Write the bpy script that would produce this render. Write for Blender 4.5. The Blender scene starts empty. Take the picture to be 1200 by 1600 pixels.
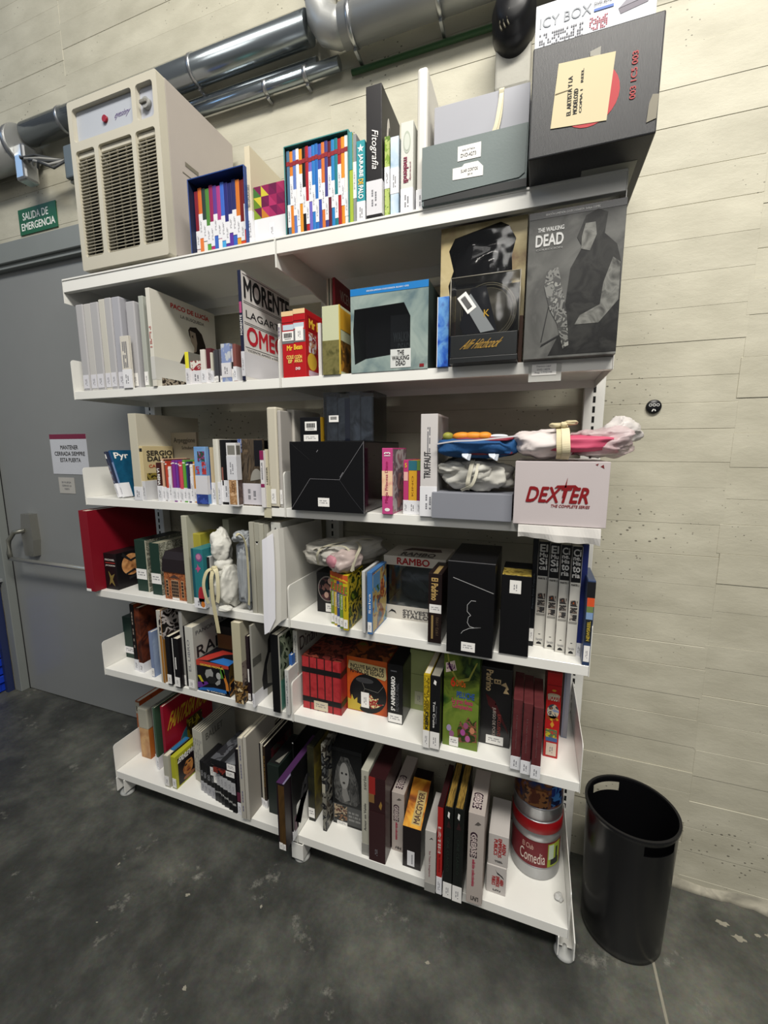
import bpy, bmesh, math, random
from mathutils import Vector, Matrix, noise
R = random.Random(7)
scn = bpy.context.scene
COL = scn.collection

# ---------------------------------------------------------------- camera
cam_d = bpy.data.cameras.new('camera'); cam = bpy.data.objects.new('camera', cam_d); COL.objects.link(cam)
cam_d.sensor_fit = 'VERTICAL'; cam_d.sensor_height = 36.0; cam_d.lens = 36.0*653.7/1600.0
cam_d.clip_start = 0.02; cam_d.clip_end = 60
yaw, pitch, roll = -0.344208, 0.152685, -0.001416
fw = Vector((math.sin(yaw)*math.cos(pitch), math.cos(yaw)*math.cos(pitch), -math.sin(pitch)))
rt0 = Vector((math.cos(yaw), -math.sin(yaw), 0)); up0 = rt0.cross(fw)
rt = rt0*math.cos(roll) + up0*math.sin(roll); up = up0*math.cos(roll) - rt0*math.sin(roll)
cam.matrix_world = Matrix(((rt.x, up.x, -fw.x, 1.8205), (rt.y, up.y, -fw.y, -1.2569), (rt.z, up.z, -fw.z, 1.5315), (0, 0, 0, 1)))
scn.camera = cam

# ---------------------------------------------------------------- light and exposure
def area(name, loc, target, sx, sy, power, color):
    d = bpy.data.lights.new(name, 'AREA'); d.shape = 'RECTANGLE'; d.size = sx; d.size_y = sy
    d.energy = power; d.color = color
    o = bpy.data.objects.new(name, d); COL.objects.link(o); o.location = loc
    o.rotation_euler = (Vector(target)-Vector(loc)).to_track_quat('-Z', 'Y').to_euler()
    return o
area('ceiling_tube_light', (2.3, -2.0, 4.7), (1.7, 0.3, 1.0), 3.0, 0.5, 192, (1.0, 0.96, 0.885))
area('room_fill_light', (2.6, -4.2, 3.6), (1.4, 0.2, 0.8), 2.4, 1.2, 30, (1.0, 0.97, 0.92))
area('high_window_light', (-3.2, -2.4, 4.6), (-0.2, 0.4, 2.8), 2.2, 1.0, 13, (0.36, 0.62, 1.0))
w = bpy.data.worlds.new('room_ambience'); scn.world = w; w.use_nodes = True
w.node_tree.nodes['Background'].inputs['Color'].default_value = (0.90, 0.92, 0.95, 1)
w.node_tree.nodes['Background'].inputs['Strength'].default_value = 0.13
vs = scn.view_settings; vs.view_transform = 'Standard'; vs.look = 'None'; vs.gamma = 1.0; vs.use_curve_mapping = False
vs.exposure = 0.36

# ---------------------------------------------------------------- materials
def lin(h):
    if not isinstance(h, str): return (*h, 1.0)
    h = h.lstrip('#'); c = [int(h[i:i+2], 16)/255 for i in (0, 2, 4)]
    return tuple((v/12.92 if v <= 0.04045 else ((v+0.055)/1.055)**2.4) for v in c) + (1.0,)
MATS = {}
def mat(col, rough=0.5, metal=0.0, bump=0.0, bscale=60.0, alpha=1.0, trans=0.0, coat=0.0, var=0.0, vscale=8.0, sheen=0.0):
    key = (col, rough, metal, bump, bscale, alpha, trans, coat, var, vscale)
    if key in MATS: return MATS[key]
    m = bpy.data.materials.new('paint_'+str(len(MATS))); m.use_nodes = True; nt = m.node_tree
    b = nt.nodes['Principled BSDF']; c = lin(col)
    b.inputs['Base Color'].default_value = c; b.inputs['Roughness'].default_value = rough
    b.inputs['Specular IOR Level'].default_value = .30 if rough >= .3 else .5
    b.inputs['Metallic'].default_value = metal; b.inputs['Alpha'].default_value = alpha
    b.inputs['Transmission Weight'].default_value = trans; b.inputs['Coat Weight'].default_value = coat
    tc = nt.nodes.new('ShaderNodeTexCoord')
    nz = nt.nodes.new('ShaderNodeTexNoise'); nz.inputs['Scale'].default_value = vscale; nz.inputs['Detail'].default_value = 6
    nt.links.new(tc.outputs['Object'], nz.inputs['Vector'])
    mx = nt.nodes.new('ShaderNodeMix'); mx.data_type = 'RGBA'; v = var if var else 0.05
    mx.inputs[6].default_value = tuple(x*(1-v) for x in c[:3])+(1,); mx.inputs[7].default_value = tuple(min(1, x*(1+v)) for x in c[:3])+(1,)
    nt.links.new(nz.outputs['Fac'], mx.inputs[0]); nt.links.new(mx.outputs[2], b.inputs['Base Color'])
    if bump:
        n2 = nt.nodes.new('ShaderNodeTexNoise'); n2.inputs['Scale'].default_value = bscale; n2.inputs['Detail'].default_value = 8
        nt.links.new(tc.outputs['Object'], n2.inputs['Vector'])
        bp = nt.nodes.new('ShaderNodeBump'); bp.inputs['Strength'].default_value = bump; bp.inputs['Distance'].default_value = 0.004
        nt.links.new(n2.outputs['Fac'], bp.inputs['Height']); nt.links.new(bp.outputs['Normal'], b.inputs['Normal'])
    MATS[key] = m; return m
def art(cols, scale=14.0, rough=0.3, detail=3.0, dist=0.6, soft=False, stretch=(1, 1, 1)):
    """printed artwork: blotches of the given colours"""
    key = ('art', tuple(cols), scale, rough, detail, dist, soft, stretch)
    if key in MATS: return MATS[key]
    m = bpy.data.materials.new('print_'+str(len(MATS))); m.use_nodes = True; nt = m.node_tree
    b = nt.nodes['Principled BSDF']; b.inputs['Roughness'].default_value = rough; b.inputs['Specular IOR Level'].default_value = .28
    tc = nt.nodes.new('ShaderNodeTexCoord'); mp = nt.nodes.new('ShaderNodeMapping'); mp.inputs['Scale'].default_value = stretch
    nz = nt.nodes.new('ShaderNodeTexNoise')
    nz.inputs['Scale'].default_value = scale; nz.inputs['Detail'].default_value = detail; nz.inputs['Distortion'].default_value = dist
    nt.links.new(tc.outputs['Object'], mp.inputs['Vector']); nt.links.new(mp.outputs['Vector'], nz.inputs['Vector'])
    r = nt.nodes.new('ShaderNodeValToRGB'); cr = r.color_ramp; cr.interpolation = 'LINEAR' if soft else 'CONSTANT'
    n = len(cols)
    while len(cr.elements) < n: cr.elements.new(0.5)
    for i, cc in enumerate(cols):
        cr.elements[i].position = 0.0 if (i == 0 and not soft) else 0.30 + 0.40*i/max(1, n-(1 if soft else 0)); cr.elements[i].color = lin(cc)
    nt.links.new(nz.outputs['Fac'], r.inputs['Fac']); nt.links.new(r.outputs['Color'], b.inputs['Base Color'])
    MATS[key] = m; return m
WHITE = mat('#dedcd6', 0.5); PAPER = mat('#e4e2de', 0.6); PAGES = mat('#cfc8b4', 0.8, var=0.12, vscale=200)
BLACK = mat('#0e0e10', 0.35); INK = mat('#1c1c1e', 0.6); GREYINK = mat('#77777c', 0.7); STEEL = mat('#e3e2dc', 0.28, coat=0.15)
RED = mat('#a3161c', 0.4); CREAM = mat('#cfc9b6', 0.55); SILVER = mat('#b4b6b8', 0.28, 0.9)
def film(tint='#ffffff', rough=0.08, gloss=0.10, see=0.97):
    """thin clear plastic: mostly see-through with a soft sheen"""
    m = bpy.data.materials.new('clear_plastic_'+str(len(MATS))); m.use_nodes = True; nt = m.node_tree; nt.nodes.clear()
    out = nt.nodes.new('ShaderNodeOutputMaterial'); t = nt.nodes.new('ShaderNodeBsdfTransparent'); g = nt.nodes.new('ShaderNodeBsdfGlossy'); mx = nt.nodes.new('ShaderNodeMixShader')
    fr = nt.nodes.new('ShaderNodeFresnel'); fr.inputs['IOR'].default_value = 1.35; ad = nt.nodes.new('ShaderNodeMath'); ad.operation = 'MULTIPLY_ADD'; ad.inputs[1].default_value = .8; ad.inputs[2].default_value = gloss*.25
    tc = nt.nodes.new('ShaderNodeTexCoord'); nz = nt.nodes.new('ShaderNodeTexNoise'); nz.inputs['Scale'].default_value = 9; bp = nt.nodes.new('ShaderNodeBump'); bp.inputs['Strength'].default_value = .5; bp.inputs['Distance'].default_value = .01
    nt.links.new(tc.outputs['Object'], nz.inputs['Vector']); nt.links.new(nz.outputs['Fac'], bp.inputs['Height']); nt.links.new(bp.outputs['Normal'], g.inputs['Normal'])
    c = lin(tint); t.inputs['Color'].default_value = (c[0]*see, c[1]*see, c[2]*see, 1); g.inputs['Roughness'].default_value = rough
    nt.links.new(fr.outputs[0], ad.inputs[0]); nt.links.new(ad.outputs[0], mx.inputs[0]); nt.links.new(t.outputs[0], mx.inputs[1]); nt.links.new(g.outputs[0], mx.inputs[2]); nt.links.new(mx.outputs[0], out.inputs[0])
    MATS[('film', len(MATS))] = m; return m
FILM = film(see=.88)

# ---------------------------------------------------------------- mesh helpers
def obj(name, bm, m, parent=None, smooth=False, mats=None):
    me = bpy.data.meshes.new(name); bm.normal_update(); bm.to_mesh(me); bm.free()
    for q in (mats or [m]): me.materials.append(q)
    if smooth:
        for p in me.polygons: p.use_smooth = True
    o = bpy.data.objects.new(name, me); COL.objects.link(o)
    if parent is not None: o.parent = parent
    return o
def tag(o, label=None, cat=None, group=None, kind=None):
    if label: o['label'] = label
    if cat: o['category'] = cat
    if group: o['group'] = group
    if kind: o['kind'] = kind
    return o
def empty(name, loc, rz=0.0, label=None, cat=None, group=None, rx=0.0, ry=0.0):
    o = bpy.data.objects.new(name, None); COL.objects.link(o); o.location = loc; o.rotation_euler = (rx, ry, rz)
    o.empty_display_size = 0.05
    return tag(o, label, cat, group)
def add_box(bm, x0, x1, y0, y1, z0, z1, bev=0.0, seg=2, mi=0):
    r = bmesh.ops.create_cube(bm, size=1.0)
    vs_ = r['verts']
    for v in vs_: v.co = Vector((x0+(v.co.x+.5)*(x1-x0), y0+(v.co.y+.5)*(y1-y0), z0+(v.co.z+.5)*(z1-z0)))
    fs = set(f for v in vs_ for f in v.link_faces)
    for f in fs: f.material_index = mi
    if bev > 0:
        bev = min(bev, 0.45*min(abs(x1-x0), abs(y1-y0), abs(z1-z0)))
        es = list(set(e for v in vs_ for e in v.link_edges))
        bmesh.ops.bevel(bm, geom=es, offset=bev, segments=seg, affect='EDGES', profile=0.5)
def box(name, b6, m, parent=None, bev=0.0015, seg=2):
    bm = bmesh.new(); add_box(bm, *b6, bev=bev, seg=seg); return obj(name, bm, m, parent)
def prism(bm, pts, a, b, axis='x', mi=0):
    """pts: outline in the two other axes, extruded from a to b along axis"""
    def mk(p, t):
        if axis == 'x': return (t, p[0], p[1])
        if axis == 'y': return (p[0], t, p[1])
        return (p[0], p[1], t)
    A = [bm.verts.new(mk(p, a)) for p in pts]; B = [bm.verts.new(mk(p, b)) for p in pts]
    n = len(pts); fs = [bm.faces.new(A[::-1]), bm.faces.new(B)]
    for i in range(n): fs.append(bm.faces.new((A[i], A[(i+1) % n], B[(i+1) % n], B[i])))
    for f in fs: f.material_index = mi
    bmesh.ops.recalc_face_normals(bm, faces=fs)
    return fs
def lathe(bm, prof, cx=0, cy=0, n=40, mi=0, sx=1.0, sy=1.0, close=False):
    rings = []
    for (r, z) in prof:
        rings.append([bm.verts.new((cx+sx*r*math.cos(2*math.pi*i/n), cy+sy*r*math.sin(2*math.pi*i/n), z)) for i in range(n)])
    for a, b in zip(rings, rings[1:]):
        for i in range(n):
            f = bm.faces.new((a[i], a[(i+1) % n], b[(i+1) % n], b[i])); f.material_index = mi; f.smooth = True
    if close:
        bm.faces.new(rings[0][::-1]).material_index = mi; bm.faces.new(rings[-1]).material_index = mi
def tube(bm, pts, rad, n=20, cap=True, mi=0):
    pts = [Vector(p) for p in pts]; rings = []
    ref = Vector((0, 0, 1))
    for i, p in enumerate(pts):
        d = (pts[min(i+1, len(pts)-1)]-pts[max(i-1, 0)]).normalized()
        a = d.cross(ref)
        if a.length < 1e-3: a = d.cross(Vector((0, 1, 0)))
        a.normalize(); b = d.cross(a); ref = -b if False else ref
        rr = rad[i] if isinstance(rad, (list, tuple)) else rad
        rings.append([bm.verts.new(p + a*rr*math.cos(2*math.pi*k/n) + b*rr*math.sin(2*math.pi*k/n)) for k in range(n)])
    for r0, r1 in zip(rings, rings[1:]):
        for k in range(n):
            f = bm.faces.new((r0[k], r0[(k+1) % n], r1[(k+1) % n], r1[k])); f.smooth = True; f.material_index = mi
    if cap: bm.faces.new(rings[0]); bm.faces.new(rings[-1][::-1])
    bmesh.ops.recalc_face_normals(bm, faces=bm.faces)
TXT = {}
def text_data(s, bold):
    k = (s, bold)
    if k in TXT: return TXT[k]
    cu = bpy.data.curves.new('lettering', 'FONT'); cu.body = s; cu.resolution_u = 3; cu.offset = bold
    cu.align_x = 'CENTER'; cu.space_line = 0.85
    o = bpy.data.objects.new('lettering', cu); COL.objects.link(o)
    dg = bpy.context.evaluated_depsgraph_get(); me = bpy.data.meshes.new_from_object(o.evaluated_get(dg))
    V = [v.co.xy.copy() for v in me.vertices]; F = [tuple(p.vertices) for p in me.polygons]
    bpy.data.objects.remove(o); bpy.data.curves.remove(cu); bpy.data.meshes.remove(me)
    xs = [v.x for v in V]; ys = [v.y for v in V]
    TXT[k] = (V, F, min(xs), max(xs), min(ys), max(ys)); return TXT[k]
def lettering(name, s, P0, U, V, rect, m, parent, rot=0, bold=0.0, lift=0.0006, shear=0.0, th=0.0003):
    bold = .05 if bold > .1 else min(bold, .03)
    """fit text into rect (u0,v0,u1,v1 metres) of the plane P0 + u*U + v*V"""
    vs_, fs, x0, x1, y0, y1 = text_data(s, 0.0); u0, v0, u1, v1 = rect; N = U.cross(V)
    bm = bmesh.new()
    for k_, (ox, oy) in enumerate(((-bold, 0), (bold, 0), (0, bold), (0, -bold)) if bold > .005 else ((0, 0),)):    # heavier strokes
        vv = []
        for p in vs_:
            a = (p.x+ox-x0+bold)/(x1-x0+2*bold); b = (p.y+oy-y0+bold)/(y1-y0+2*bold)
            a = (a + shear*(b-0.5))
            if rot == 90: a, b = 1-b, a
            elif rot == -90: a, b = b, 1-a
            vv.append(bm.verts.new(P0 + U*(u0+a*(u1-u0)) + V*(v0+b*(v1-v0)) + N*(lift+.00002*k_)))
        for f in fs:
            try: bm.faces.new([vv[i] for i in f])
            except ValueError: pass
    r = bmesh.ops.extrude_face_region(bm, geom=bm.faces[:])
    bmesh.ops.translate(bm, vec=N*th, verts=[g for g in r['geom'] if isinstance(g, bmesh.types.BMVert)])
    bmesh.ops.recalc_face_normals(bm, faces=bm.faces)
    return obj(name, bm, m, parent)
def flatshape(bm, P0, U, V, pts, lift=0.0004, th=0.0003, mi=0):
    N = U.cross(V)
    A = [bm.verts.new(P0+U*a+V*b+N*(lift-0.0004)) for a, b in pts]; B = [bm.verts.new(P0+U*a+V*b+N*(lift+th)) for a, b in pts]
    n = len(pts); fs = [bm.faces.new(B)]
    for i in range(n): fs.append(bm.faces.new((A[i], A[(i+1) % n], B[(i+1) % n], B[i])))
    for f in fs: f.material_index = mi
    bmesh.ops.recalc_face_normals(bm, faces=fs)

class Item:
    """one boxy thing on a shelf; F front, R right side, L left side, T top, all measured as fractions of that face"""
    def __init__(s, name, label, cat, g, d, m, kind='box', group=None, rz=0.0, lean=0.0, bev=0.0012, body=None, gap=0.0006, side=None, tip=0.0):
        x0, x1, y, z, h = g; s.w = max(0.003, x1-x0-gap); s.h = h; s.d = d
        s.root = empty(name, (x0, y, z), rz, label, cat, group, ry=lean, rx=tip); w = s.w
        if kind == 'box':
            s.body = box(body or 'case', (0, w, 0, d, 0, h), m, s.root, bev)
        elif kind == 'book':
            t = min(0.0025, w*0.2)
            bm = bmesh.new(); add_box(bm, 0, w, 0, t, 0, h, 0.0006, 1)
            mi = 1 if side else 0
            add_box(bm, 0, t, t*.5, d, 0, h, 0.0004, 1, mi); add_box(bm, w-t, w, t*.5, d, 0, h, 0.0004, 1, mi)
            s.body = obj('cover', bm, m, s.root, mats=[m]+([side] if side else []))
            e = min(0.003, h*.03)
            box('pages', (t, w-t, t, d-e, e, h-e), PAGES, s.root, 0)
        elif kind == 'dvd':
            s.body = box('plastic_case', (0, w, 0, d, 0, h), mat('#1a1b1e', 0.25, coat=0.4), s.root, 0.002)
            s.rect('printed_sleeve', 'F', .10, .02, .90, .98, m); 
            s.rect('cover_art', 'R', .05, .02, .98, .98, side or m)
        elif kind == 'clearcase':
            s.body = box('plastic_case', (0, w, 0, d, 0, h), mat('#c4c7ca', 0.2, coat=0.3), s.root, 0.002)
            s.rect('printed_sleeve', 'F', .12, .03, .88, .97, m)
            s.rect('cover_art', 'R', .05, .02, .98, .98, side or m)
    def frame(s, f):
        w, h, d = s.w, s.h, s.d; X, Y, Z = Vector((1, 0, 0)), Vector((0, 1, 0)), Vector((0, 0, 1))
        return {'F': (Vector((0, 0, 0)), X, Z, w, h), 'R': (Vector((w, 0, 0)), Y, Z, d, h),
                'L': (Vector((0, d, 0)), -Y, Z, d, h), 'T': (Vector((0, 0, h)), X, Y, w, d),
                'B': (Vector((0, d, 0)), X, -Y, w, d)}[f]
    def rect(s, name, f, u0, v0, u1, v1, m, lift=0.0004, label=None, r=0):
        return s.poly(name, f, [(u0, v0), (u1, v0), (u1, v1), (u0, v1)], m, lift, label)
    def poly(s, name, f, pts, m, lift=0.0004, label=None):
        P, U, V, a, b = s.frame(f); bm = bmesh.new()
        flatshape(bm, P, U, V, [(u*a, v*b) for u, v in pts], lift)
        o = obj(name, bm, m, s.root)
        if label: o['label'] = label
        return o
    def ell(s, name, f, cu, cv, ru, rv, m, lift=0.0004, n=28, a0=0, a1=360):
        pts = [(cu+ru*math.cos(math.radians(a0+(a1-a0)*i/n)), cv+rv*math.sin(math.radians(a0+(a1-a0)*i/n))) for i in range(n if a1-a0 == 360 else n+1)]
        return s.poly(name, f, pts, m, lift)
    def text(s, t, f, u0, v0, u1, v1, m, rot=0, bold=0.0, name='title', lift=0.0009, shear=0.0):
        P, U, V, a, b = s.frame(f)
        return lettering(name, t, P, U, V, (u0*a, v0*b, u1*a, v1*b), m, s.root, rot, bold, lift, shear)
    def sticker(s, f, u0, v0, u1, v1, bars='v', m=None, name='sticker', lift=0.0010):
        """library label with rows of tiny print"""
        P, U, V, a, b = s.frame(f); bm = bmesh.new()
        flatshape(bm, P, U, V, [(u0*a, v0*b), (u1*a, v0*b), (u1*a, v1*b), (u0*a, v1*b)], lift)
        W, H = (u1-u0)*a, (v1-v0)*b
        if bars == 'v' and H > 0.012:      # print running up the spine
            for k, (c, l0, l1) in enumerate(((.36, .30, .70), (.56, .22, .80))):
                q0, q1 = (u0*a+W*c, u0*a+W*(c+.09)); n = 7
                for i in range(n):
                    if (i*3+k) % 5 == 4: continue
                    z0 = v0*b+H*(l0+(l1-l0)*i/n)
                    flatshape(bm, P, U, V, [(q0, z0), (q1, z0), (q1, z0+H*(l1-l0)/n*.7), (q0, z0+H*(l1-l0)/n*.7)], lift+.0004, mi=1)
        elif bars == 'h':
            for k, c in enumerate((.62, .38)):
                n = 9
                for i in range(n):
                    if (i*3+k) % 5 == 4: continue
                    x0 = u0*a+W*(.15+.7*i/n)
                    flatshape(bm, P, U, V, [(x0, v0*b+H*c), (x0+W*.055, v0*b+H*c), (x0+W*.055, v0*b+H*(c+.10)), (x0, v0*b+H*(c+.10))], lift+.0004, mi=1)
        elif bars == 'code':
            n = 16
            for i in range(n):
                x0 = u0*a+W*(.12+.76*i/n); ww = W*(.018+.016*((i*7) % 3))
                flatshape(bm, P, U, V, [(x0, v0*b+H*.32), (x0+ww, v0*b+H*.32), (x0+ww, v0*b+H*.82), (x0, v0*b+H*.82)], lift+.0004, mi=1)
            for i in range(9):
                x0 = u0*a+W*(.2+.6*i/9)
                flatshape(bm, P, U, V, [(x0, v0*b+H*.14), (x0+W*.04, v0*b+H*.14), (x0+W*.04, v0*b+H*.23), (x0, v0*b+H*.23)], lift+.0004, mi=1)
        return obj(name, bm, m or PAPER, s.root, mats=[m or PAPER, GREYINK if bars != 'code' else INK])
    def band(s, v0, v1, depth=1.0, m=None, name='paper_label', bars=True):
        """paper label wrapped round the spine and on to the side face"""
        m = m or mat('#d9d9dc', 0.55); w, h = s.w, s.h; e = .0007
        bm = bmesh.new(); add_box(bm, -e*0.6, w+e*0.6, -e, s.d*depth, v0*h, v1*h, .0003, 1)
        H = (v1-v0)*h
        if bars:
            P, U, V, a, b = s.frame('F')
            for k, c in enumerate((.34, .56)):
                for i in range(7):
                    if (i*3+k) % 5 == 4: continue
                    z0 = v0*h+H*(.25+.5*i/7)
                    flatshape(bm, P, U, V, [(w*c, z0), (w*(c+.1), z0), (w*(c+.1), z0+H*.05), (w*c, z0+H*.05)], e+.0003, mi=1)
        return obj(name, bm, m, s.root, mats=[m, GREYINK])
    def prints(s, f, u0, v0, u1, v1, rows, cols, m, rot=0, name='small_print', dens=.8):
        """rows of tiny unreadable print"""
        P, U, V, a, b = s.frame(f); bm = bmesh.new()
        for r_ in range(rows):
            for c in range(cols):
                if R.random() > dens: continue
                if rot: uu0 = u0+(u1-u0)*(r_+.2)/rows; uu1 = uu0+(u1-u0)*.55/rows; vv0 = v0+(v1-v0)*c/cols; vv1 = vv0+(v1-v0)*.75/cols
                else: vv0 = v0+(v1-v0)*(r_+.2)/rows; vv1 = vv0+(v1-v0)*.55/rows; uu0 = u0+(u1-u0)*c/cols; uu1 = uu0+(u1-u0)*.75/cols
                flatshape(bm, P, U, V, [(uu0*a, vv0*b), (uu1*a, vv0*b), (uu1*a, vv1*b), (uu0*a, vv1*b)], .0009)
        return obj(name, bm, m, s.root)
def lump(name, c, r, m, parent=None, seed=0, nu=48, nv=32, p=0.6, amp=0.12, fr=2.2, crease=0.06, flat=None):
    """soft wrapped bundle: a rounded block pulled into flat folded facets"""
    bm = bmesh.new(); rings = []; rl = random.Random(seed*7+1); facets = []
    nf = 46 if crease > .07 else (26 if crease > .03 else 0)
    for _ in range(nf):
        n_ = Vector((rl.gauss(0, 1), rl.gauss(0, 1), rl.gauss(0, 1))).normalized(); facets.append((n_, rl.uniform(.80, .97)))
    def sg(a, e): return math.copysign(abs(a)**e, a)
    for j in range(nv+1):
        th = -math.pi/2+math.pi*j/nv; ring = []
        for i in range(nu):
            ph = 2*math.pi*i/nu
            d = Vector((math.cos(th)*math.cos(ph), math.cos(th)*math.sin(ph), math.sin(th)))
            v = Vector((sg(math.cos(th), p)*sg(math.cos(ph), p), sg(math.cos(th), p)*sg(math.sin(ph), p), sg(math.sin(th), p)))
            k = 1.0
            for n_, q in facets:
                t = n_.dot(d)
                if t > .3: k = min(k, q/t)
            n1 = noise.noise(v*fr+Vector((seed, seed*2.1, 0))); n3 = noise.noise(v*fr*.8+Vector((0, seed, 9)))
            w_ = 1-min(1, abs(noise.noise(d*2.2+Vector((n3, n1, seed))*.8))*5)
            k *= 1 + amp*n1 + crease*.55*w_*w_
            q = Vector((v.x*r[0]*k, v.y*r[1]*k, v.z*r[2]*k))
            if flat is not None: q.z = max(q.z, -r[2]*flat)
            ring.append(bm.verts.new(Vector(c)+q))
        rings.append(ring)
    for a, b in zip(rings, rings[1:]):
        for i in range(nu): bm.faces.new((a[i], a[(i+1) % nu], b[(i+1) % nu], b[i]))
    bmesh.ops.remove_doubles(bm, verts=bm.verts, dist=1e-5)
    bmesh.ops.recalc_face_normals(bm, faces=bm.faces)
    return obj(name, bm, m, parent, True)
def ribbon(name, pts, wid, m, parent, side=(1, 0, 0), th=0.0012):
    pts = [Vector(p) for p in pts]; bm = bmesh.new(); S = Vector(side).normalized()
    # smooth the polyline
    P = []
    for i in range(len(pts)-1):
        p0 = pts[max(i-1, 0)]; p1 = pts[i]; p2 = pts[i+1]; p3 = pts[min(i+2, len(pts)-1)]
        for k in range(5):
            t = k/5; P.append(0.5*((2*p1)+(p2-p0)*t+(2*p0-5*p1+4*p2-p3)*t*t+(3*p1-p0-3*p2+p3)*t**3))
    P.append(pts[-1]); rows = []
    for i, q in enumerate(P):
        d = (P[min(i+1, len(P)-1)]-P[max(i-1, 0)]).normalized(); s_ = (S-d*S.dot(d)).normalized(); n = d.cross(s_)
        rows.append([bm.verts.new(q+s_*wid/2*a+n*th/2*b) for a, b in ((-1, -1), (1, -1), (1, 1), (-1, 1))])
    for a, b in zip(rows, rows[1:]):
        for k in range(4): bm.faces.new((a[k], a[(k+1) % 4], b[(k+1) % 4], b[k]))
    bm.faces.new(rows[0][::-1]); bm.faces.new(rows[-1]); bmesh.ops.recalc_face_normals(bm, faces=bm.faces)
    return obj(name, bm, m, parent)

# ================================================================ THE ROOM
WALLM = mat('#cdc7b8', 0.75, bump=0.35, bscale=35, var=0.05, vscale=3)
def wall_material():
    m = bpy.data.materials.new('painted_board_concrete'); m.use_nodes = True; nt = m.node_tree; L = nt.links
    b = nt.nodes['Principled BSDF']; b.inputs['Roughness'].default_value = 0.62
    tc = nt.nodes.new('ShaderNodeTexCoord'); geo = nt.nodes.new('ShaderNodeNewGeometry')
    mp = nt.nodes.new('ShaderNodeMapping'); mp.inputs['Scale'].default_value = (1.0, 1.0, 2.0); L.new(tc.outputs['Object'], mp.inputs['Vector'])
    n1 = nt.nodes.new('ShaderNodeTexNoise'); n1.inputs['Scale'].default_value = 5; n1.inputs['Detail'].default_value = 10; L.new(mp.outputs['Vector'], n1.inputs['Vector'])
    ramp = nt.nodes.new('ShaderNodeValToRGB'); ramp.color_ramp.elements[0].position = .3; ramp.color_ramp.elements[1].position = .7
    ramp.color_ramp.elements[0].color = lin('#a9a593'); ramp.color_ramp.elements[1].color = lin('#bdb9a7'); L.new(n1.outputs['Fac'], ramp.inputs['Fac'])
    hsv = nt.nodes.new('ShaderNodeHueSaturation'); mr = nt.nodes.new('ShaderNodeMapRange'); mr.inputs[3].default_value = .97; mr.inputs[4].default_value = 1.03
    L.new(geo.outputs['Random Per Island'], mr.inputs[0]); L.new(mr.outputs[0], hsv.inputs['Value']); L.new(ramp.outputs['Color'], hsv.inputs['Color'])
    vo = nt.nodes.new('ShaderNodeTexVoronoi'); vo.inputs['Scale'].default_value = 21; mf = nt.nodes.new('ShaderNodeMapping'); mf.inputs['Scale'].default_value = (1, 1, 1.5); mf.inputs['Rotation'].default_value = (math.pi/2, 0, 0); vo.voronoi_dimensions = '2D'; L.new(tc.outputs['Object'], mf.inputs['Vector']); L.new(mf.outputs['Vector'], vo.inputs['Vector'])
    n3 = nt.nodes.new('ShaderNodeTexNoise'); n3.inputs['Scale'].default_value = 4; L.new(tc.outputs['Object'], n3.inputs['Vector'])
    pm = nt.nodes.new('ShaderNodeMapRange'); pm.inputs[1].default_value = .50; pm.inputs[2].default_value = .72; pm.inputs[3].default_value = .0; pm.inputs[4].default_value = .10; L.new(n3.outputs['Fac'], pm.inputs[0])
    lt = nt.nodes.new('ShaderNodeMath'); lt.operation = 'LESS_THAN'; L.new(vo.outputs['Distance'], lt.inputs[0]); L.new(pm.outputs[0], lt.inputs[1])
    mx = nt.nodes.new('ShaderNodeMix'); mx.data_type = 'RGBA'; L.new(lt.outputs[0], mx.inputs[0]); L.new(hsv.outputs['Color'], mx.inputs[6]); mx.inputs[7].default_value = lin('#6e6a5e')
    L.new(mx.outputs[2], b.inputs['Base Color'])
    n2 = nt.nodes.new('ShaderNodeTexNoise'); n2.inputs['Scale'].default_value = 9; n2.inputs['Detail'].default_value = 12; n2.inputs['Roughness'].default_value = .7; L.new(mp.outputs['Vector'], n2.inputs['Vector'])
    sb = nt.nodes.new('ShaderNodeMath'); sb.operation = 'MULTIPLY_ADD'; sb.inputs[1].default_value = -0.6; L.new(lt.outputs[0], sb.inputs[0]); L.new(n2.outputs['Fac'], sb.inputs[2])
    bp = nt.nodes.new('ShaderNodeBump'); bp.inputs['Strength'].default_value = .42; bp.inputs['Distance'].default_value = .005; L.new(sb.outputs[0], bp.inputs['Height']); L.new(bp.outputs['Normal'], b.inputs['Normal'])
    return m
WM = wall_material(); YW = 0.42; FL = -0.13
bm = bmesh.new(); rw = random.Random(3)
seams = [-4.2, -2.9, -1.62, -0.43, 1.0, 2.42, 3.85, 5.2]
for a, b in zip(seams, seams[1:]):
    z = FL-0.02+rw.uniform(-.04, 0); hlist = []
    while z < 4.6:
        hh = rw.choice([.085, .10, .105, .11, .125]); z1 = z+hh; xa, xb = a+rw.uniform(-.006, .004), b+.004
        off = rw.uniform(-.0015, .0015); segs = [(xa, xb)]
        if z < 2.655 and z1 > -1:
            o0, o1 = -1.50, -0.03; ns = []
            for s0, s1 in segs:
                if z1 <= 2.66 or z < 2.60:
                    if s0 < o0: ns.append((s0, min(s1, o0)))
                    if s1 > o1: ns.append((max(s0, o1), s1))
                else: ns.append((s0, s1))
            segs = ns
            if z < 2.655 < z1 and a > -1.7 and a < 1: z = 2.655 if not segs else z
        for s0, s1 in segs:
            if s1-s0 > .02: add_box(bm, s0, s1, YW+off, YW+.06, max(z, FL-.02), z1-.0003, rw.choice([.0005, .0009, .0015]), 1)
        z = z1
add_box(bm, -1.54, 0.0, YW, YW+.06, 2.655, 2.70, .001, 1)
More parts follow.
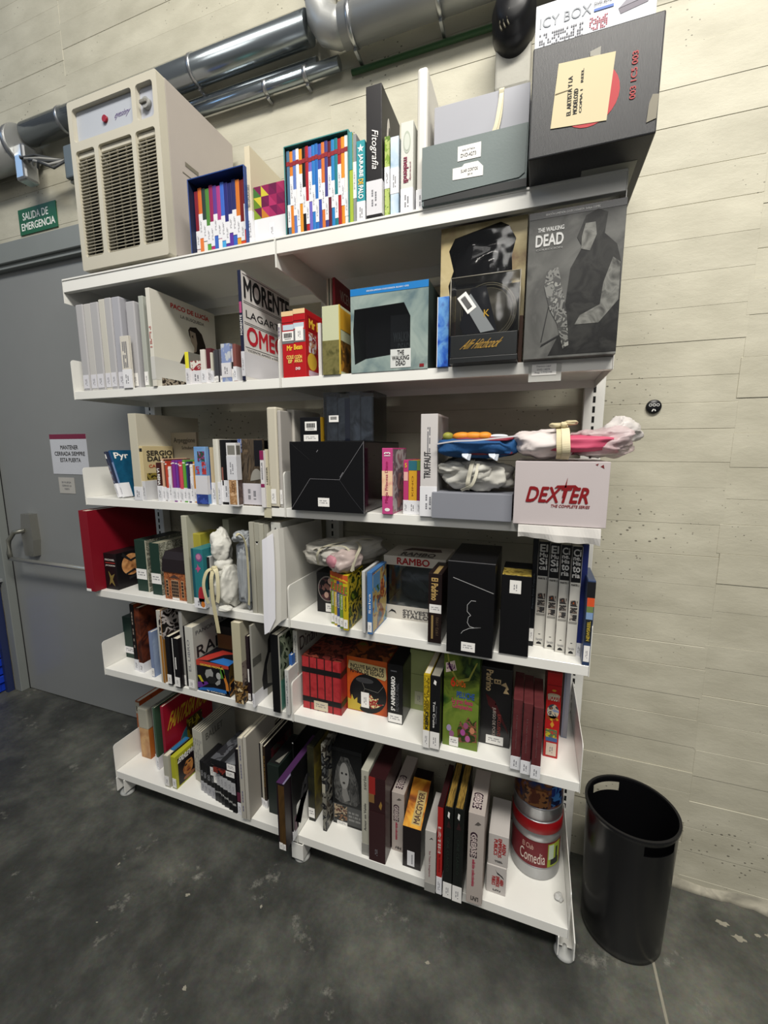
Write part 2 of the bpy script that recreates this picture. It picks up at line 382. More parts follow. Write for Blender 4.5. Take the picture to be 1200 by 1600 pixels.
add_box(bm, -4.2, -1.50, YW+.02, YW+.14, FL-.02, 4.6); add_box(bm, -.03, 5.2, YW+.02, YW+.14, FL-.02, 4.6); add_box(bm, -1.7, 0, YW+.02, YW+.14, 2.67, 4.6)
tag(obj('wall_back', bm, WM), kind='structure')

def floor_material():
    m = bpy.data.materials.new('polished_dark_concrete'); m.use_nodes = True; nt = m.node_tree; L = nt.links
    b = nt.nodes['Principled BSDF']
    tc = nt.nodes.new('ShaderNodeTexCoord')
    n1 = nt.nodes.new('ShaderNodeTexNoise'); n1.inputs['Scale'].default_value = 2.3; n1.inputs['Detail'].default_value = 14; n1.inputs['Roughness'].default_value = .68; n1.inputs['Distortion'].default_value = .1
    L.new(tc.outputs['Object'], n1.inputs['Vector'])
    r = nt.nodes.new('ShaderNodeValToRGB'); cr = r.color_ramp; cr.elements.new(.5); cr.elements.new(.62)
    for e, (p_, c) in zip(cr.elements, ((.33, '#2d2e2a'), (.46, '#40413d'), (.56, '#54554f'), (.70, '#717167'))): e.position = p_; e.color = lin(c)
    L.new(n1.outputs['Fac'], r.inputs['Fac'])
    n2 = nt.nodes.new('ShaderNodeTexNoise'); n2.inputs['Scale'].default_value = 90; n2.inputs['Detail'].default_value = 4; L.new(tc.outputs['Object'], n2.inputs['Vector'])
    mx = nt.nodes.new('ShaderNodeMix'); mx.data_type = 'RGBA'; mx.blend_type = 'MULTIPLY'; mx.inputs[0].default_value = .35
    L.new(r.outputs['Color'], mx.inputs[6]); L.new(n2.outputs['Color'], mx.inputs[7])
    # pale scuffs
    n4 = nt.nodes.new('ShaderNodeTexNoise'); n4.inputs['Scale'].default_value = 7; n4.inputs['Detail'].default_value = 10; n4.inputs['Roughness'].default_value = .75; L.new(tc.outputs['Object'], n4.inputs['Vector'])
    mr = nt.nodes.new('ShaderNodeMapRange'); mr.inputs[1].default_value = .60; mr.inputs[2].default_value = .76; L.new(n4.outputs['Fac'], mr.inputs[0])
    m2 = nt.nodes.new('ShaderNodeMix'); m2.data_type = 'RGBA'; L.new(mr.outputs[0], m2.inputs[0]); L.new(mx.outputs[2], m2.inputs[6]); m2.inputs[7].default_value = lin('#8f8d84')
    L.new(m2.outputs[2], b.inputs['Base Color'])
    r2 = nt.nodes.new('ShaderNodeMapRange'); r2.inputs[3].default_value = .30; r2.inputs[4].default_value = .55; L.new(n1.outputs['Fac'], r2.inputs[0]); L.new(r2.outputs[0], b.inputs['Roughness'])
    bp = nt.nodes.new('ShaderNodeBump'); bp.inputs['Strength'].default_value = .22; bp.inputs['Distance'].default_value = .006; n5 = nt.nodes.new('ShaderNodeTexNoise'); n5.inputs['Scale'].default_value = 22; n5.inputs['Detail'].default_value = 12; n5.inputs['Roughness'].default_value = .7; L.new(tc.outputs['Object'], n5.inputs['Vector']); L.new(n5.outputs['Fac'], bp.inputs['Height']); L.new(bp.outputs['Normal'], b.inputs['Normal'])
    return m
bm = bmesh.new(); add_box(bm, -4.2, 5.2, -4.0, YW+.14, FL-.1, FL)
add_box(bm, 2.262, 2.270, -4.0, 0.30, FL-.001, FL+.0006, mi=1)      # pale filled joint
rf = random.Random(5)
def blot(cx, cy, r, e=1.0, a=0.0):
    pts = []
    for i in range(14):
        t = 2*math.pi*i/14; k = r*(1+.35*rf.uniform(-1, 1)); x, y = k*math.cos(t)*e, k*math.sin(t)
        pts.append((cx+x*math.cos(a)-y*math.sin(a), cy+x*math.sin(a)+y*math.cos(a)))
    fs = bm.faces.new([bm.verts.new((p_[0], p_[1], FL+.0005)) for p_ in pts]); fs.material_index = 1
for i in range(16): blot(2.52+.05*i+rf.uniform(-.02, .02), .30+rf.uniform(-.045, .03), rf.uniform(.004, .011), 1.8)      # paint drips along the wall
for i in range(7): blot(rf.uniform(.3, 1.6), rf.uniform(-.6, -.15), rf.uniform(.002, .006), 1.6, rf.uniform(0, 3))
bmesh.ops.recalc_face_normals(bm, faces=[f for f in bm.faces])
tag(obj('floor', bm, None, mats=[floor_material(), mat('#8e8a7c', 0.6, var=.25, vscale=30)]), kind='structure')
# splashed paint and mortar at the foot of the wall
bm = bmesh.new(); xs = [2.30+i*.035 for i in range(60)]
prev = None
for i, x in enumerate(xs):
    yb = YW-.016-.05*max(0, noise.noise(Vector((x*3, 0, 0))))-.02*abs(noise.noise(Vector((x*14, 3, 0))))
    zt = FL+.02+.045*abs(noise.noise(Vector((x*2, 7, 0))))
    ring = [bm.verts.new(c) for c in ((x, YW+.01, zt), (x, YW-.006, zt-.006), (x, (yb+YW)/2, FL+.008), (x, yb, FL+.0005), (x, YW+.01, FL-.01))]
    if prev:
        for k in range(4): bm.faces.new((prev[k], prev[k+1], ring[k+1], ring[k]))
    prev = ring
bmesh.ops.recalc_face_normals(bm, faces=bm.faces)
tag(obj('baseboard_back', bm, art(['#6d6a60', '#8d897b', '#a8a393', '#77736a'], 9, .7, 8, .5, True), None, True), kind='structure')

# door with frame
DG = mat('#868887', 0.30, coat=0.15, bump=.03, bscale=300, var=.03)
FG = mat('#7f8380', 0.45, var=.05)
door = empty('door_1', (-1.43, YW+.04, FL)); tag(door, kind='structure')
box('door_leaf', (0, 1.30, 0, .05, 0.004, 2.683), DG, door, .002)
bm = bmesh.new()
add_box(bm, -.066, -.002, -.052, .09, 0, 2.79, .003, 1); add_box(bm, 1.302, 1.395, -.045, .09, 0, 2.79, .003, 1); add_box(bm, -.066, 1.395, -.052, .09, 2.687, 2.79, .003, 1)
add_box(bm, -.02, 1.32, -.035, .0, 2.665, 2.687, .001, 1); add_box(bm, -.0035, .0035, -.003, .0, 0, 2.68, 0, 1, 1)
obj('door_frame', bm, FG, door, mats=[FG, mat('#141414', .8)])
bar = empty('panic_bar', (-1.305, YW+.04, 0.965)); bar.parent = door; bar.location = (0.262, 0, 1.118)
bm = bmesh.new()
prism(bm, [(-.045, -.135), (.035, -.135), (.052, -.03), (.045, .135), (-.035, .135), (-.055, .02)], -.045, 0, 'y'); obj('housing', bm, mat('#9b9a92', 0.3, .7), bar)
bm = bmesh.new(); tube(bm, [(-.02, -.04, .03), (-.07, -.075, .02), (-.095, -.095, -.03), (-.097, -.10, -.11), (-.09, -.10, -.145)], .014); obj('lever_arm', bm, mat('#77776f', 0.35, .6), bar)
bm = bmesh.new(); tube(bm, [(-.10, -.10, -.145), (.94, -.10, -.145)], .0125); obj('push_rail', bm, mat('#b5b4ac', 0.3, .6), bar)

# notices
def sheet(name, label, cat, x0, x1, z0, z1, y, m, th=.0015):
    r = empty(name, (x0, y, z0), 0, label, cat); W, H = x1-x0, z1-z0
    box('sheet', (0, W, -th, 0, 0, H), m, r, 0)
    return r, W, H
XV, ZV = Vector((1, 0, 0)), Vector((0, 0, 1))
def stext(r, s, u0, v0, u1, v1, m, bold=0.0, name='lettering', y=-.0017): return lettering(name, s, Vector((0, y, 0)), XV, ZV, (u0, v0, u1, v1), m, r, 0, bold)
r_, W, H = sheet('door_notice', 'white paper notice with a maroon header asking to keep the door closed', 'notice', -.916, -.607, 1.378, 1.612, YW+.039, mat('#c9cbd0', .6))
box('header_strip', (0, W, -.0022, -.0015, H-.028, H), mat('#7a2c45', .5), r_, 0)
stext(r_, 'MANTENER', W*.28, .146, W*.76, .170, INK, .01); stext(r_, 'CERRADA SIEMPRE', W*.10, .109, W*.93, .133, INK, .01); stext(r_, 'ESTA PUERTA', W*.24, .072, W*.80, .096, INK, .01)
r_, W, H = sheet('torn_note', 'small torn paper note taped to the door below the maroon-headed notice', 'notice', -.880, -.745, 1.262, 1.358, YW+.039, mat('#b5b2ab', .7, var=.15))
stext(r_, 'SE RUEGA', W*.2, .062, W*.8, .072, GREYINK); stext(r_, 'CERRAR LA', W*.2, .042, W*.8, .052, GREYINK); stext(r_, 'PUERTA', W*.35, .022, W*.65, .032, GREYINK)
r_, W, H = sheet('emergency_exit_sign', 'green sign on the wall above the door reading SALIDA DE EMERGENCIA', 'sign', -.880, -.583, 2.675, 2.800, YW-.003, mat('#1c5a38', .4), .004)
r_.location.y = YW-.0025
stext(r_, 'SALIDA DE', .035, .068, W-.06, .105, mat('#e8ebe4', .5), .015, y=-.0042); stext(r_, 'EMERGENCIA', .018, .018, W-.014, .055, mat('#e8ebe4', .5), .015, y=-.0042)

# counter and blue crates at the left edge
r_ = empty('grey_counter', (-1.95, .10, FL), 0, 'grey ledge with a dark blue side panel, left of the door above blue crates', 'counter')
box('ledge', (0, .485, .16, .315, .785, .805), mat('#8b8f90', .4), r_, .002); box('side_panel', (.415, .442, .27, .31, 0, .784), mat('#2b3458', .3), r_, .001)
CR = mat('#1c3fc0', .35, coat=.2)
for k in range(5):
    z = FL+k*.119
    r_ = empty('blue_crate', (-1.866, .150, z), 0, '%s blue plastic crate in the stack left of the door' % ['bottom', 'second lowest', 'middle', 'second highest', 'topmost'][k], 'crate', 'blue crates stacked by the door')
    bm = bmesh.new(); add_box(bm, 0, .31, 0, .25, 0, .008, .002); add_box(bm, 0, .31, 0, .008, 0, .11, .002); add_box(bm, 0, .31, .242, .25, 0, .11, .002); add_box(bm, 0, .008, .008, .242, 0, .11, .002); add_box(bm, .302, .31, .008, .242, 0, .11, .002)
    obj('crate_body', bm, CR, r_)
    bm = bmesh.new(); add_box(bm, -.008, .326, -.012, 0, .070, .118, .004); add_box(bm, -.008, .326, .25, .258, .070, .118, .004); add_box(bm, .31, .326, 0, .25, .070, .118, .004); add_box(bm, .31, .320, .05, .07, .01, .07); add_box(bm, .31, .320, .18, .20, .01, .07)
    obj('rim', bm, CR, r_)

# ---------------------------------------------------------------- pipes
GAL = mat('#98a0a5', 0.22, .92, bump=.05, bscale=20, var=.15, vscale=3)
GALD = mat('#a6a7a5', 0.42, .55, bump=.06, bscale=25, var=.1, vscale=4)
def pipe(name, label, x0, x1, z, r, m, y=.34, clamps=(), extra=None):
    root = empty(name, (x0, y, z), 0, label, 'pipe')
    bm = bmesh.new(); tube(bm, [(0, 0, 0), (x1-x0, 0, 0)], r, 32); obj('tube', bm, m, root)
    for c in clamps:
        bm = bmesh.new(); tube(bm, [(c-x0-.008, 0, 0), (c-x0+.008, 0, 0)], r+.004, 32); add_box(bm, c-x0-.006, c-x0+.006, r*.2, YW-y-.004, -r-.014, -r-.002, .001, 1)
        obj('clamp', bm, SILVER, root)
    return root
pipe('steel_pipe', 'wide shiny galvanised pipe running along the wall behind the heater', -.62, .955, 3.065, .050, GAL, .345, (.43, -.35))
pipe('steel_pipe', 'thin galvanised conduit below the wide pipe, behind the heater', .20, 1.06, 2.950, .022, GAL, .380, (.74, .92))
pipe('steel_pipe', 'second shiny pipe tucked between the wide pipe and the wall', -.2, .96, 2.994, .017, GAL, .398, ())
pd = pipe('drain_pipe', 'fat matt grey pipe with an elbow, running right from the riser', 1.10, 3.4, 3.012, .060, GALD, .33, (1.14, 1.45, 2.2))
bm = bmesh.new()
tube(bm, [(.04, 0, 0), (-.02, 0, .002), (-.06, 0, .02), (-.082, 0, .055), (-.088, 0, .10), (-.088, 0, 1.4)], .056, 28); obj('elbow_and_riser', bm, GALD, pd)
bm = bmesh.new(); tube(bm, [(-.088, 0, .12), (-.088, 0, .135)], .062, 28); obj('collar', bm, GALD, pd)
pipe('green_conduit', 'thin dark green cable conduit under the fat grey pipe', 1.10, 3.4, 2.925, .010, mat('#2c4a2c', .4), .404)
jd = pipe('duct_pipe', 'wide dull duct with an open flange at the far left of the wall', -2.6, -.64, 3.012, .085, GALD, .33)
bm = bmesh.new(); tube(bm, [(1.93, 0, 0), (1.955, 0, 0)], .088, 32); obj('flange', bm, SILVER, jd)
tag(jd, 'wide dull duct ending in a flange at the left, beyond the heater', 'pipe')
r_ = empty('cable_bunch', (-.55, .30, 2.90), 0, 'bunch of tangled cable ends between duct flange and junction box', 'cable')
rc = random.Random(2)
for k in range(5):
    bm = bmesh.new(); p0 = Vector((-.08+.03*k, .0, .05-.02*k)); tube(bm, [p0, p0+Vector((.05, -.03, -.04+.01*k)), p0+Vector((.12, -.01, -.03)), (.20, .04, -.015+.004*k)], .006, 10); obj('cable', bm, mat(['#3b3d3f', '#8b8b88'][k % 2], .5), r_)
bm = bmesh.new(); add_box(bm, -.10, -.03, -.02, .05, -.07, .09, .012); obj('cable_clamp', bm, SILVER, r_)
r_ = empty('junction_box', (-.36, .34, 2.87), 0, 'grey junction box on a concrete block left of the heater', 'junction box')
box('lid', (0, .085, -.02, .0, -.065, .075), mat('#5d676d', .5), r_, .006); box('housing', (.0, .10, 0, .0795, -.075, .085), mat('#a5a79b', .6), r_, .006)
bm = bmesh.new(); tube(bm, [(.10, .01, 0), (.28, .01, .005)], .018, 14); obj('cable_gland', bm, mat('#2a2c2e', .5), r_)

# siren on the wall
r_ = empty('alarm_siren', (1.69, YW, 2.772), 0, 'black round alarm siren on a grey base, high on the wall', 'siren')
box('mounting_base', (-.055, .055, -.09, 0, -.095, .03), mat('#9f9d94', .7, bump=.3, bscale=50, var=.15), r_, .008)
bm = bmesh.new(); lathe(bm, [(.0, .10), (.018, .099), (.03, .088), (.045, .086), (.055, .07), (.058, .05), (.066, .045), (.068, .0), (.060, -.012), (0, -.012)], n=40)
bmesh.ops.rotate(bm, cent=(0, 0, 0), matrix=Matrix.Rotation(math.radians(78), 3, 'X'), verts=bm.verts); bmesh.ops.scale(bm, vec=(1, 1, 1.35), verts=bm.verts); bmesh.ops.translate(bm, vec=(0, -.075, .075), verts=bm.verts); bmesh.ops.recalc_face_normals(bm, faces=bm.faces)
obj('sounder_dome', bm, mat('#131315', .38), r_, True)
bm = bmesh.new()
for k in range(3):
    pts = [(-.012-.011*k+.004*math.sin(t*.9), -.165+.006*k, .05+.035*math.cos(.5+t*.26)+.012*k*0) for t in range(9)]
    tube(bm, pts, .0022, 8)
obj('grille_slots', bm, mat('#5e5a4c', .5), r_)
# round badge on the wall
r_ = empty('round_badge', (2.189, YW-.003, 1.667), 0, 'small round black badge with white marks on the right wall', 'badge')
bm = bmesh.new(); lathe(bm, [(0, .006), (.021, .006), (.023, .003), (.023, -.001)], n=32); bmesh.ops.rotate(bm, cent=(0, 0, 0), matrix=Matrix.Rotation(math.radians(90), 3, 'X'), verts=bm.verts); bmesh.ops.recalc_face_normals(bm, faces=bm.faces); obj('disc', bm, mat('#17181a', .35), r_)
bm = bmesh.new()
for cx in (-.011, 0, .011):
    for t in range(12):
        a, b = 2*math.pi*t/12, 2*math.pi*(t+1)/12
        bm.faces.new([bm.verts.new((cx+q*math.cos(an), -.0066, .005+q*math.sin(an))) for q, an in ((.0048, a), (.0048, b), (.0032, b), (.0032, a))])
flatshape(bm, Vector((0, -.0066, 0)), XV, ZV, [(-.007, -.016), (-.003, -.016), (.001, -.008), (-.003, -.008)], 0); flatshape(bm, Vector((0, -.0066, 0)), XV, ZV, [(.003, -.015), (.007, -.015), (.004, -.009), (.001, -.009)], 0)
obj('badge_marks', bm, mat('#d8d8d4', .5), r_)

# waste bin
r_ = empty('waste_bin', (2.182, .183, FL), 0, 'black plastic waste bin with two handle slots on the floor at right', 'bin')
bm = bmesh.new(); N = 64; H = .475
def br(z): return .124+.012*(z/H)
levels = [0.0, .006, .03, .15, .30, .415, .42, .455, .46, H-.006, H]
for out in (True, False):
    rings = []
    for z in levels:
        rr = br(z) + (.0025 if out and z > H-.008 else 0) - (0 if out else .003)
        if z == 0: rr -= .006
        rings.append([bm.verts.new((rr*math.cos(2*math.pi*i/N), rr*.96*math.sin(2*math.pi*i/N), z+(0 if out else .003*(z < .01)))) for i in range(N)])
    for j in range(len(levels)-1):
        for i in range(N):
            a = (i+.5)/N*360
            slot = levels[j] >= .42 and levels[j+1] <= .455 and (abs(a-118) < 22 or abs(a-298) < 22)
            if slot: continue
            f = bm.faces.new((rings[j][i], rings[j][(i+1) % N], rings[j+1][(i+1) % N], rings[j+1][i])); f.smooth = True
    bm.faces.new(rings[0])
    if out: o_rings = rings
for i in range(N): bm.faces.new((o_rings[-1][i], o_rings[-1][(i+1) % N], rings[-1][(i+1) % N], rings[-1][i]))
bmesh.ops.recalc_face_normals(bm, faces=bm.faces)
obj('bin_body', bm, mat('#0c0c0e', 0.24), r_)
bm = bmesh.new()
for i in range(N):
    a, b = 2*math.pi*i/N, 2*math.pi*(i+1)/N
    q = [(br(H)+.0045), (br(H)-.0035)]
    o_ = [[bm.verts.new((k*math.cos(t), k*.96*math.sin(t), z)) for k, z in ((q[0], H-.006), (q[0], H+.002), (q[1], H+.002), (q[1], H-.006))] for t in (a, b)]
    for k in range(4): f = bm.faces.new((o_[0][k], o_[0][(k+1) % 4], o_[1][(k+1) % 4], o_[1][k])); f.smooth = False
bmesh.ops.remove_doubles(bm, verts=bm.verts, dist=1e-5); bmesh.ops.recalc_face_normals(bm, faces=bm.faces)
obj('rim', bm, mat('#141416', 0.3), r_)

# ================================================================ SHELVING
SZ = [2.196, 1.763, 1.321, .908, .529, 0.0]
su = empty('shelving_unit', (1.0, .2, FL), 0, 'white metal double-bay shelving unit with six rows against the wall', 'shelf')
def sp(name, bm, m=STEEL, parent=None, mats=None, off=True):
    bmesh.ops.translate(bm, vec=(-1.0, -.2, -FL), verts=bm.verts); return obj(name, bm, m, parent or su, mats=mats)
for X in (0.0, 1.0, 2.0):
    bm = bmesh.new(); add_box(bm, X-.032, X+.032, .362, .405, FL+.012, 2.24, .002, 1)
    z = .05
    while z < 2.2:
        add_box(bm, X-.004, X+.004, .3612, .3625, z, z+.021, 0, 1, 1); z += .0333
    sp('upright', bm, mats=[STEEL, mat('#141414', .8)])
    bm = bmesh.new(); dx = {0.0: .026, 1.0: .0, 2.0: -.006}[X]
    for s_ in (-1, 1): add_box(bm, X+dx+s_*.024-.002, X+dx+s_*.024+.002, -.004, .362, -.105, -.036, .0006, 1)
    add_box(bm, X+dx-.026, X+dx+.026, -.004 if X == 1.0 else .03, .362, -.107, -.103, .0006, 1)
    if X == 1.0: add_box(bm, X-.026, X+.026, -.006, -.003, -.107, -.036, .0006, 1)
    foot = sp('base_foot', bm)
    bm = bmesh.new(); lathe(bm, [(0, FL), (.031, FL), (.033, FL+.006), (.028, FL+.012), (.010, FL+.014), (.006, -.10), (0, -.10)], X+dx, .03, 28); bmesh.ops.recalc_face_normals(bm, faces=bm.faces)
    sp('levelling_pad', bm, mat('#9a9b98', .5), foot)
def roundrect(y0, y1, z0, z1, r):
    pts = [(y0, z0), (y1, z0), (y1, z1)]
    for k in range(5): a = math.pi/2+math.pi/2*k/4; pts.append((y0+r+r*math.cos(a), z1-r+r*math.sin(a)))
    return pts
for i, z in enumerate(SZ):
    lip = .047 if i == 0 else (.036 if i == 5 else .032)
    for X in (0.0, 1.0):
        bm = bmesh.new(); x0, x1 = X+.0035, X+.9965
        add_box(bm, x0, x1, .0012, .36, z-.008, z, .0, 2); add_box(bm, x0, x1, 0, .0025, z-lip, z-.0001, .0008, 1); add_box(bm, x0, x1, .357, .36, z-lip, z-.002, .0005, 1)
        add_box(bm, x0, x1, .0025, .018, z-lip, z-lip+.002, 0, 1)
        if i == 0: add_box(bm, x0, x1, -.003, .0, z-.005, z+.0015, .0008, 1)
        sh = sp('shelf_board', bm)
        for s_ in (0, 1):
            xx = X+.0012+s_*.9966
            bm = bmesh.new()
            if i == 0: prism(bm, [(0, z-.001), (0, z-.087), (.03, z-.087), (.20, z-.082), (.36, z-.10), (.36, z-.001)], xx-.0009, xx+.0009)
            else: prism(bm, roundrect(-.002, .36, z-lip, z+(.128 if i != 5 else .135), .014), xx-.0009, xx+.0009)
            sp('side_bracket', bm)
for z0, z1, y0 in ((2.13, 2.178, .385),):
    for X in (0, 1):
        bm = bmesh.new(); add_box(bm, X+.032, X+.968, y0, y0+.015, z0, z1, .002, 1); sp('cross_brace', bm)

# heater on top of the shelving
x0, x1, z0, z1 = .135, .566, 2.197, 2.782
hp = empty('room_heater', (x0, 0.0, z0), 0, 'big beige metal room heater with three louvred grilles on the top shelf', 'heater')
W, H, D = x1-x0, z1-z0, .375; BG = mat('#b9b4a4', .45, bump=.05, bscale=300, var=.04); SIDE = mat('#a8a099', .5, bump=.15, bscale=400, var=.04)
bm = bmesh.new(); add_box(bm, 0.0005, W-.0005, .0295, D, .022, H-.001, .003); obj('cabinet', bm, SIDE, hp)
def rr_pts(x0, x1, z0, z1, r, n=5):
    p = []
    for cx, cz, a0 in ((x1-r, z0+r, -90), (x1-r, z1-r, 0), (x0+r, z1-r, 90), (x0+r, z0+r, 180)):
        for k in range(n+1): a = math.radians(a0+90*k/n); p.append((cx+r*math.cos(a), cz+r*math.sin(a)))
    return p
def holed(bm, outer, holes, y0, y1):
    loops = [outer]+holes; es = []
    for lp in loops:
        vv = [bm.verts.new((u, y0, v)) for u, v in lp]; es += [bm.edges.new((vv[i], vv[(i+1) % len(vv)])) for i in range(len(vv))]
    r = bmesh.ops.triangle_fill(bm, edges=es, use_beauty=True, use_dissolve=False)
    def ins(p, pts):
        c = False
        for i in range(len(pts)):
            (xa, ya), (xb, yb) = pts[i], pts[i-1]
            if (ya > p[1]) != (yb > p[1]) and p[0] < (xb-xa)*(p[1]-ya)/(yb-ya)+xa: c = not c
        return c
    dead = [f for f in bm.faces if any(ins((f.calc_center_median().x, f.calc_center_median().z), hp_) for hp_ in holes)]
    bmesh.ops.delete(bm, geom=dead, context='FACES_ONLY')
    rr = bmesh.ops.extrude_face_region(bm, geom=bm.faces[:]); bmesh.ops.translate(bm, vec=(0, y1-y0, 0), verts=[q for q in rr['geom'] if isinstance(q, bmesh.types.BMVert)])
    bmesh.ops.recalc_face_normals(bm, faces=bm.faces)
bm = bmesh.new(); GR = ((.022, .118), (.138, W-.130), (W-.112, W-.022)); ZT = H-.165
holed(bm, rr_pts(0, W, .012, H, .008), [rr_pts(a, b, .058, ZT, .012) for a, b in GR]+[rr_pts(.022, W-.116, H-.135, H-.026, .012), rr_pts(W-.096, W-.020, H-.135, H-.026, .012)], -.006, .029)
obj('front_frame', bm, BG, hp)
DK_ = mat('#0c0c0c', .9)
for g0, g1 in GR:
    bm = bmesh.new(); add_box(bm, g0+.001, g1-.001, .0285, .0295, .059, ZT-.001, 0, 1, 1)
    n = 29; top = ZT-.020
    for k in range(n):
        z = .066+(top-.066)*k/n
        prism(bm, [(.0, z), (.001, z-.0022), (.010, z+.0018), (.009, z+.004)], g0+.001, g1-.001)
    k = g0+.030
    while k < g1-.012: add_box(bm, k, k+.003, .009, .013, .06, top); k += .042
    add_box(bm, g0+.001, g1-.001, .004, .012, top, ZT-.001, .002, 1); add_box(bm, g0+.001, g1-.001, .004, .012, .059, .066, .001, 1)
    obj('grille', bm, BG, hp, mats=[BG, DK_])
box('control_panel', (.0225, W-.1165, .010, .028, H-.1345, H-.0265), mat('#a9adb4', .5), hp, 0); box('switch_panel', (W-.0955, W-.0205, .012, .028, H-.1345, H-.0265), mat('#a6a9b2', .5), hp, 0)
def knob(x, z, r, m, nm, d=.02, y=.010):
    bm = bmesh.new(); tube(bm, [(x, y, z), (x, y-d, z)], r, 24); obj(nm, bm, m, hp)
knob(.17, H-.082, .011, mat('#8a1420', .3), 'indicator_lamp', .008); knob(W-.062, H-.082, .017, mat('#8f8f8c', .4), 'dial', .014, .012); box('dial_pointer', (W-.082, W-.052, -.008, .0, H-.086, H-.074), mat('#77756e', .4), hp, .003)
P0 = Vector((0, .0099, 0)); lettering('script_logo', 'eyesinny', P0, XV, ZV, (.215, H-.094, .285, H-.070), mat('#5c4a78', .5), hp, 0, 0, .0002, .3)
bm = bmesh.new()
add_box(bm, W, W+.0008, .10, .165, H*.60, H*.60+.014); add_box(bm, W, W+.0008, .085, .16, H*.55, H*.55+.003); obj('side_slot', bm, mat('#6f6a5e', .6), hp)
bm = bmesh.new()
for xx in (.03, W-.05, W*.5): add_box(bm, xx, xx+.02, .05, .32, 0, .024, .003)
obj('feet', bm, mat('#8f8b80', .5), hp)

# ================================================================ TOP ROW
ORD = ['first', 'second', 'third', 'fourth', 'fifth', 'sixth', 'seventh', 'eighth', 'ninth', 'tenth', 'eleventh', 'twelfth', 'thirteenth', 'fourteenth', 'fifteenth', 'sixteenth', 'seventeenth', 'eighteenth', 'nineteenth', 'twentieth']
LABELW = mat('#d7d6d8', 0.5); LILAC = mat('#b2b0ba', .5)
def slip(name, label, g, d, outer, inner, stripe=None):
    """open-fronted cardboard slipcase"""
    x0, x1, y, z, h = g; w = x1-x0; r = empty(name, (x0, y, z), 0, label, 'slipcase'); t = .003
    bm = bmesh.new(); add_box(bm, 0, t, 0, d, 0, h, .0005, 1); add_box(bm, w-t, w, 0, d, 0, h, .0005, 1); add_box(bm, t, w-t, 0, d, 0, t); add_box(bm, t, w-t, 0, d, h-t, h); add_box(bm, t, w-t, d-t, d, t, h-t)
    obj('slipcase_shell', bm, outer, r); bm = bmesh.new(); add_box(bm, t, w-t, d-t*2, d-t, t, h-t); add_box(bm, t, t+.0006, .002, d-t*2, t, h-t); add_box(bm, w-t-.0006, w-t, .002, d-t*2, t, h-t); obj('lining', bm, inner, r)
    return r, w
g = (0.6556, 0.8887, 0.0050, 2.1960, 0.2388)
sc, W = slip('slipcase', 'navy blue open slipcase full of slim coloured books beside the heater', g, .17, mat('#24407c', .4), mat('#15203c', .5))
cols = ['#7a2430', '#c8662a', '#2c3a33', '#4c7d35', '#8b2350', '#5b3a86', '#a03a78', '#3d62b8', '#2b2a6b', '#27285e', '#2a2d60', '#c6702c', '#6d1f1c', '#771c20']
names = ['dark red', 'orange', 'blackish green', 'green', 'crimson', 'purple', 'magenta', 'bright blue', 'indigo', 'navy', 'dark navy', 'orange', 'maroon', 'dark red']
xs = [g[0]+.006+(W-.013)*i/14 for i in range(15)]
bc = ['#d8d3cf', '#d9783a', '#ded8ce', '#5a9a3a', '#b02a6a', '#3a62b0', '#e0ddd8', '#4aa0d0', '#5a3490', '#5a3490', '#3560b0', '#d89a30', '#d8502a', '#c8382a']
for i in range(14):
    it = Item('slim_book', '%s slim book, %s from the left in the navy slipcase' % (names[i], ORD[i]), 'book', (xs[i], xs[i+1], .028, g[3]+.004, g[4]*.87+.004*((i*5) % 3)), .13, mat(cols[i], .35), 'box', 'slim books in the navy slipcase', body='cover')
    lo = .06+.05*((i*3) % 4); it.rect('printed_foot', 'F', 0, .0, 1, lo+.04, mat(bc[i], .4)); it.band(lo+.05, lo+.33+.04*((i*5) % 3), .3)
# cream boxed book and patterned packet
it = Item('boxed_book', 'tall cream boxed book between the navy slipcase and the multicoloured set', 'book', (0.8827, 0.9031, 0.0200, 2.1960, 0.2983), .30, mat('#c9bfa6', .5), 'book')
it.text('Sony', 'R', .30, .46, .52, .54, mat('#55504a', .5), bold=.02); it.rect('grey_plate', 'R', .28, .44, .56, .50, mat('#7a7678', .5)); it.band(0, .36, .12)
it.text('RECOPILATORIO', 'F', .25, .40, .75, .62, GREYINK, rot=90, name='spine_title')
it.text('Sony Music', 'R', .30, .45, .54, .49, PAPER, name='small_title', lift=.0012)
tri = Item('patterned_box', 'small box with magenta and yellow triangle pattern over a white paper label', 'box', (0.9041, 1.0228, 0.0300, 2.1960, 0.1795), .05, mat('#8e2450', .4), tip=0)
tc = [['#7a8f2c', '#b8762c', '#9a2a58', '#7d1f4c', '#8e2450'], ['#5b7a28', '#5f1c40', '#a52e5e', '#6a1a46', '#95264f'], ['#3f6b35', '#c2b43a', '#6a1a46', '#8e2450', '#7a1f4a'], ['#55702a', '#6e2148', '#84204c', '#5f1c40', '#a0305a']]
for r_ in range(3):
    for c in range(4):
        u0, u1, v0, v1 = c/4, (c+1)/4, .46+r_*.18, .46+(r_+1)*.18
        tri.poly('triangle', 'F', [(u0, v0), (u1, v0), (u0, v1)], mat(tc[r_][c], .4)); tri.poly('triangle', 'F', [(u1, v0), (u1, v1), (u0, v1)], mat(tc[(r_+1) % 4][c+1], .4))
tri.band(0, .46, .98, bars=False); tri.sticker('F', .48, .1, .66, .36, 'v', mat('#dddce0', .5), lift=.0014)
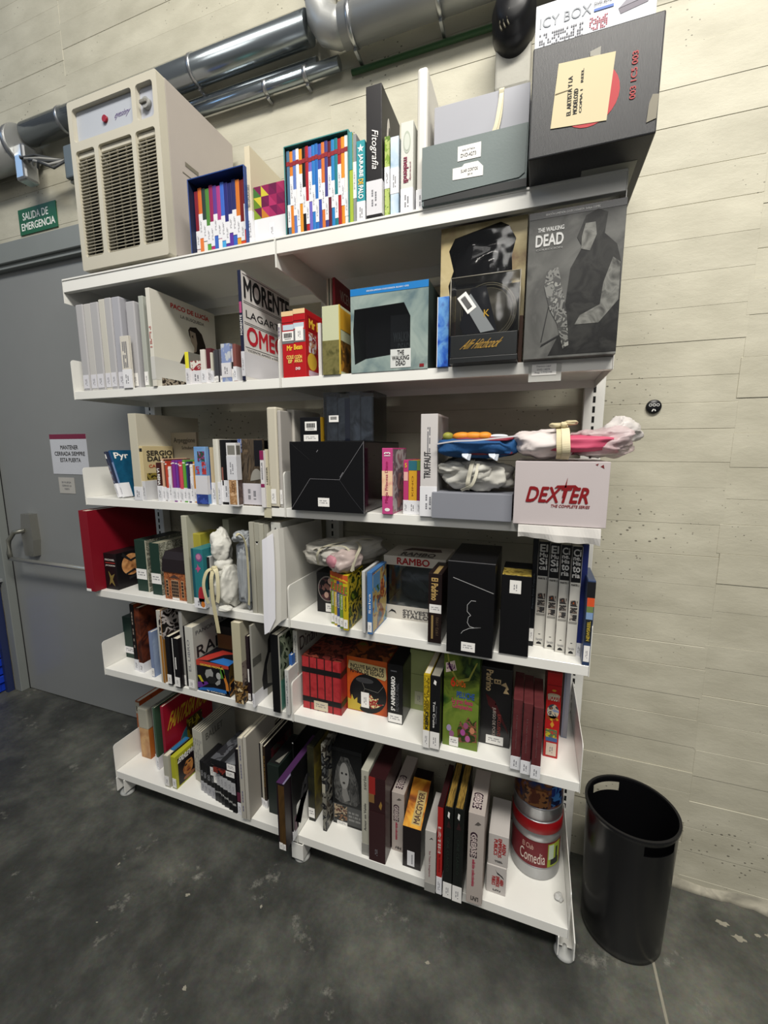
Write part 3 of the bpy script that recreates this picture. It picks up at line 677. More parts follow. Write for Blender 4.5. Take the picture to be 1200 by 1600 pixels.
# second set
g = (1.0384, 1.2591, 0.0050, 2.1960, 0.2558)
sc, W = slip('slipcase', 'green and teal slipcase packed with multicoloured slim books with red bands', g, .17, mat('#3f7f7c', .4), mat('#26302e', .5))
SP = ['#4a6a86', '#cf7a2c', '#5a74b4', '#e4e1dc', '#d08a2a', '#1a1718', '#a3242c', '#6a62b4', '#2f74b8', '#2a68b0', '#3a4a9a', '#c97038', '#40407e', '#5a1f2c', '#2c7ab4', '#23747e', '#a02428', '#d88a2c', '#dfddd8']
SN = ['slate blue', 'orange', 'periwinkle', 'white', 'amber', 'black', 'red', 'violet', 'sky blue', 'mid blue', 'royal blue', 'burnt orange', 'indigo', 'burgundy', 'azure', 'teal', 'crimson', 'yellow orange', 'off white']
n = len(SP); xs = [g[0]+.005+(W-.011)*i/n for i in range(n+1)]
for i in range(n):
    it = Item('slim_book', '%s slim book, %s from the left in the teal slipcase' % (SN[i], ORD[i]), 'book', (xs[i], xs[i+1], .012, g[3]+.004, g[4]*.95-.002*((i*5) % 3)), .13, mat(SP[i], .35), 'box', 'slim books in the teal slipcase', body='cover')
    it.rect('red_band', 'F', 0, .82, 1, .87, mat('#8a2a30', .4)); lo = .10+.13*((i*2) % 3); it.band(lo, lo+.27+.04*((i*5) % 3), .3)
it = Item('book', 'lime edged thin book right after the teal slipcase', 'book', (1.2590, 1.2695, 0.0100, 2.1960, 0.2488), .16, mat('#9aaf3a', .45), 'book'); it.rect('teal_head', 'F', 0, .6, 1, 1, mat('#3f8a90', .4))
it = Item('book', 'grey book with white wrap beside the turquoise spine', 'book', (1.2673, 1.2799, 0.0150, 2.1960, 0.2452), .16, mat('#85878a', .45), 'book'); it.band(.3, .7, .4)
it = Item('book', 'turquoise book spine reading JARABE DE PALO', 'book', (1.2821, 1.3090, 0.0100, 2.1960, 0.2206), .15, mat('#2f8f98', .4), 'book')
it.text('JARABE', 'F', .2, .56, .8, .84, mat('#e4ece8', .5), rot=-90, bold=.03); it.text('DE', 'F', .2, .47, .8, .54, mat('#e0b23a', .5), rot=-90, bold=.03); it.text('PALO', 'F', .2, .30, .8, .46, mat('#e4ece8', .5), rot=-90, bold=.03)
it.poly('star_mark', 'F', [(.5, .96), (.6, .92), (.9, .92), (.66, .895), (.75, .86), (.5, .885), (.25, .86), (.34, .895), (.1, .92), (.4, .92)], PAPER); it.band(0, .27, .3)
it = Item('boxed_set', 'tall black boxed set with white script on its spine and a white foot label', 'box', (1.3151, 1.3635, 0.0050, 2.1960, 0.3479), .17, mat('#19171a', .4), 'box')
it.text('Fitografia', 'F', .25, .38, .78, .67, mat('#e8e6e2', .5), rot=-90, shear=.1); it.ell('white_swoosh', 'R', .35, .55, .10, .30, mat('#cfcac2', .5)); it.ell('black_swoosh', 'R', .38, .52, .07, .27, mat('#19171a', .4), .0009); it.band(.04, .30, .12, mat('#cfced2', .5))
it = Item('book', 'thin green book between the black boxed set and the pale blue one', 'book', (1.3662, 1.3821, 0.0200, 2.1960, 0.2203), .14, art(['#7d9a3c', '#a8b86a', '#5c7a30'], 40), 'book'); it.band(.38, .64, .4)
it = Item('book', 'pale blue and white book left of the maroon lettered spine', 'book', (1.3858, 1.4114, 0.0150, 2.1960, 0.2113), .14, art(['#7fa0c0', '#b8cad8', '#e0e4e8'], 18, soft=True), 'book'); it.band(.30, .62, .5)
it = Item('book', 'white book with maroon spine lettering reading melendi', 'book', (1.4204, 1.4568, 0.0050, 2.1960, 0.2332), .17, mat('#c9cac2', .5), 'book')
it.text('melendi', 'F', .22, .34, .66, .62, mat('#7a2540', .5), rot=-90, bold=.03); it.text('yo me veo contigo', 'F', .70, .36, .88, .56, mat('#7a2540', .5), rot=-90, name='subtitle'); it.ell('round_drawing', 'F', .5, .78, .3, .12, mat('#a9b0a2', .5)); it.ell('drawing_centre', 'F', .5, .78, .22, .09, mat('#c2c6bb', .5), .0009); it.band(0, .28, .3)
it = Item('binder', 'tall white plastic binder beside the dark grey boxes', 'binder', (1.4648, 1.4948, 0.0100, 2.1960, 0.3596), .24, mat('#d3d0c8', .4), 'box', bev=.008)
it.ell('finger_slot', 'R', .45, .72, .06, .10, mat('#84827c', .6)); it.band(0, .16, .3)
it = Item('document_box', 'dark grey archive box with two white stickers on the top shelf', 'box', (1.4875, 1.7648, -0.0120, 2.1960, 0.1465), .20, mat('#626d6d', .5, bump=.05, bscale=200), 'box')
it.rect('dark_base', 'F', 0.02, 0, 1, .13, mat('#1b1d1e', .5)); it.poly('front_flap', 'F', [(0, .1), (.93, .16), (.98, .22), (.99, .99), (0, .99)], mat('#687372', .5, bump=.05, bscale=200), .002)
it.rect('sticker', 'F', .355, .62, .575, .86, PAPER, .0030); it.text('DVD-4273', 'F', .385, .67, .53, .73, INK, lift=.0036, name='sticker_print'); it.text('BIBLIOTECA', 'F', .40, .77, .52, .795, GREYINK, lift=.0036, name='sticker_print')
it.poly('sticker', 'F', [(.31, .33), (.60, .31), (.60, .46), (.55, .56), (.42, .56), (.40, .52), (.31, .52)], PAPER, .0030); it.text('SUAR CORTOS', 'F', .39, .42, .55, .47, INK, lift=.0036, name='sticker_print'); it.text('2014', 'F', .455, .36, .50, .39, INK, lift=.0036, name='sticker_print')
DBW = it.w; DBX = it.root.location.x; top = it.h
it = Item('document_box', 'light grey archive box tied with cream ribbon, on top of the dark grey one', 'box', (DBX+.022, DBX+DBW-.002, .03, 2.196+top+.001, .118), .17, mat('#9a9ba2', .5), 'box')
ribbon('ribbon', [(.163, -.001, -.0005), (.170, -.004, .02), (.178, -.004, .06), (.180, -.003, .10), (.180, .0, .1195), (.180, .06, .1205)], .012, mat('#cfc7ab', .6), it.root); ribbon('ribbon', [(.150, -.002, .0), (.168, -.0055, .03), (.176, -.006, .07), (.180, -.005, .10), (.182, .0, .121)], .010, mat('#d8d0b4', .6), it.root)
# black corrugated carton and white product box
CB = mat('#2a2b2d', .55, bump=.25, bscale=6)
def corrugated():
    m = bpy.data.materials.new('black_corrugated_card'); m.use_nodes = True; nt = m.node_tree; b = nt.nodes['Principled BSDF']; b.inputs['Roughness'].default_value = .42
    tc = nt.nodes.new('ShaderNodeTexCoord'); wv = nt.nodes.new('ShaderNodeTexWave'); wv.inputs['Scale'].default_value = 105; wv.bands_direction = 'X'
    nt.links.new(tc.outputs['Object'], wv.inputs['Vector']); bp = nt.nodes.new('ShaderNodeBump'); bp.inputs['Strength'].default_value = .35; bp.inputs['Distance'].default_value = .001
    nt.links.new(wv.outputs['Fac'], bp.inputs['Height']); nt.links.new(bp.outputs['Normal'], b.inputs['Normal'])
    r = nt.nodes.new('ShaderNodeValToRGB'); r.color_ramp.elements[0].color = lin('#17181a'); r.color_ramp.elements[1].color = lin('#2a2b2e'); nt.links.new(wv.outputs['Fac'], r.inputs['Fac']); nt.links.new(r.outputs['Color'], b.inputs['Base Color'])
    return m
it = Item('carton', 'large black corrugated carton with yellow paper label overhanging the top shelf', 'carton', (1.7705, 2.030, -.112, 2.1965, .226), .42, corrugated(), 'box', bev=.003)
it.ell('red_disc', 'F', .47, .45, .235, .27, mat('#a8232b', .5)); it.poly('yellow_label', 'F', [(.175, .24), (.62, .20), (.655, .77), (.215, .80)], mat('#c6ba98', .65), .0012)
it.poly('taped_scrap', 'F', [(.46, .79), (.54, .77), (.54, .85), (.46, .83)], mat('#8d8a80', .5), .0008)
for k, (s_, u, v0, v1) in enumerate((('EL ARTISTA Y LA', .30, .32, .66), ('MODELO2D', .35, .32, .54), ('COPIA 1   REEL', .40, .32, .70))): it.text(s_, 'F', u, v0, u+(.035 if k < 2 else .02), v1, INK, rot=90, bold=.02, name='label_print', lift=.002)
it.prints('F', .20, .30, .27, .60, 4, 14, GREYINK, 1); it.prints('F', .46, .30, .60, .72, 7, 20, GREYINK, 1, dens=.6); it.poly('crease', 'F', [(.20, .53), (.33, .545), (.33, .55), (.20, .54)], mat('#6b6044', .6), .0018)
it.text('003 1C5 003', 'F', .78, .33, .825, .73, mat('#9c2a2c', .5), rot=90, bold=.02, name='red_number')
it.poly('peeled_tape', 'F', [(.92, .10), (.99, .12), (.995, .32), (.95, .33), (.93, .26)], mat('#7c7768', .35), .0012)
it.rect('underside_label', 'B', .47, .10, .93, .80, mat('#97978f', .6)); P, U, V, a, b = it.frame('B'); lettering('underside_print', 'AR.', P, U, V, (.60*a, .62*b, .78*a, .74*b), INK, it.root, 0, .0, .0009)
it = Item('product_box', 'white cardboard box printed with a grey drive, on top of the black carton', 'box', (1.772, 2.015, -.088, 2.4235, .10), .28, mat('#d3d6dc', .5), 'box')
it.text('ICY BOX', 'F', .04, .52, .48, .72, mat('#8e9298', .5), .0, name='title'); it.text('DVD-4274', 'F', .50, .64, .64, .70, INK, name='sticker_print', lift=.0014); it.rect('blue_strip', 'F', .50, .53, .66, .58, mat('#2a58a8', .4), .0010)
it.prints('F', .04, .08, .44, .42, 6, 22, GREYINK, dens=.55); it.prints('F', .47, .18, .62, .44, 7, 10, mat('#b05060', .5), dens=.6)
it.poly('printed_drive', 'F', [(.70, .45), (.82, .70), (1.0, .80), (1.0, .66), (.93, .42), (.72, .34)], mat('#6b6670', .5)); it.poly('printed_drive_top', 'F', [(.70, .45), (.82, .70), (1.0, .80), (.92, .52)], mat('#83808a', .5), .0009)
it.text('ZIP', 'F', .78, .83, .86, .92, mat('#27406e', .5), name='sticker_print'); it.text('(cuarisi)', 'F', .76, .73, .95, .80, mat('#27406e', .5), name='sticker_print', lift=.0016)

# ================================================================ SECOND ROW, LEFT BAY
SLV = mat('#a8a7a8', .3, coat=.15); SLV2 = mat('#b7b5b1', .3, coat=.15)
xs = [0.0484, 0.0893, 0.1295, 0.1731, 0.2085, 0.2438, 0.2855]
hs = (0.0484, 0.0893, 0.0080, 1.7630, 0.3369)
for i in range(6):
    it = Item('plastic_binder', '%s grey plastic binder, %s in the row ending the second shelf at left' % (['pale', 'pale', 'milky', 'warm white', 'cool', 'wide'][i], ['leftmost', 'second', 'third', 'fourth', 'fifth', 'sixth'][i]), 'binder', (xs[i], xs[i+1], .008+.003*(i % 2), 1.763, hs[4]+(.008 if i > 2 else 0)), .27, [SLV, SLV2, SLV, mat('#bdbab0', .3), SLV, mat('#a2a2a8', .3)][i], 'box', 'grey plastic binders at the left of the second shelf', bev=.004, body='sleeve')
    it.sticker('F', .12, .03, .92, .19, 'v', mat('#cfced3', .4))
it = Item('booklet', 'short white booklet in front of the grey binders on the second shelf', 'book', (0.2896, 0.3336, -0.0040, 1.7630, 0.1936), .0115, mat('#c8c3b8', .5), 'book'); it.prints('F', .2, .4, .8, .9, 3, 14, GREYINK, 1); it.band(0, .36, .5)
it = Item('plastic_binder', 'light grey binder just right of the short white booklet', 'binder', (0.3055, 0.3496, 0.0200, 1.7630, 0.3244), .30, mat('#a7a6a8', .35), 'box', bev=.004, body='sleeve'); it.sticker('F', .1, .03, .8, .18)
it = Item('plastic_binder', 'taller grey green binder touching the white record sleeve', 'binder', (0.3729, 0.3962, 0.0200, 1.7630, 0.3373), .30, mat('#a3a69d', .4), 'box', bev=.002, body='sleeve'); it.sticker('F', .1, .03, .9, .18)
it = Item('record_book', 'white record sized book with red title and a dark portrait on its cover', 'record', (0.4409, 0.4601, -0.0060, 1.7630, 0.3490), .335, mat('#cbc8bd', .45), 'book')
it.text('PACO DE LUCÍA', 'R', .28, .88, .89, .945, mat('#b5312c', .5), bold=.03); it.text('LA BÚSQUEDA', 'R', .42, .80, .80, .85, mat('#55524c', .5), name='subtitle')
it.poly('dark_figure', 'R', [(.36, .30), (.44, .42), (.55, .44), (.56, .40), (.62, .50), (.58, .58), (.54, .64), (.53, .70), (.56, .74), (.66, .76), (.75, .70), (.80, .58), (.82, .48), (.97, .50), (.99, .30)], mat('#211a17', .5))
it.poly('lit_cheek', 'R', [(.55, .70), (.64, .69), (.66, .58), (.64, .48), (.60, .46), (.61, .52), (.56, .58)], mat('#9a8c7c', .5), .0009); it.poly('nose_shadow', 'R', [(.57, .64), (.60, .66), (.60, .62)], mat('#3a2f28', .5), .0013)
it.rect('lower_photo', 'R', .08, .01, .98, .10, art(['#2a2321', '#8f8578', '#1a1513'], 60)); it.band(.07, .31, .93, mat('#bebdb8', .5), bars=False); it.prints('F', .2, .4, .8, .62, 2, 12, mat('#a04038', .5), 1)
# small discs and books
xs = [0.5936, 0.6117, 0.6650, 0.6856, 0.7088, 0.7174, 0.7288, 0.7431, 0.7571, 0.7962, 0.8073, 0.8210]
CDs = [('#d8cf3a', .115, 'thin yellow', None), ('#8f7f78', .083, 'small red and grey patterned', ['#b8b4ac', '#8a2a30', '#d0cbc0', '#74332f']), ('#cfc9c0', .118, 'white and blue edged', None), ('#54252a', .122, 'maroon', None), ('#bfbcae', .105, 'narrow cream', None),
       ('#4a4a4c', .112, 'dark grey', None), ('#3c3c40', .113, 'charcoal', None), ('#56545a', .115, 'grey', None), ('#8490ac', .130, 'pale blue grey', ['#9aa3b4', '#7d8bb0', '#b4b8bc']), ('#c0bcc4', .112, 'white topped black', None), ('#7a4a44', .126, 'reddish brown', None)]
for i, (c, h, nm, a) in enumerate(CDs):
    it = Item('disc_case', '%s disc case, %s between portrait record and MORENTE book' % (nm, ORD[i]), 'disc case', (xs[i], xs[i+1], .004+.006*(i % 2), 1.763, h), .13, art(a, 30) if a else mat(c, .35), 'box', 'disc cases on the second shelf')
    if i == 0: it.rect('dark_side', 'R', 0, .5, 1, 1, mat('#6f7068', .4))
    if i in (0, 1, 3, 8): it.band(.0 if i != 8 else .12, .58 if i == 1 else (.42 if i == 3 else .5), .8, mat('#cdcbcd', .5))
    elif i in (2, 4, 10): it.band(.02, .4, .5)
    elif i == 9: it.rect('black_mark', 'F', 0, .4, 1, .6, INK); it.sticker('F', .1, .02, .9, .38)
    else: it.sticker('F', .1, .02, .9, .2)
it = Item('book', 'large white cover book reading MORENTE LAGARTIJA OMEGA with a navy spine', 'book', (0.8499, 0.8633, -0.0040, 1.7630, 0.3565), .30, mat('#1d2036', .4), 'book', side=mat('#cfccc8', .45))
it.text('MORENTE', 'R', .04, .76, .98, .96, INK, bold=.07); it.text('LAGARTIJA', 'R', .06, .57, .94, .66, INK, name='title'); it.text('OMEGA', 'R', .06, .34, .99, .52, mat('#b02430', .45), bold=.07); it.text('VICENTE AMIGO y NICK CAVE', 'R', .06, .275, .9, .30, INK, name='subtitle')
for v in (.975, .735, .72, .545, .53, .315): it.rect('rule', 'R', .03, v, .97, v+.004, INK)
it.text('MORENTE', 'F', .2, .42, .8, .60, PAPER, rot=90, name='spine_title'); it.rect('magenta_mark', 'F', .15, .62, .85, .72, mat('#a04a70', .4)); it.band(.04, .27, .95, mat('#c3c2c6', .5))
# ================================================================ SECOND ROW, RIGHT BAY
it = Item('booklet', 'thin white booklet squeezed at the left end of the right bay, second shelf', 'book', (0.9910, 1.0011, 0.0100, 1.7630, 0.1769), .13, mat('#cbc8c2', .5), 'box', body='cover'); it.prints('F', .2, .4, .8, .95, 2, 9, mat('#5a4a70', .5), 1)
g = (1.0101, 1.0546, 0.0040, 1.7630, 0.2095)
it = Item('cartoon_box', 'left half of the red boxed DVD set with yellow titles', 'box set', g, .15, mat('#a91b20', .35), 'box', 'pair of red boxed DVD volumes'); it.rect('cream_head', 'F', 0, .93, 1, 1, mat('#d8b98c', .4)); it.rect('pale_strip', 'F', .1, .72, 1, .80, mat('#b4c2cc', .4)); it.rect('grey_strip', 'F', 0, .52, 1, .70, mat('#6c6c6e', .4)); it.rect('thin_rule', 'F', 0, .83, 1, .84, mat('#6e1014', .4))
it.sticker('F', .05, .56, 1, .70, 'code', lift=.0012); it.text('Mr', 'F', .40, .41, .88, .49, mat('#e0b83a', .4), bold=.04, name='title'); it.text('COLE\nESP', 'F', .35, .22, .95, .34, mat('#e4c868', .4), bold=.03, name='subtitle')
g2 = (g[1], (1.0546, 1.0982, 0.0040, 1.7630, 0.2116)[1], g[2], g[3], g[4]+.004)
it = Item('cartoon_box', 'right half of the red boxed DVD set, with yellow lettered side', 'box set', g2, .15, mat('#a91b20', .35), 'box', 'pair of red boxed DVD volumes'); it.rect('cream_head', 'F', 0, .93, 1, 1, mat('#d8b98c', .4)); it.rect('pale_strip', 'F', 0, .72, .9, .80, mat('#b4c2cc', .4)); it.rect('grey_strip', 'F', 0, .52, 1, .70, mat('#6c6c6e', .4)); it.rect('thin_rule', 'F', 0, .83, 1, .84, mat('#6e1014', .4))
it.sticker('F', .15, .54, .85, .74, 'v', lift=.0012); it.text('Bean', 'F', .0, .41, .72, .49, mat('#e0b83a', .4), bold=.04, name='title'); it.text('CCIÓN\nAÑOLA', 'F', .0, .22, .7, .34, mat('#e4c868', .4), bold=.03, name='subtitle'); it.text('DVD', 'F', .1, .11, .5, .15, PAPER, bold=.03, name='format_mark')
it.rect('title_plate', 'R', .1, .70, .98, .92, mat('#8a1216', .4)); it.text('Mr Bean', 'R', .16, .74, .95, .88, mat('#e0b83a', .4), bold=.05, lift=.0014); it.rect('picture_panel', 'R', .15, .38, .48, .68, art(['#c9cdd2', '#b08a6a', '#7a2430', '#c9cdd2'], 50)); it.rect('picture_panel', 'R', .62, .36, .98, .66, mat('#8b98a8', .4)); it.ell('yellow_disc', 'R', .28, .25, .2, .13, mat('#c9a93a', .4)); it.rect('pale_foot', 'R', .12, .03, .9, .11, mat('#b9a2b0', .4))
it = Item('booklet', 'thin white booklet between the red boxed set and the sage green box', 'book', (1.1347, 1.1466, 0.0200, 1.7630, 0.1679), .13, mat('#d0ccc8', .5), 'box', body='cover')
it = Item('boxed_set', 'box with sage green top and olive lower half on the second shelf', 'box', (1.1637, 1.2252, -0.0040, 1.7630, 0.2081), .13, mat('#b9bc9c', .4), 'box')
it.rect('olive_half', 'F', 0, 0, .99, .50, art(['#5d5a35', '#716b42', '#4c4a2a'], 40, soft=True)); it.rect('yellow_edge', 'F', .97, 0, 1, 1, mat('#c9a93c', .4), .0008); it.rect('yellow_picture', 'R', .06, .66, .95, .96, mat('#c8962c', .4)); it.rect('dark_picture', 'R', .06, .05, .95, .50, art(['#3a2c1c', '#6b4a22', '#a8762a'], 30)); it.rect('yellow_edge', 'R', 0, 0, .04, 1, mat('#c9a93c', .4), .0008)
for k, (c, x, h) in enumerate((('#b9b4a4', 506, 440), ('#2e4238', 510, 438), ('#c9c3b4', 513, 437))): pass
it = Item('magazine', 'pale and green spined magazines standing behind the sage green box', 'magazine', (1.0833, 1.1044, 0.1900, 1.7630, 0.3672), .17, mat('#aaa694', .5), 'book'); it.rect('green_edge', 'F', .4, 0, .6, 1, mat('#2e4238', .5))
it = Item('magazine', 'dark red covered magazine behind the sage green box', 'magazine', (1.1168, 1.1271, 0.1700, 1.7630, 0.3606), .20, mat('#7a1f26', .45), 'book'); it.text('VICENTE A', 'R', .2, .82, .98, .92, mat('#c4a9a0', .5)); it.ell('portrait_spot', 'R', .25, .68, .08, .06, mat('#b28a78', .5)); it.rect('blue_foot', 'R', .45, 0, 1, .62, mat('#27304c', .45))
# window box
g = (1.2621, 1.5080, -0.0020, 1.7630, 0.2460)
x0, x1, y, z, h = g; w = x1-x0; d = .16
def window_box(name, label, g, d, outer, pts, inner, sidem=None):
    """card box whose front is cut open, the opening glazed with clear film"""
    x0, x1, y, z, h = g; w = x1-x0; r = empty(name, (x0, y, z), 0, label, 'box set'); t = .0015
    bm = bmesh.new()
    A = [bm.verts.new((u, 0, v)) for u, v in ((0, 0), (w, 0), (w, h), (0, h))]; B = [bm.verts.new((u*w, 0, v*h)) for u, v in pts]
    eg = [bm.edges.new((A[i], A[(i+1) % 4])) for i in range(4)]+[bm.edges.new((B[i], B[(i+1) % len(B)])) for i in range(len(B))]
    bmesh.ops.triangle_fill(bm, edges=eg, use_beauty=True)
    # remove the faces that fell inside the opening
    def inside(p):
        c = False; n = len(pts)
        for i in range(n):
            (xa, ya), (xb, yb) = pts[i], pts[i-1]
            if (ya > p[1]) != (yb > p[1]) and p[0] < (xb-xa)*(p[1]-ya)/(yb-ya)+xa: c = not c
        return c
    dead = [f for f in bm.faces if inside((f.calc_center_median().x/w, f.calc_center_median().z/h))]
    bmesh.ops.delete(bm, geom=dead, context='FACES_ONLY')
    rr = bmesh.ops.extrude_face_region(bm, geom=bm.faces[:]); bmesh.ops.translate(bm, vec=(0, t, 0), verts=[q for q in rr['geom'] if isinstance(q, bmesh.types.BMVert)])
    bmesh.ops.recalc_face_normals(bm, faces=bm.faces); obj('front_panel', bm, outer, r)
    bm = bmesh.new(); add_box(bm, 0, t, t, d, 0, h); add_box(bm, w-t, w, t, d, 0, h); add_box(bm, t, w-t, t, d, 0, t); add_box(bm, t, w-t, t, d, h-t, h); add_box(bm, t, w-t, d-t, d, t, h-t)
    obj('shell', bm, sidem or outer, r)
    bm = bmesh.new(); vs_ = [bm.verts.new((u*w, t+.0006, v*h)) for u, v in pts]; bm.faces.new(vs_); fr = bmesh.ops.extrude_face_region(bm, geom=bm.faces[:]); bmesh.ops.translate(bm, vec=(0, .0004, 0), verts=[q for q in fr['geom'] if isinstance(q, bmesh.types.BMVert)]); bmesh.ops.recalc_face_normals(bm, faces=bm.faces)
    obj('clear_window', bm, FILM, r)
    return r, w, h
GA = art(['#5c6f74', '#7d8d8a', '#93a09a', '#6c7c7c'], 9, .25, 5, .8, True)
r_, w, h = window_box('window_box', 'grey green boxed set with a blue top band and a big dark cut-out window', g, .16, GA, [(.05, .10), (.20, .16), (.55, .19), (.78, .19), (.78, .62), (.70, .78), (.05, .76), (.03, .5)], None, mat('#39433f', .3))
def rx(nm, u0, v0, u1, v1, m, lift=.0005, th=.0003):
    bm = bmesh.new(); flatshape(bm, Vector((0, 0, 0)), XV, ZV, [(u0*w, v0*h), (u1*w, v0*h), (u1*w, v1*h), (u0*w, v1*h)], lift, th); return obj(nm, bm, m, r_)
rx('blue_band', 0, .92, 1, 1, mat('#1f72b4', .35)); lettering('band_print', 'EDICIÓN LIMITADA COLECCIONISTA  BLU-RAY + DVD', Vector((0, 0, 0)), XV, ZV, (.22*w, .95*h, .76*w, .972*h), PAPER, r_, 0, 0, .0012)
rx('title_plate', .53, .03, .79, .25, mat('#c9cbc8', .4), .0006); lettering('title', 'THE\nWALKING\nDEAD', Vector((0, 0, 0)), XV, ZV, (.55*w, .055*h, .77*w, .235*h), INK, r_, 0, .04, .0012)
box('inner_tray', (.012, w-.012, .09, .15, .004, h-.01), mat('#1a1d20', .3), r_, .002); box('inner_base', (.004, w-.004, .012, .09, .002, .024), mat('#8f9a98', .3), r_, .002)
box('inner_case', (w*.45, w*.83, .05, .088, .026, h*.72), mat('#242a2e', .25), r_, .003); lettering('inner_title', 'WALKING\nDEAD', Vector((w*.45, .05, 0)), XV, ZV, (.012, h*.25, w*.32, h*.50), mat('#515a5e', .4), r_, 0, .05, .0006)
rx('red_seal', .90, .025, .955, .06, mat('#7a1c20', .4), .0008)
it = Item('book', 'bright blue painted thin book beside the portrait boxes, second shelf', 'book', (1.5368, 1.5706, -0.0100, 1.7630, 0.1911), .042, art(['#1f2f8c', '#2f62c0', '#6aa0d8', '#3a2f8c'], 22, .3, 4, .6, True), 'box', body='cover'); it.rect('white_edge', 'F', 0, 0, .05, 1, PAPER)
# tall cream window box behind
g = (1.5341, 1.7703, 0.0350, 1.7630, 0.3882)
TB = art(['#8e8262', '#b5a780', '#a3946c', '#7b6248'], 10, .3, 5, .6, True)
r_, w, h = window_box('window_box', 'tall sepia boxed set with torn shaped dark plastic window, behind the reel tin box', g, .20, TB, [(.12, .52), (.10, .60), (.16, .70), (.10, .84), (.17, .92), (.70, .985), (.80, .95), (.88, .86), (.84, .75), (.86, .58), (.78, .50), (.5, .53)], None, mat('#3a342a', .3))
box('inner_tray', (.006, w-.006, .14, .19, .004, h-.006), mat('#141416', .25), r_, .002); lump('black_plastic_wrap', (w*.48, .035, h*.75), (w*.36, .03, h*.19), mat('#0d0d0f', .12), r_, 4, 40, 24, .8, .5, 1.6, .08)
lettering('title', 'WALKING DEAD', Vector((0, 0, 0)), XV, ZV, (.30*w, .40*h, .80*w, .455*h), mat('#8f7c48', .4), r_, 0, .04, .0012)
rx('red_brown_foot', 0, 0, 1, .34, mat('#5c4032', .4), .0006)
# film reel tin in a clear box
g = (1.5810, 1.7622, -0.0450, 1.7630, 0.2223)
x0, x1, y, z, h = g; w = x1-x0; d = .07
r_ = empty('reel_tin_box', (x0, y, z), 0, 'clear fronted dark box holding a round film tin, gold signature on its base', 'box set')
BD = mat('#1d1f20', .35)
bm = bmesh.new(); add_box(bm, 0, w, 0, d, 0, h*.065, .001); add_box(bm, .002, w-.002, .0, d, h*.065, h*.33, .001); obj('card_base', bm, BD, r_)
box('back_card', (.002, w-.002, d-.004, d, h*.33, h*.97), mat('#34322a', .4), r_, .001)
bm = bmesh.new(); add_box(bm, 0, w, 0, .0008, h*.33, h, 0); add_box(bm, 0, .0008, 0, d, h*.33, h, 0); add_box(bm, w-.0008, w, 0, d, h*.33, h); add_box(bm, 0, w, 0, d, h-.0008, h); obj('clear_cover', bm, FILM, r_)
bm = bmesh.new()
for (a, b) in (((0, h*.33), (0, h)), ((w, h*.33), (w, h)), ((0, h), (w, h))): tube(bm, [(a[0], .0, a[1]), (b[0], .0, b[1])], .0013, 8)
obj('film_edge', bm, mat('#8a8578', .25), r_)
bm = bmesh.new(); cx, cz, rr = w*.55, h*.58, h*.33
lathe(bm, [(0, .044), (rr*.97, .044), (rr, .040), (rr, .012), (rr*.985, .008), (rr*.93, .006), (rr*.90, .012), (rr*.84, .012), (rr*.82, .006), (0, .006)], n=64)
bmesh.ops.rotate(bm, cent=(0, 0, 0), matrix=Matrix.Rotation(math.radians(-90), 3, 'X'), verts=bm.verts); bmesh.ops.translate(bm, vec=(cx, .004, cz), verts=bm.verts); bmesh.ops.recalc_face_normals(bm, faces=bm.faces)
obj('film_tin', bm, mat('#5c584c', .35, .25), r_)
for q_ in (1.0, .93, .84):
    bm = bmesh.new(); tube(bm, [(cx+rr*q_*math.cos(t_*math.pi/20), .0065+(.004 if q_ < .9 else 0), cz+rr*q_*math.sin(t_*math.pi/20)) for t_ in range(-16, 25)], .0011, 8); obj('tin_ridge', bm, mat('#a59c80', .25, .4), r_)
bm = bmesh.new(); flatshape(bm, Vector((0, .0, 0)), XV, ZV, [(w*.30, h*.86), (w*.52, h*.88), (w*.70, h*.34), (w*.20, h*.34), (w*.14, h*.45)], -.0018, .0003); obj('dark_diagonal', bm, mat('#1c1f2a', .4), r_)
bm = bmesh.new(); flatshape(bm, Vector((0, 0, 0)), XV, ZV, [(w*.18, h*.72), (w*.30, h*.80), (w*.66, h*.36), (w*.46, h*.34)], .0006); obj('grey_strap', bm, mat('#767a7c', .4), r_)
bm = bmesh.new(); P0 = Vector((w*.10, 0, h*.76)); U = Vector((.57, 0, -.82)); V = Vector((.82, 0, .57)); flatshape(bm, P0, U, V, [(0, 0), (.052, 0), (.052, .028), (0, .028)], .0014)
for k in range(13): flatshape(bm, P0, U, V, [(.008+.0028*k, .006), (.0095+.0028*k+.0006*(k % 2), .006), (.0095+.0028*k+.0006*(k % 2), .020), (.008+.0028*k, .020)], .0020, mi=1)
obj('barcode_sticker', bm, None, r_, mats=[PAPER, INK])
lettering('gold_signature', 'Alfr Hitchcock', Vector((0, 0, 0)), XV, ZV, (w*.22, h*.16, w*.76, h*.27), mat('#c09a4a', .3, .5), r_, 0, 0, .0012, .25); lettering('gold_mark', 'K', Vector((0, 0, 0)), XV, ZV, (w*.50, h*.52, w*.58, h*.60), mat('#b8943c', .3, .5), r_, 0, 0, .0012)
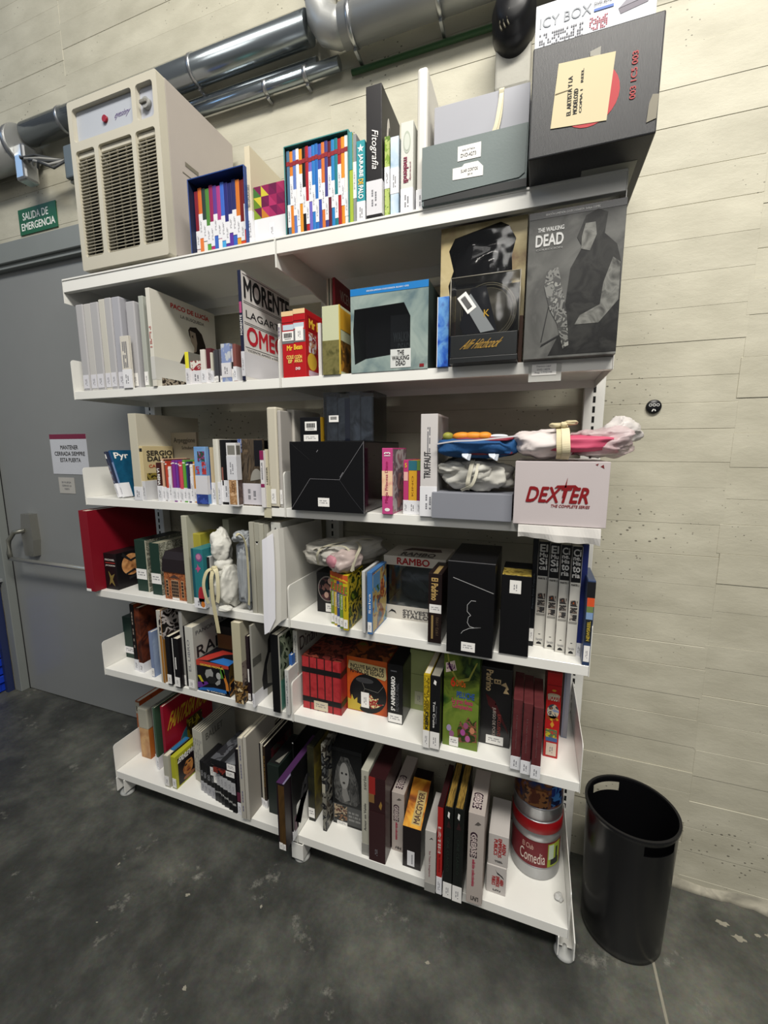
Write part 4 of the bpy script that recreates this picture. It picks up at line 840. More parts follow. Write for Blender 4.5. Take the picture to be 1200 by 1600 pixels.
# big black and white boxed set
it = Item('boxed_set', 'large grey and black boxed set at the right end, second shelf, shiny film cover', 'box set', (1.7766, 1.9976, -0.0300, 1.7630, 0.3558), .13, art(['#343433', '#5c5c59', '#454543', '#6e6e6a'], 7, .34, 6, .5, True), 'box', bev=.001)
it.rect('black_top_band', 'F', 0, .955, 1, 1, mat('#151516', .2)); it.text('EDICIÓN LIMITADA COLECCIONISTA  Incluye COMIC', 'F', .18, .966, .74, .985, PAPER, name='band_print', bold=.02); it.text('THE WALKING', 'F', .10, .865, .38, .895, mat('#b8b8b6', .3), bold=.06, name='title'); it.text('DEAD', 'F', .08, .77, .38, .85, mat('#b8b8b6', .3), bold=.10); it.text('COLECCIÓN', 'F', .09, .745, .37, .758, mat('#9c9c9a', .3), name='subtitle')
DK = art(['#101010', '#262624', '#0a0a0a', '#1c1c1b'], 20, .4, 6, .7, True); LT = art(['#4a4a47', '#73736e', '#2e2e2c'], 26, .4, 6, .7, True)
it.poly('dark_shape', 'F', [(.28, .02), (1, .02), (1, .30), (.985, .60), (.93, .72), (.80, .80), (.82, .93), (.72, .99-.03), (.60, .93), (.52, .80), (.58, .73), (.47, .60), (.44, .38), (.40, .18)], DK, .0006)
it.poly('pale_shape', 'F', [(.82, .48), (.90, .64), (.98, .60), (.985, .36), (.80, .22), (.55, .22), (.60, .28), (.80, .34)], LT, .0012); it.poly('pale_shape', 'F', [(.57, .72), (.66, .70), (.72, .80), (.70, .88), (.60, .88), (.57, .80)], LT, .0012)
it.poly('metal_shape', 'F', [(.22, .60), (.34, .62), (.38, .52), (.46, .30), (.50, .08), (.44, .06), (.36, .24), (.27, .34), (.20, .50)], art(['#222221', '#6c6c68', '#3a3a38', '#85857f'], 38, .2, 5, 1.0), .0016); it.poly('thin_line', 'F', [(.26, .38), (.268, .38), (.20, .12), (.19, .12)], INK, .0012); it.poly('thin_line', 'F', [(.20, .10), (.19, .085), (.42, .16), (.42, .17)], INK, .0012)
# label holder clipped to shelf edge
r_ = empty('label_holder', (1.792, -.0035, 1.708), 0, 'clear plastic label holder clipped to the front edge of the second shelf', 'label holder')
box('clear_sleeve', (0, .083, -.0012, 0, 0, .046), mat('#c9c9c4', .15, alpha=.55), r_, .0004); box('paper_insert', (.008, .070, -.0022, -.0013, .017, .046), PAPER, r_, 0)
for k, (s_, a, b) in enumerate((('Depósito Legal', .020, .056), ('DVD 14074', .022, .054), ('Reg. 1772146', .016, .060))): lettering('print_line', s_, Vector((0, -.0022, 0)), XV, ZV, (a, .037-.008*k, b, .042-.008*k), GREYINK, r_, 0, 0, .0004)

# ================================================================ THIRD ROW, LEFT BAY
it = Item('book', 'outer dark blue book leaning against the tall cream panel', 'book', (.168, .178, .02, 1.3235, .200), .13, mat('#2c3246', .4), 'book', lean=-.30); it.band(0, .3, .3); it.rect('photo_strip', 'F', .1, .3, .9, .75, art(['#5a4a52', '#7a8292', '#3a3442'], 60)); it.poly('white_mark', 'F', [(.2, .86), (.8, .84), (.8, .93), (.4, .95)], PAPER)
it = Item('book', 'inner teal blue book with white script, leaning against the tall cream panel', 'book', (.182, .193, .03, 1.3235, .205), .14, mat('#274a74', .4), 'book', lean=-.30, side=art(['#0f3c58', '#17506e', '#0c3048'], 12, soft=True)); it.band(0, .3, .3); it.text('Pyr', 'R', .08, .78, .55, .95, PAPER, bold=.02); it.rect('pale_strip', 'F', .1, .3, .9, .75, mat('#7a90b4', .4))
it = Item('binder', 'tall thin cream folder standing at the left of the third shelf', 'binder', (0.2884, 0.3302, 0.0000, 1.3210, 0.3455), .33, mat('#b9b4a2', .5), 'box', body='sleeve'); it.band(0, .16, .1)
it = Item('magazine', 'cream magazine with big black and red words, stacked after the tall folder', 'magazine', (0.3289, 0.3463, 0.0040, 1.3210, 0.2179), .15, mat('#c4b489', .45), 'book')
it.text('SERGIO\nDALMA', 'R', .12, .72, .98, .92, mat('#33302a', .5), bold=.04); it.text('CADORE 33', 'R', .16, .60, .98, .66, mat('#b04a32', .5), bold=.02, name='subtitle'); it.rect('landscape_photo', 'R', .08, .38, .99, .50, art(['#5b552a', '#8a7a3a', '#2f2c18'], 40)); it.band(0, .36, .95, mat('#c6c6c8', .5)); it.rect('dark_mark', 'F', .1, .9, .9, .96, INK)
it = Item('book', 'dull tan book reading Arpeggione, standing behind the small discs', 'book', (0.3067, 0.4682, 0.1650, 1.3210, 0.2760), .012, mat('#8f8672', .5), 'box', body='cover'); it.text('Arpeggione', 'F', .24, .82, .96, .92, mat('#3a352c', .5)); it.text('Schubert', 'F', .50, .74, .92, .79, mat('#4a453c', .5), name='subtitle'); it.poly('small_mark', 'F', [(.07, .80), (.13, .80), (.11, .86), (.10, .94), (.09, .86)], INK)
xs = [0.4080, 0.4314, 0.4413, 0.4547, 0.4645, 0.4776, 0.4907, 0.5037, 0.5133, 0.5262, 0.5391, 0.5518, 0.5645, 0.5740, 0.5866, 0.5960]
rows3 = [('#3c1c1a', 'dark maroon', .125), ('#c9a48a', 'salmon', .140), ('#5a3a2c', 'brown', .138), ('#b0402c', 'red', .130), ('#d8d5d0', 'white topped', .110), ('#8a2858', 'berry', .132), ('#7a3088', 'purple', .135), ('#683a90', 'violet', .133), ('#a02c58', 'raspberry', .130), ('#c44a58', 'coral', .125), ('#5c9a3a', 'lime green', .136), ('#284a7c', 'blue', .128), ('#2b2550', 'indigo', .130), ('#dcd8d4', 'plain white', .120), ('#c4842c', 'amber', .130)]
for i, (c, nm, h) in enumerate(rows3):
    it = Item('disc_case', '%s disc case, %s right of the SERGIO magazine' % (nm, ORD[i]), 'disc case', (xs[i], xs[i+1], .006+.004*(i % 3), 1.3215, h+.028), .125, mat(c, .35), 'box', 'disc cases on the third shelf')
    if i == 0: it.text('LA REINA', 'F', .25, .42, .8, .85, PAPER, rot=-90, bold=.03, lift=.0012); it.band(0, .4, .5)
    else: it.band(.0 if i % 2 else .03, .34+.12*((i*3) % 3 == 1)+(.35 if i in (4, 13) else 0), .6); it.rect('white_tick', 'F', 0, .92, 1, .945, PAPER)
it = Item('book', 'small book with sky blue painted cover, wrapped by a white label', 'book', (0.6144, 0.6696, -0.0060, 1.3210, 0.2148), .017, art(['#5a86b8', '#6a92c0', '#7aa0c8'], 12, soft=True), 'box', body='cover')
it.rect('red_figures', 'F', .1, .52, .4, .66, art(['#5a86b8', '#a8343c', '#5a86b8'], 70)); it.rect('red_figures', 'F', .62, .52, .98, .74, art(['#5a86b8', '#b03a34', '#8a2c3c'], 70)); it.rect('dark_birds', 'F', .3, .74, .9, .92, art(['#5a86b8', '#2c4a3c', '#7a2c50', '#5a86b8'], 60)); it.rect('navy_foot', 'F', 0, 0, 1, .17, art(['#2a3a7a', '#3c52a0'], 50)); it.band(.17, .50, .9, mat('#c9c8cc', .5), bars=False)
it = Item('book', 'thin bright blue book just right of the sky blue cover', 'book', (0.6504, 0.6687, 0.0120, 1.3210, 0.2053), .12, mat('#35579c', .4), 'book'); it.band(0, .26, .4)
it = Item('book', 'narrow tan book between the bright blue and the white spines', 'book', (0.6718, 0.6928, 0.0120, 1.3210, 0.2124), .12, mat('#b8a684', .5), 'book'); it.band(0, .38, .4)
it = Item('book', 'first of two tall white spines before the black framed book', 'book', (0.7001, 0.7120, 0.0000, 1.3210, 0.2425), .22, mat('#c6c3b6', .5), 'book'); it = Item('book', 'second of two tall white spines before the black framed book', 'book', (0.7120, 0.7239, 0.0000, 1.3210, 0.2424), .22, mat('#d3d0c4', .5), 'book'); it.band(0, .35, .2)
it = Item('book', 'large black book standing behind the white boxed block on the third shelf', 'book', (0.7232, 0.7758, 0.0080, 1.3210, 0.2402), .25, mat('#141416', .4), 'box', body='cover'); it.rect('red_thin_strip', 'F', .08, .30, .2, .58, mat('#8a5a50', .5)); it.band(.04, .38, .3)
it = Item('boxed_block', 'upright white boxed block with a grey square and tan foot picture', 'box', (0.7772, 0.8196, -0.0220, 1.3210, 0.2281), .028, mat('#cfcdcc', .45), 'box')
it.rect('grey_square', 'F', .15, .82, .9, .96, mat('#77756e', .5)); it.band(.42, .80, .9, mat('#c8c8cc', .5)); it.rect('tan_picture', 'F', .12, .03, .88, .42, art(['#b08c66', '#9a744e', '#c4a17c'], 60)); it.text('LISZT', 'F', .4, .22, .72, .40, mat('#6a4a30', .5), rot=-90, bold=.02); it.rect('grey_square', 'R', .1, .82, .8, .96, mat('#66645e', .5)); it.rect('wood_picture', 'R', .1, .03, .95, .42, art(['#4a3a34', '#5e4c44'], 40))
it = Item('book', 'wide dark photo book of tree bark with a big white label', 'book', (0.8016, 0.9079, 0.0120, 1.3210, 0.2420), .012, art(['#241f1a', '#51463a', '#3a3229', '#6a5a48', '#191614'], 12, .25, 6, 1.6, True, (3, 1, .8)), 'box', body='cover')
it.rect('blue_corner', 'F', 0, .80, .16, 1, art(['#4a5a8a', '#8a94b4', '#2a3252'], 60)); it.rect('black_side', 'F', .66, .60, 1, .98, mat('#17161a', .35)); it.ell('grey_arc', 'F', .72, .34, .26, .22, mat('#8b8981', .5), .0006, 24, 20, 170); it.band(.02, .34, .98, mat('#c4c0c6', .5))
it = Item('book', 'narrow book with magenta top and white body beside the bark photo', 'book', (0.9115, 0.9277, -0.0120, 1.3210, 0.2010), .10, mat('#cfcccc', .5), 'book'); it.rect('magenta_head', 'F', 0, .84, 1, 1, mat('#7f2450', .4)); it.rect('magenta_foot', 'F', 0, .36, 1, .42, mat('#7f2450', .4)); it.prints('F', .3, .5, .7, .8, 2, 10, GREYINK, 1)
it = Item('book', 'narrow cream book left of the white file boxes', 'book', (0.9244, 0.9379, 0.0000, 1.3210, 0.2053), .10, mat('#b5ae96', .5), 'book'); it.text('LIEDER', 'F', .3, .4, .7, .7, INK, rot=90)
r_ = empty('card_strip', ((0.9154, 0.9451, -0.0030, 1.3210, 0.0883)[0], -.0045, 1.284), 0, 'cream card strip hanging over the front edge of the third shelf', 'card')
box('strip', (0, .030, -.001, 0, 0, .034), mat('#b9b49c', .6), r_, 0); box('upright_flap', (0, .030, .0006, .0016, .0372, .115), mat('#b9b49c', .6), r_, 0); box('fold', (0, .030, -.001, .0016, .0372, .0382), mat('#b9b49c', .6), r_, 0)
it = Item('file_box', 'tall cream rounded file, leftmost of three beside the big black box', 'file', (0.9377, 0.9777, 0.0000, 1.3210, 0.3493), .072, mat('#bdb7a6', .4), 'box', bev=.006); it.sticker('F', .12, .04, .7, .19); it.rect('dark_foot', 'F', .05, 0, .95, .012, INK)
it = Item('file_box', 'thin grey file, middle one of three beside the big black box', 'file', (0.9805, 0.9937, 0.0000, 1.3210, 0.3372), .072, mat('#a8a49e', .4), 'box', bev=.003); it.sticker('F', .1, .04, .9, .19)
it = Item('file_box', 'rounded light file, right one of three beside the big black box', 'file', (0.9541, 1.0017, 0.0750, 1.3210, 0.3464), .20, mat('#b3afa6', .4), 'box', bev=.005)
# ================================================================ THIRD ROW, RIGHT BAY
it = Item('boxed_set', 'black box with barcode and yellow side lying on the big black box', 'box set', (1.043, 1.124, .045, 1.5525, .083), .12, mat('#101013', .35), 'box'); it.rect('yellow_side', 'R', 0, 0, 1, 1, mat('#9c7a1c', .4)); it.sticker('F', .25, .45, .82, .82, 'code'); it.sticker('F', .18, .02, .88, .28, 'h')
x0, x1, y, z, h = (1.130, 1.312, .06, 1.5525, .163)
r_ = empty('wrapped_set', (x0, y, z), 0, 'cellophane wrapped grey set standing on top of the big black box', 'box set'); w = x1-x0
bm = bmesh.new()
for k in range(4): add_box(bm, .006+k*(w-.012)/4, .004+(k+1)*(w-.012)/4, .006, .12, .002, h-.01-.006*(k % 2), .002, 1)
obj('case_row', bm, art(['#4d535c', '#68707c', '#3e444e', '#77808f'], 14, .3, 4, .6, True), r_)
box('blue_strip', (w*.42, w*.52, .004, .0058, .002, h-.02), mat('#2c3350', .4), r_, 0)
bm = bmesh.new(); n = 14
grid = [[bm.verts.new((w*i/n, -.001+.004*noise.noise(Vector((i*.5, j*.6, 3))), h*j/n)) for i in range(n+1)] for j in range(n+1)]
for j in range(n):
    for i in range(n): bm.faces.new((grid[j][i], grid[j][i+1], grid[j+1][i+1], grid[j+1][i])).smooth = True
add_box(bm, w, w+.0006, 0, .13, 0, h); add_box(bm, -.0006, 0, 0, .13, 0, h); add_box(bm, 0, w, 0, .13, h, h+.0006)
obj('cellophane', bm, film('#eef2f4', .12, .5, .93), r_)
P0 = Vector((w*.12, -.006, h*.40)); bm = bmesh.new(); flatshape(bm, P0, XV, ZV, [(0, 0), (.036, 0), (.036, .022), (0, .022)], .0006)
for k in range(10): flatshape(bm, P0, XV, ZV, [(.006+.0024*k, .008), (.0073+.0024*k, .008), (.0073+.0024*k, .018), (.006+.0024*k, .018)], .0012, mi=1)
obj('barcode_sticker', bm, None, r_, mats=[PAPER, INK])
it = Item('big_black_box', 'big black cube like box with worn white fold lines and one small label', 'box', (1.0434, 1.3132, -0.0280, 1.3210, 0.2309), .36, BLACK, 'box', bev=.001)
WL = mat('#77767a', .6)
def crease(it, f, pts, wd=.004, m=None, name='worn_crease'):
    for (a, b), (c, d) in zip(pts, pts[1:]):
        P, U, V, W_, H_ = it.frame(f); L = math.hypot((c-a)*W_, (d-b)*H_); nx, ny = -(d-b)*H_/L, (c-a)*W_/L; t = wd/2*.25
        bm = bmesh.new(); flatshape(bm, P, U, V, [(a*W_+nx*t, b*H_+ny*t), (c*W_+nx*t, d*H_+ny*t), (c*W_-nx*t, d*H_-ny*t), (a*W_-nx*t, b*H_-ny*t)], .0008); obj(name, bm, m or WL, it.root)
crease(it, 'F', [(.005, .02), (.28, .47), (.68, .465), (1, .99)]); crease(it, 'F', [(.68, .465), (.84, .22), (.99, .02)], .0025, mat('#3c3c40', .6)); crease(it, 'F', [(.999, 0), (.999, 1)], .005); crease(it, 'F', [(.005, .99), (.28, .74)], .002, mat('#2a2a2c', .6)); crease(it, 'F', [(.69, .50), (.73, .57)], .008); crease(it, 'F', [(.38, .85), (.40, .88)], .008)
it.sticker('F', .385, .075, .54, .20, 'h'); it.rect('purple_reflecting_side', 'R', .02, .02, .98, .98, mat('#1c1016', .12, coat=.6))
it = Item('pink_box', 'pink box with white script on a glowing cream spine', 'box set', (1.3670, 1.4028, -0.0100, 1.3210, 0.2093), .15, mat('#b8447c', .35), 'box')
it.rect('cream_centre', 'F', 0, .28, 1, .66, art(['#dcae8e', '#e4c4a0', '#cf7c80'], 14, soft=True)); it.text('Magia Princesa Disco', 'F', .30, .18, .66, .80, mat('#a02058', .4), rot=90, lift=.0014); it.text('13', 'F', .2, .88, .8, .94, PAPER, rot=90, bold=.03, name='number'); it.ell('white_mark', 'F', .5, .07, .25, .025, PAPER); it.rect('clear_side', 'R', .02, .02, .98, .98, art(['#9a7c80', '#b8b4b4', '#7a6a72', '#b48a86'], 14), .0006)
xs = [1.4310, 1.4481, 1.4755, 1.4880]
for i, (c, nm, h) in enumerate((('#b03a6c', 'slim pink and white disc case after the pink box', .172), ('#c8962c', 'yellow bodied case with teal head, third row', .170), ('#7a2a48', 'maroon case with green head touching the white TRUFFAUT spine', .170))):
    it = Item('disc_case', nm, 'disc case', (xs[i], xs[i+1], .012, 1.3215, h), .13, mat(c, .35), 'box'); it.band(0, .26, .4)
    if i == 1: it.rect('teal_head', 'F', 0, .82, 1, 1, mat('#2c6472', .4)); it.text('KINO', 'F', .4, .35, .6, .72, mat('#8a5c1c', .4), rot=90)
    if i == 2: it.rect('green_head', 'F', 0, .82, 1, 1, mat('#5c7a3a', .4))
    if i == 0: it.rect('pale_picture', 'F', .1, .62, .9, .78, mat('#d8a8a0', .4)); it.text('5', 'F', .3, .86, .7, .94, mat('#d8b02c', .4), bold=.03)
it = Item('boxed_set', 'tall white box reading TRUFFAUT up its spine', 'box set', (1.4918, 1.5444, -0.0100, 1.3210, 0.3098), .16, mat('#c3bfbd', .45), 'box')
it.text('TRUFFAUT', 'F', .22, .38, .62, .64, mat('#2a2a2c', .5), rot=90, bold=.01); it.prints('F', .38, .60, .60, .88, 2, 14, GREYINK, 1); it.band(.0, .30, .3); it.rect('grey_side', 'R', .02, .02, .98, .98, art(['#8a8886', '#9a9896', '#75736f'], 10, soft=True))
it = Item('grey_box', 'flat slate grey cardboard box under a tissue wrapped bundle', 'box', (1.5334, 1.7662, -0.0300, 1.3210, 0.0781), .24, mat('#7f8189', .55), 'box')
GZ = it.root.location.z+it.h; gx = it.root.location.x; gw = it.w
TIS = mat('#bab8b0', .6, bump=.2, bscale=8, var=.05); 
r_ = empty('tissue_bundle', (gx+gw*.5, .05, GZ+.001), 0, 'crumpled white tissue bundle tied with ribbon on the slate grey box', 'bundle')
lump('tissue', (0, .01, .050), (gw*.47, .075, .052), TIS, r_, 5, 72, 48, .75, .20, 2.4, .14, .93); lump('tissue_fold', (-gw*.28, -.03, .070), (.05, .035, .022), TIS, r_, 9, 40, 28, .9, .3, 2.0, .15); lump('tissue_fold', (.02, -.05, .055), (.035, .02, .028), TIS, r_, 11, 40, 28, .9, .35, 2.0, .18)
RB = mat('#b9b5a4', .6); ribbon('ribbon', [(-.012, -.066, .008), (-.010, -.078, .03), (-.006, -.070, .06), (-.002, -.05, .09), (0, 0, .105)], .012, RB, r_); ribbon('ribbon', [(-.03, -.07, .006), (.0, -.080, .022), (.012, -.078, .05), (.016, -.06, .085)], .009, RB, r_)
# blue fabric pouch lying on top
pw = .196
r_ = empty('fabric_pouch', (1.660, .02, GZ+.112), 0, 'blue and red fabric pouch with orange print lying on the tissue bundle', 'pouch')
NB = mat('#1c4a7a', .7, bump=.3, bscale=200); 
lump('pouch_body', (0, .02, .022), (pw*.60, .085, .034), NB, r_, 14, 64, 36, .55, .10, 1.6, .04); lump('lower_layer', (.01, .03, .008), (pw*.50, .08, .012), mat('#6a2430', .6), r_, 15, 48, 24, .6, .1, 1.5, .05)
lump('red_top_panel', (0, .03, .044), (pw*.54, .078, .012), mat('#7a2434', .6), r_, 16, 56, 24, .6, .1, 1.5, .04)
for k, (dx, rr) in enumerate(((-.075, .016), (-.035, .026), (.0, .028), (.03, .022))): lump('orange_print', (dx-.01, -.028, .052), (rr, .02, .013), mat('#d8862a' if k else '#8a8a3a', .5), r_, 20+k, 24, 16, .9, .05, 1, 0)
lump('white_print', (.06, -.03, .052), (.026, .014, .006), mat('#d0d4d8', .5), r_, 25, 24, 16, .9, .05, 1, 0)
ribbon('white_piping', [(-pw*.60, -.045, .030), (-pw*.3, -.066, .038), (0, -.070, .040), (pw*.3, -.068, .046), (pw*.58, -.05, .052)], .004, mat('#c9c6c8', .6), r_, (0, 0, 1), .004)
for sx in (-.03, .045): ribbon('strap_end', [(sx, -.05, .002), (sx+.005, -.075, -.004), (sx+.02, -.078, -.007)], .018, mat('#c5ccd6', .5), r_, (1, 0, 0), .003)
# Dexter carton
dg = (1.7710, 2.0035, -.055, 1.3225, .172)
it = Item('carton', 'white carton with big dark red lettering overhanging the right end', 'carton', dg, .36, mat('#b9b0b0', .5), 'box', bev=.0012)
it.text('DEXTER', 'F', .15, .36, .82, .61, mat('#7c1318', .45), bold=.05, shear=.06, lift=.0012); DR_ = mat('#7c1318', .45); it.poly('title_spike', 'F', [(.525, .45), (.545, .60), (.575, .76), (.565, .60), (.56, .45)], DR_, .0016); it.poly('title_bar', 'F', [(.44, .59), (.47, .635), (.66, .645), (.69, .61), (.60, .605), (.50, .60)], DR_, .0016)
it.text('THE COMPLETE SERIES', 'F', .41, .29, .82, .335, mat('#7c1318', .45), bold=.02, shear=.02, name='subtitle'); it.poly('red_scuff', 'F', [(.90, .93), (.94, .90), (.93, .96)], mat('#6a1c20', .5)); it.poly('red_scuff', 'F', [(.85, .96), (.87, .94), (.88, .975)], mat('#6a1c20', .5))
r_ = empty('tissue_sheet', (1.786, -.072, 1.2965), 0, 'loose white tissue paper drooping below the white carton', 'paper')
bm = bmesh.new(); n = 24; prev = None
for i in range(n+1):
    u = i/n; x = .205*u; k_ = .002*math.sin(u*9)+.001*math.sin(u*23)
    rr = [bm.verts.new(c) for c in ((x, .060, .0245), (x, .008, .0240), (x, .002+k_, .006-.006*u), (x, .004+2*k_, -.008-.012*u+k_))]
    if prev:
        for k in range(3): bm.faces.new((prev[k], prev[k+1], rr[k+1], rr[k]))
    prev = rr
rr = bmesh.ops.extrude_face_region(bm, geom=bm.faces[:]); bmesh.ops.translate(bm, vec=(0, .0008, .0003), verts=[q for q in rr['geom'] if isinstance(q, bmesh.types.BMVert)]); bmesh.ops.recalc_face_normals(bm, faces=bm.faces)
obj('paper_sheet', bm, mat('#c4c1bc', .6), r_)
PT = mat('#cbc2bf', .6, bump=.2, bscale=8, var=.04)
r_ = empty('pink_bundle', (1.90, .05, 1.497), 0, 'pink item in white tissue tied with cream ribbon on top of the white carton', 'bundle')
lump('pink_contents', (.02, -.01, .042), (.125, .085, .030), mat('#b84a66', .5, var=.2, vscale=20), r_, 33, 64, 40, .7, .12, 1.8, .04)
lump('tissue', (-.055, -.01, .043), (.085, .097, .043), PT, r_, 31, 72, 48, .7, .16, 1.7, .10, .97); lump('tissue', (.085, .0, .047), (.090, .085, .042), mat('#cdb9ba', .3, bump=.2, bscale=8, alpha=.6), r_, 37, 72, 48, .8, .25, 2.0, .16)
lump('tissue_corner', (.135, .0, .075), (.055, .05, .045), mat('#cac5c2', .35, bump=.2, bscale=8, alpha=.85), r_, 41, 56, 40, 1.25, .3, 1.5, .16)
CRB = mat('#c9bd98', .6)
ribbon('ribbon', [(-.012, -.085, .004), (-.012, -.108, .02), (-.014, -.110, .048), (-.015, -.09, .078), (-.015, -.03, .092), (-.015, .05, .085)], .030, CRB, r_); ribbon('ribbon', [(-.006, -.086, .003), (-.004, -.112, .022), (-.006, -.113, .05), (-.008, -.09, .081), (-.01, -.03, .094)], .020, mat('#d2c7a6', .6), r_)
for sx in (-1, 1): lump('bow_loop', (-.012+sx*.018, -.074, .096+.003*sx), (.018, .012, .007), CRB, r_, 45+sx, 24, 16, .8, .2, 1.5, .05)
lump('bow_knot', (-.012, -.080, .094), (.009, .008, .008), CRB, r_, 48, 20, 14, .8, .1)

# ================================================================ FOURTH ROW, LEFT BAY
it = Item('red_folder', 'large dark red folder with white foot, left end of the fourth shelf', 'folder', (-0.0175, 0.0339, -0.0280, 0.9080, 0.3580), .34, mat('#7c1120', .45), 'book'); it.root.location.z = .9085; it.rect('white_foot', 'F', 0, 0, .55, .03, PAPER)
FX = it.root.location.x; it.root.location.x = FX+.002
it = Item('boxed_set', 'small black boxed set with amber portrait art beside the red folder', 'box set', (0.0386, 0.1138, 0.0220, 0.9080, 0.1646), .14, mat('#151214', .35), 'box')
it.text('MICHAEL', 'F', .12, .80, .9, .85, mat('#c9c4be', .5), bold=.02); it.text('JACKSON', 'F', .12, .64, .9, .69, mat('#c9c4be', .5), bold=.02); it.rect('red_rule', 'F', .12, .73, .9, .75, mat('#a03028', .5)); it.poly('gold_figure', 'F', [(.3, .12), (.5, .2), (.75, .1), (.6, .28), (.8, .45), (.5, .38), (.3, .5), (.4, .3)], mat('#7a6a3a', .4))
it.ell('amber_face', 'R', .52, .62, .34, .30, art(['#8a5a34', '#c48a56', '#d8a46c', '#a8703f'], 22, soft=True)); it.poly('dark_branch', 'R', [(.2, .9), (.5, .7), (.9, .8), (.95, .85), (.5, .76), (.25, .98)], INK, .0012); it.poly('dark_branch', 'R', [(.3, .35), (.6, .42), (.9, .3), (.9, .35), (.6, .48), (.3, .4)], INK, .0012); it.poly('dark_branch', 'R', [(.4, .2), (.7, .25), (.9, .12), (.9, .2), (.7, .32), (.4, .28)], INK, .0012)
it = Item('album_box', 'left dark green album box with white foot label, fourth shelf', 'box', (0.1970, 0.2647, 0.0500, 0.9080, 0.2308), .20, mat('#1d342b', .5), 'box'); it.rect('cream_edge', 'F', .93, 0, 1, 1, mat('#a9a592', .5)); it.sticker('F', .0, .24, .88, .44, 'h'); it.rect('pale_side', 'R', 0, 0, 1, 1, art(['#8a8a7a', '#66665a', '#a4a494'], 60)); it.rect('dark_top', 'T', .3, .1, 1, 1, mat('#141414', .4))
it = Item('album_box', 'right dark green album box with speckled side, behind the tin house', 'box', (0.3001, 0.3542, 0.0350, 0.9080, 0.2273), .20, mat('#1d342b', .5), 'box'); it.sticker('F', .0, .22, 1, .42, 'h'); it.rect('speckled_side', 'R', 0, 0, 1, 1, art(['#8a8a7a', '#5a5a4e', '#a4a494', '#77776a'], 80)); it.rect('cream_top', 'T', .3, .0, 1, 1, mat('#8f8c78', .5))
# house shaped tin
x0, x1, y, z, h = (0.3911, 0.5036, 0.0150, 0.9080, 0.2037)
w = x1-x0; r_ = empty('house_tin', (x0, y, z), 0, 'little brick house shaped tin with dark mansard roof', 'tin')
BR = art(['#8a4f30', '#a8663c', '#7a4428', '#94583a'], 60, .5)
box('brick_body', (0, w, 0, .12, 0, h*.60), BR, r_, .001)
bm = bmesh.new(); prism(bm, [(-.004, h*.58), (.124, h*.58), (.118, h*.84), (.10, h*.98), (.02, h*.98), (.002, h*.84)], -.004, w+.004); obj('roof', bm, mat('#1c1518', .6), r_)
for cx in (w*.5,):
    bm = bmesh.new(); flatshape(bm, Vector((0, 0, 0)), XV, ZV, [(w*.34, h*.05), (w*.68, h*.05), (w*.68, h*.42), (w*.34, h*.42)], .0004); flatshape(bm, Vector((0, 0, 0)), XV, ZV, [(w*.25, h*.46), (w*.77, h*.46), (w*.51, h*.53)], .0004, mi=1)
    for a in range(4):
        for b in range(5): u = w*(.36+.08*a); v = h*(.07+.068*b); flatshape(bm, Vector((0, 0, 0)), XV, ZV, [(u, v), (u+w*.06, v), (u+w*.06, v+h*.055), (u, v+h*.055)], .001, mi=2)
    obj('window_front', bm, None, r_, mats=[mat('#a8876a', .5), mat('#4a3630', .5), mat('#1e1c1e', .3)])
for a in (.08, .80):
    bm = bmesh.new(); flatshape(bm, Vector((0, 0, 0)), XV, ZV, [(w*a, h*.06), (w*(a+.12), h*.06), (w*(a+.12), h*.42), (w*a, h*.42)], .0004)
    for b in range(5): v = h*(.075+.068*b); flatshape(bm, Vector((0, 0, 0)), XV, ZV, [(w*(a+.02), v), (w*(a+.10), v), (w*(a+.10), v+h*.05), (w*(a+.02), v+h*.05)], .001, mi=1)
    obj('side_window', bm, None, r_, mats=[mat('#b08a66', .5), mat('#2a2422', .4)])
bm = bmesh.new(); flatshape(bm, Vector((0, 0, 0)), XV, ZV, [(w*.35, h*.01), (w*.68, h*.01), (w*.68, h*.045), (w*.35, h*.045)], .001); obj('sticker', bm, PAPER, r_)
BND = mat('#a9a896', .5)
it = Item('file_box', 'tall cream file box right of the tin house', 'file', (0.5207, 0.5470, 0.0000, 0.9080, 0.3604), .27, BND, 'box', bev=.0015)
it = Item('yellow_case', 'translucent yellow plastic case squeezed behind the teal box', 'case', (0.5288, 0.5818, 0.0300, 0.9080, 0.2856), .10, mat('#9c9334', .25, coat=.3), 'box', bev=.003)
it = Item('file_box', 'second tall cream file box, rising behind the teal box', 'file', (0.5042, 0.5347, 0.1200, 0.9080, 0.3350), .21, BND, 'box', bev=.0015)
it = Item('file_box', 'third tall cream file box, between the two wrapped bundles', 'file', (0.6083, 0.6410, 0.1300, 0.9080, 0.3310), .20, BND, 'box', bev=.0015)
it = Item('teal_box', 'teal cartoon box with red figure at its foot overhanging the shelf edge', 'box', (0.5822, 0.6363, -0.0220, 0.9080, 0.2390), .10, mat('#2a6f76', .35), 'box', bev=.002)
it.rect('teal_edge', 'F', 0, .18, .2, 1, mat('#1c4f5c', .4)); it.ell('purple_badge', 'F', .68, .86, .30, .07, mat('#7a4a80', .4)); it.ell('pink_badge', 'F', .66, .87, .2, .045, mat('#b87a98', .4), .0008); it.poly('pink_splash', 'F', [(.3, .66), (.5, .70), (.5, .75), (.62, .70), (.8, .68), (.62, .64), (.5, .60), (.45, .65)], mat('#b04a7a', .4)); it.ell('red_figure', 'F', .70, .20, .28, .17, mat('#a32a34', .4)); it.ell('orange_shoe', 'F', .8, .07, .18, .05, mat('#c8742c', .4), .0008); it.band(0, .17, .5)
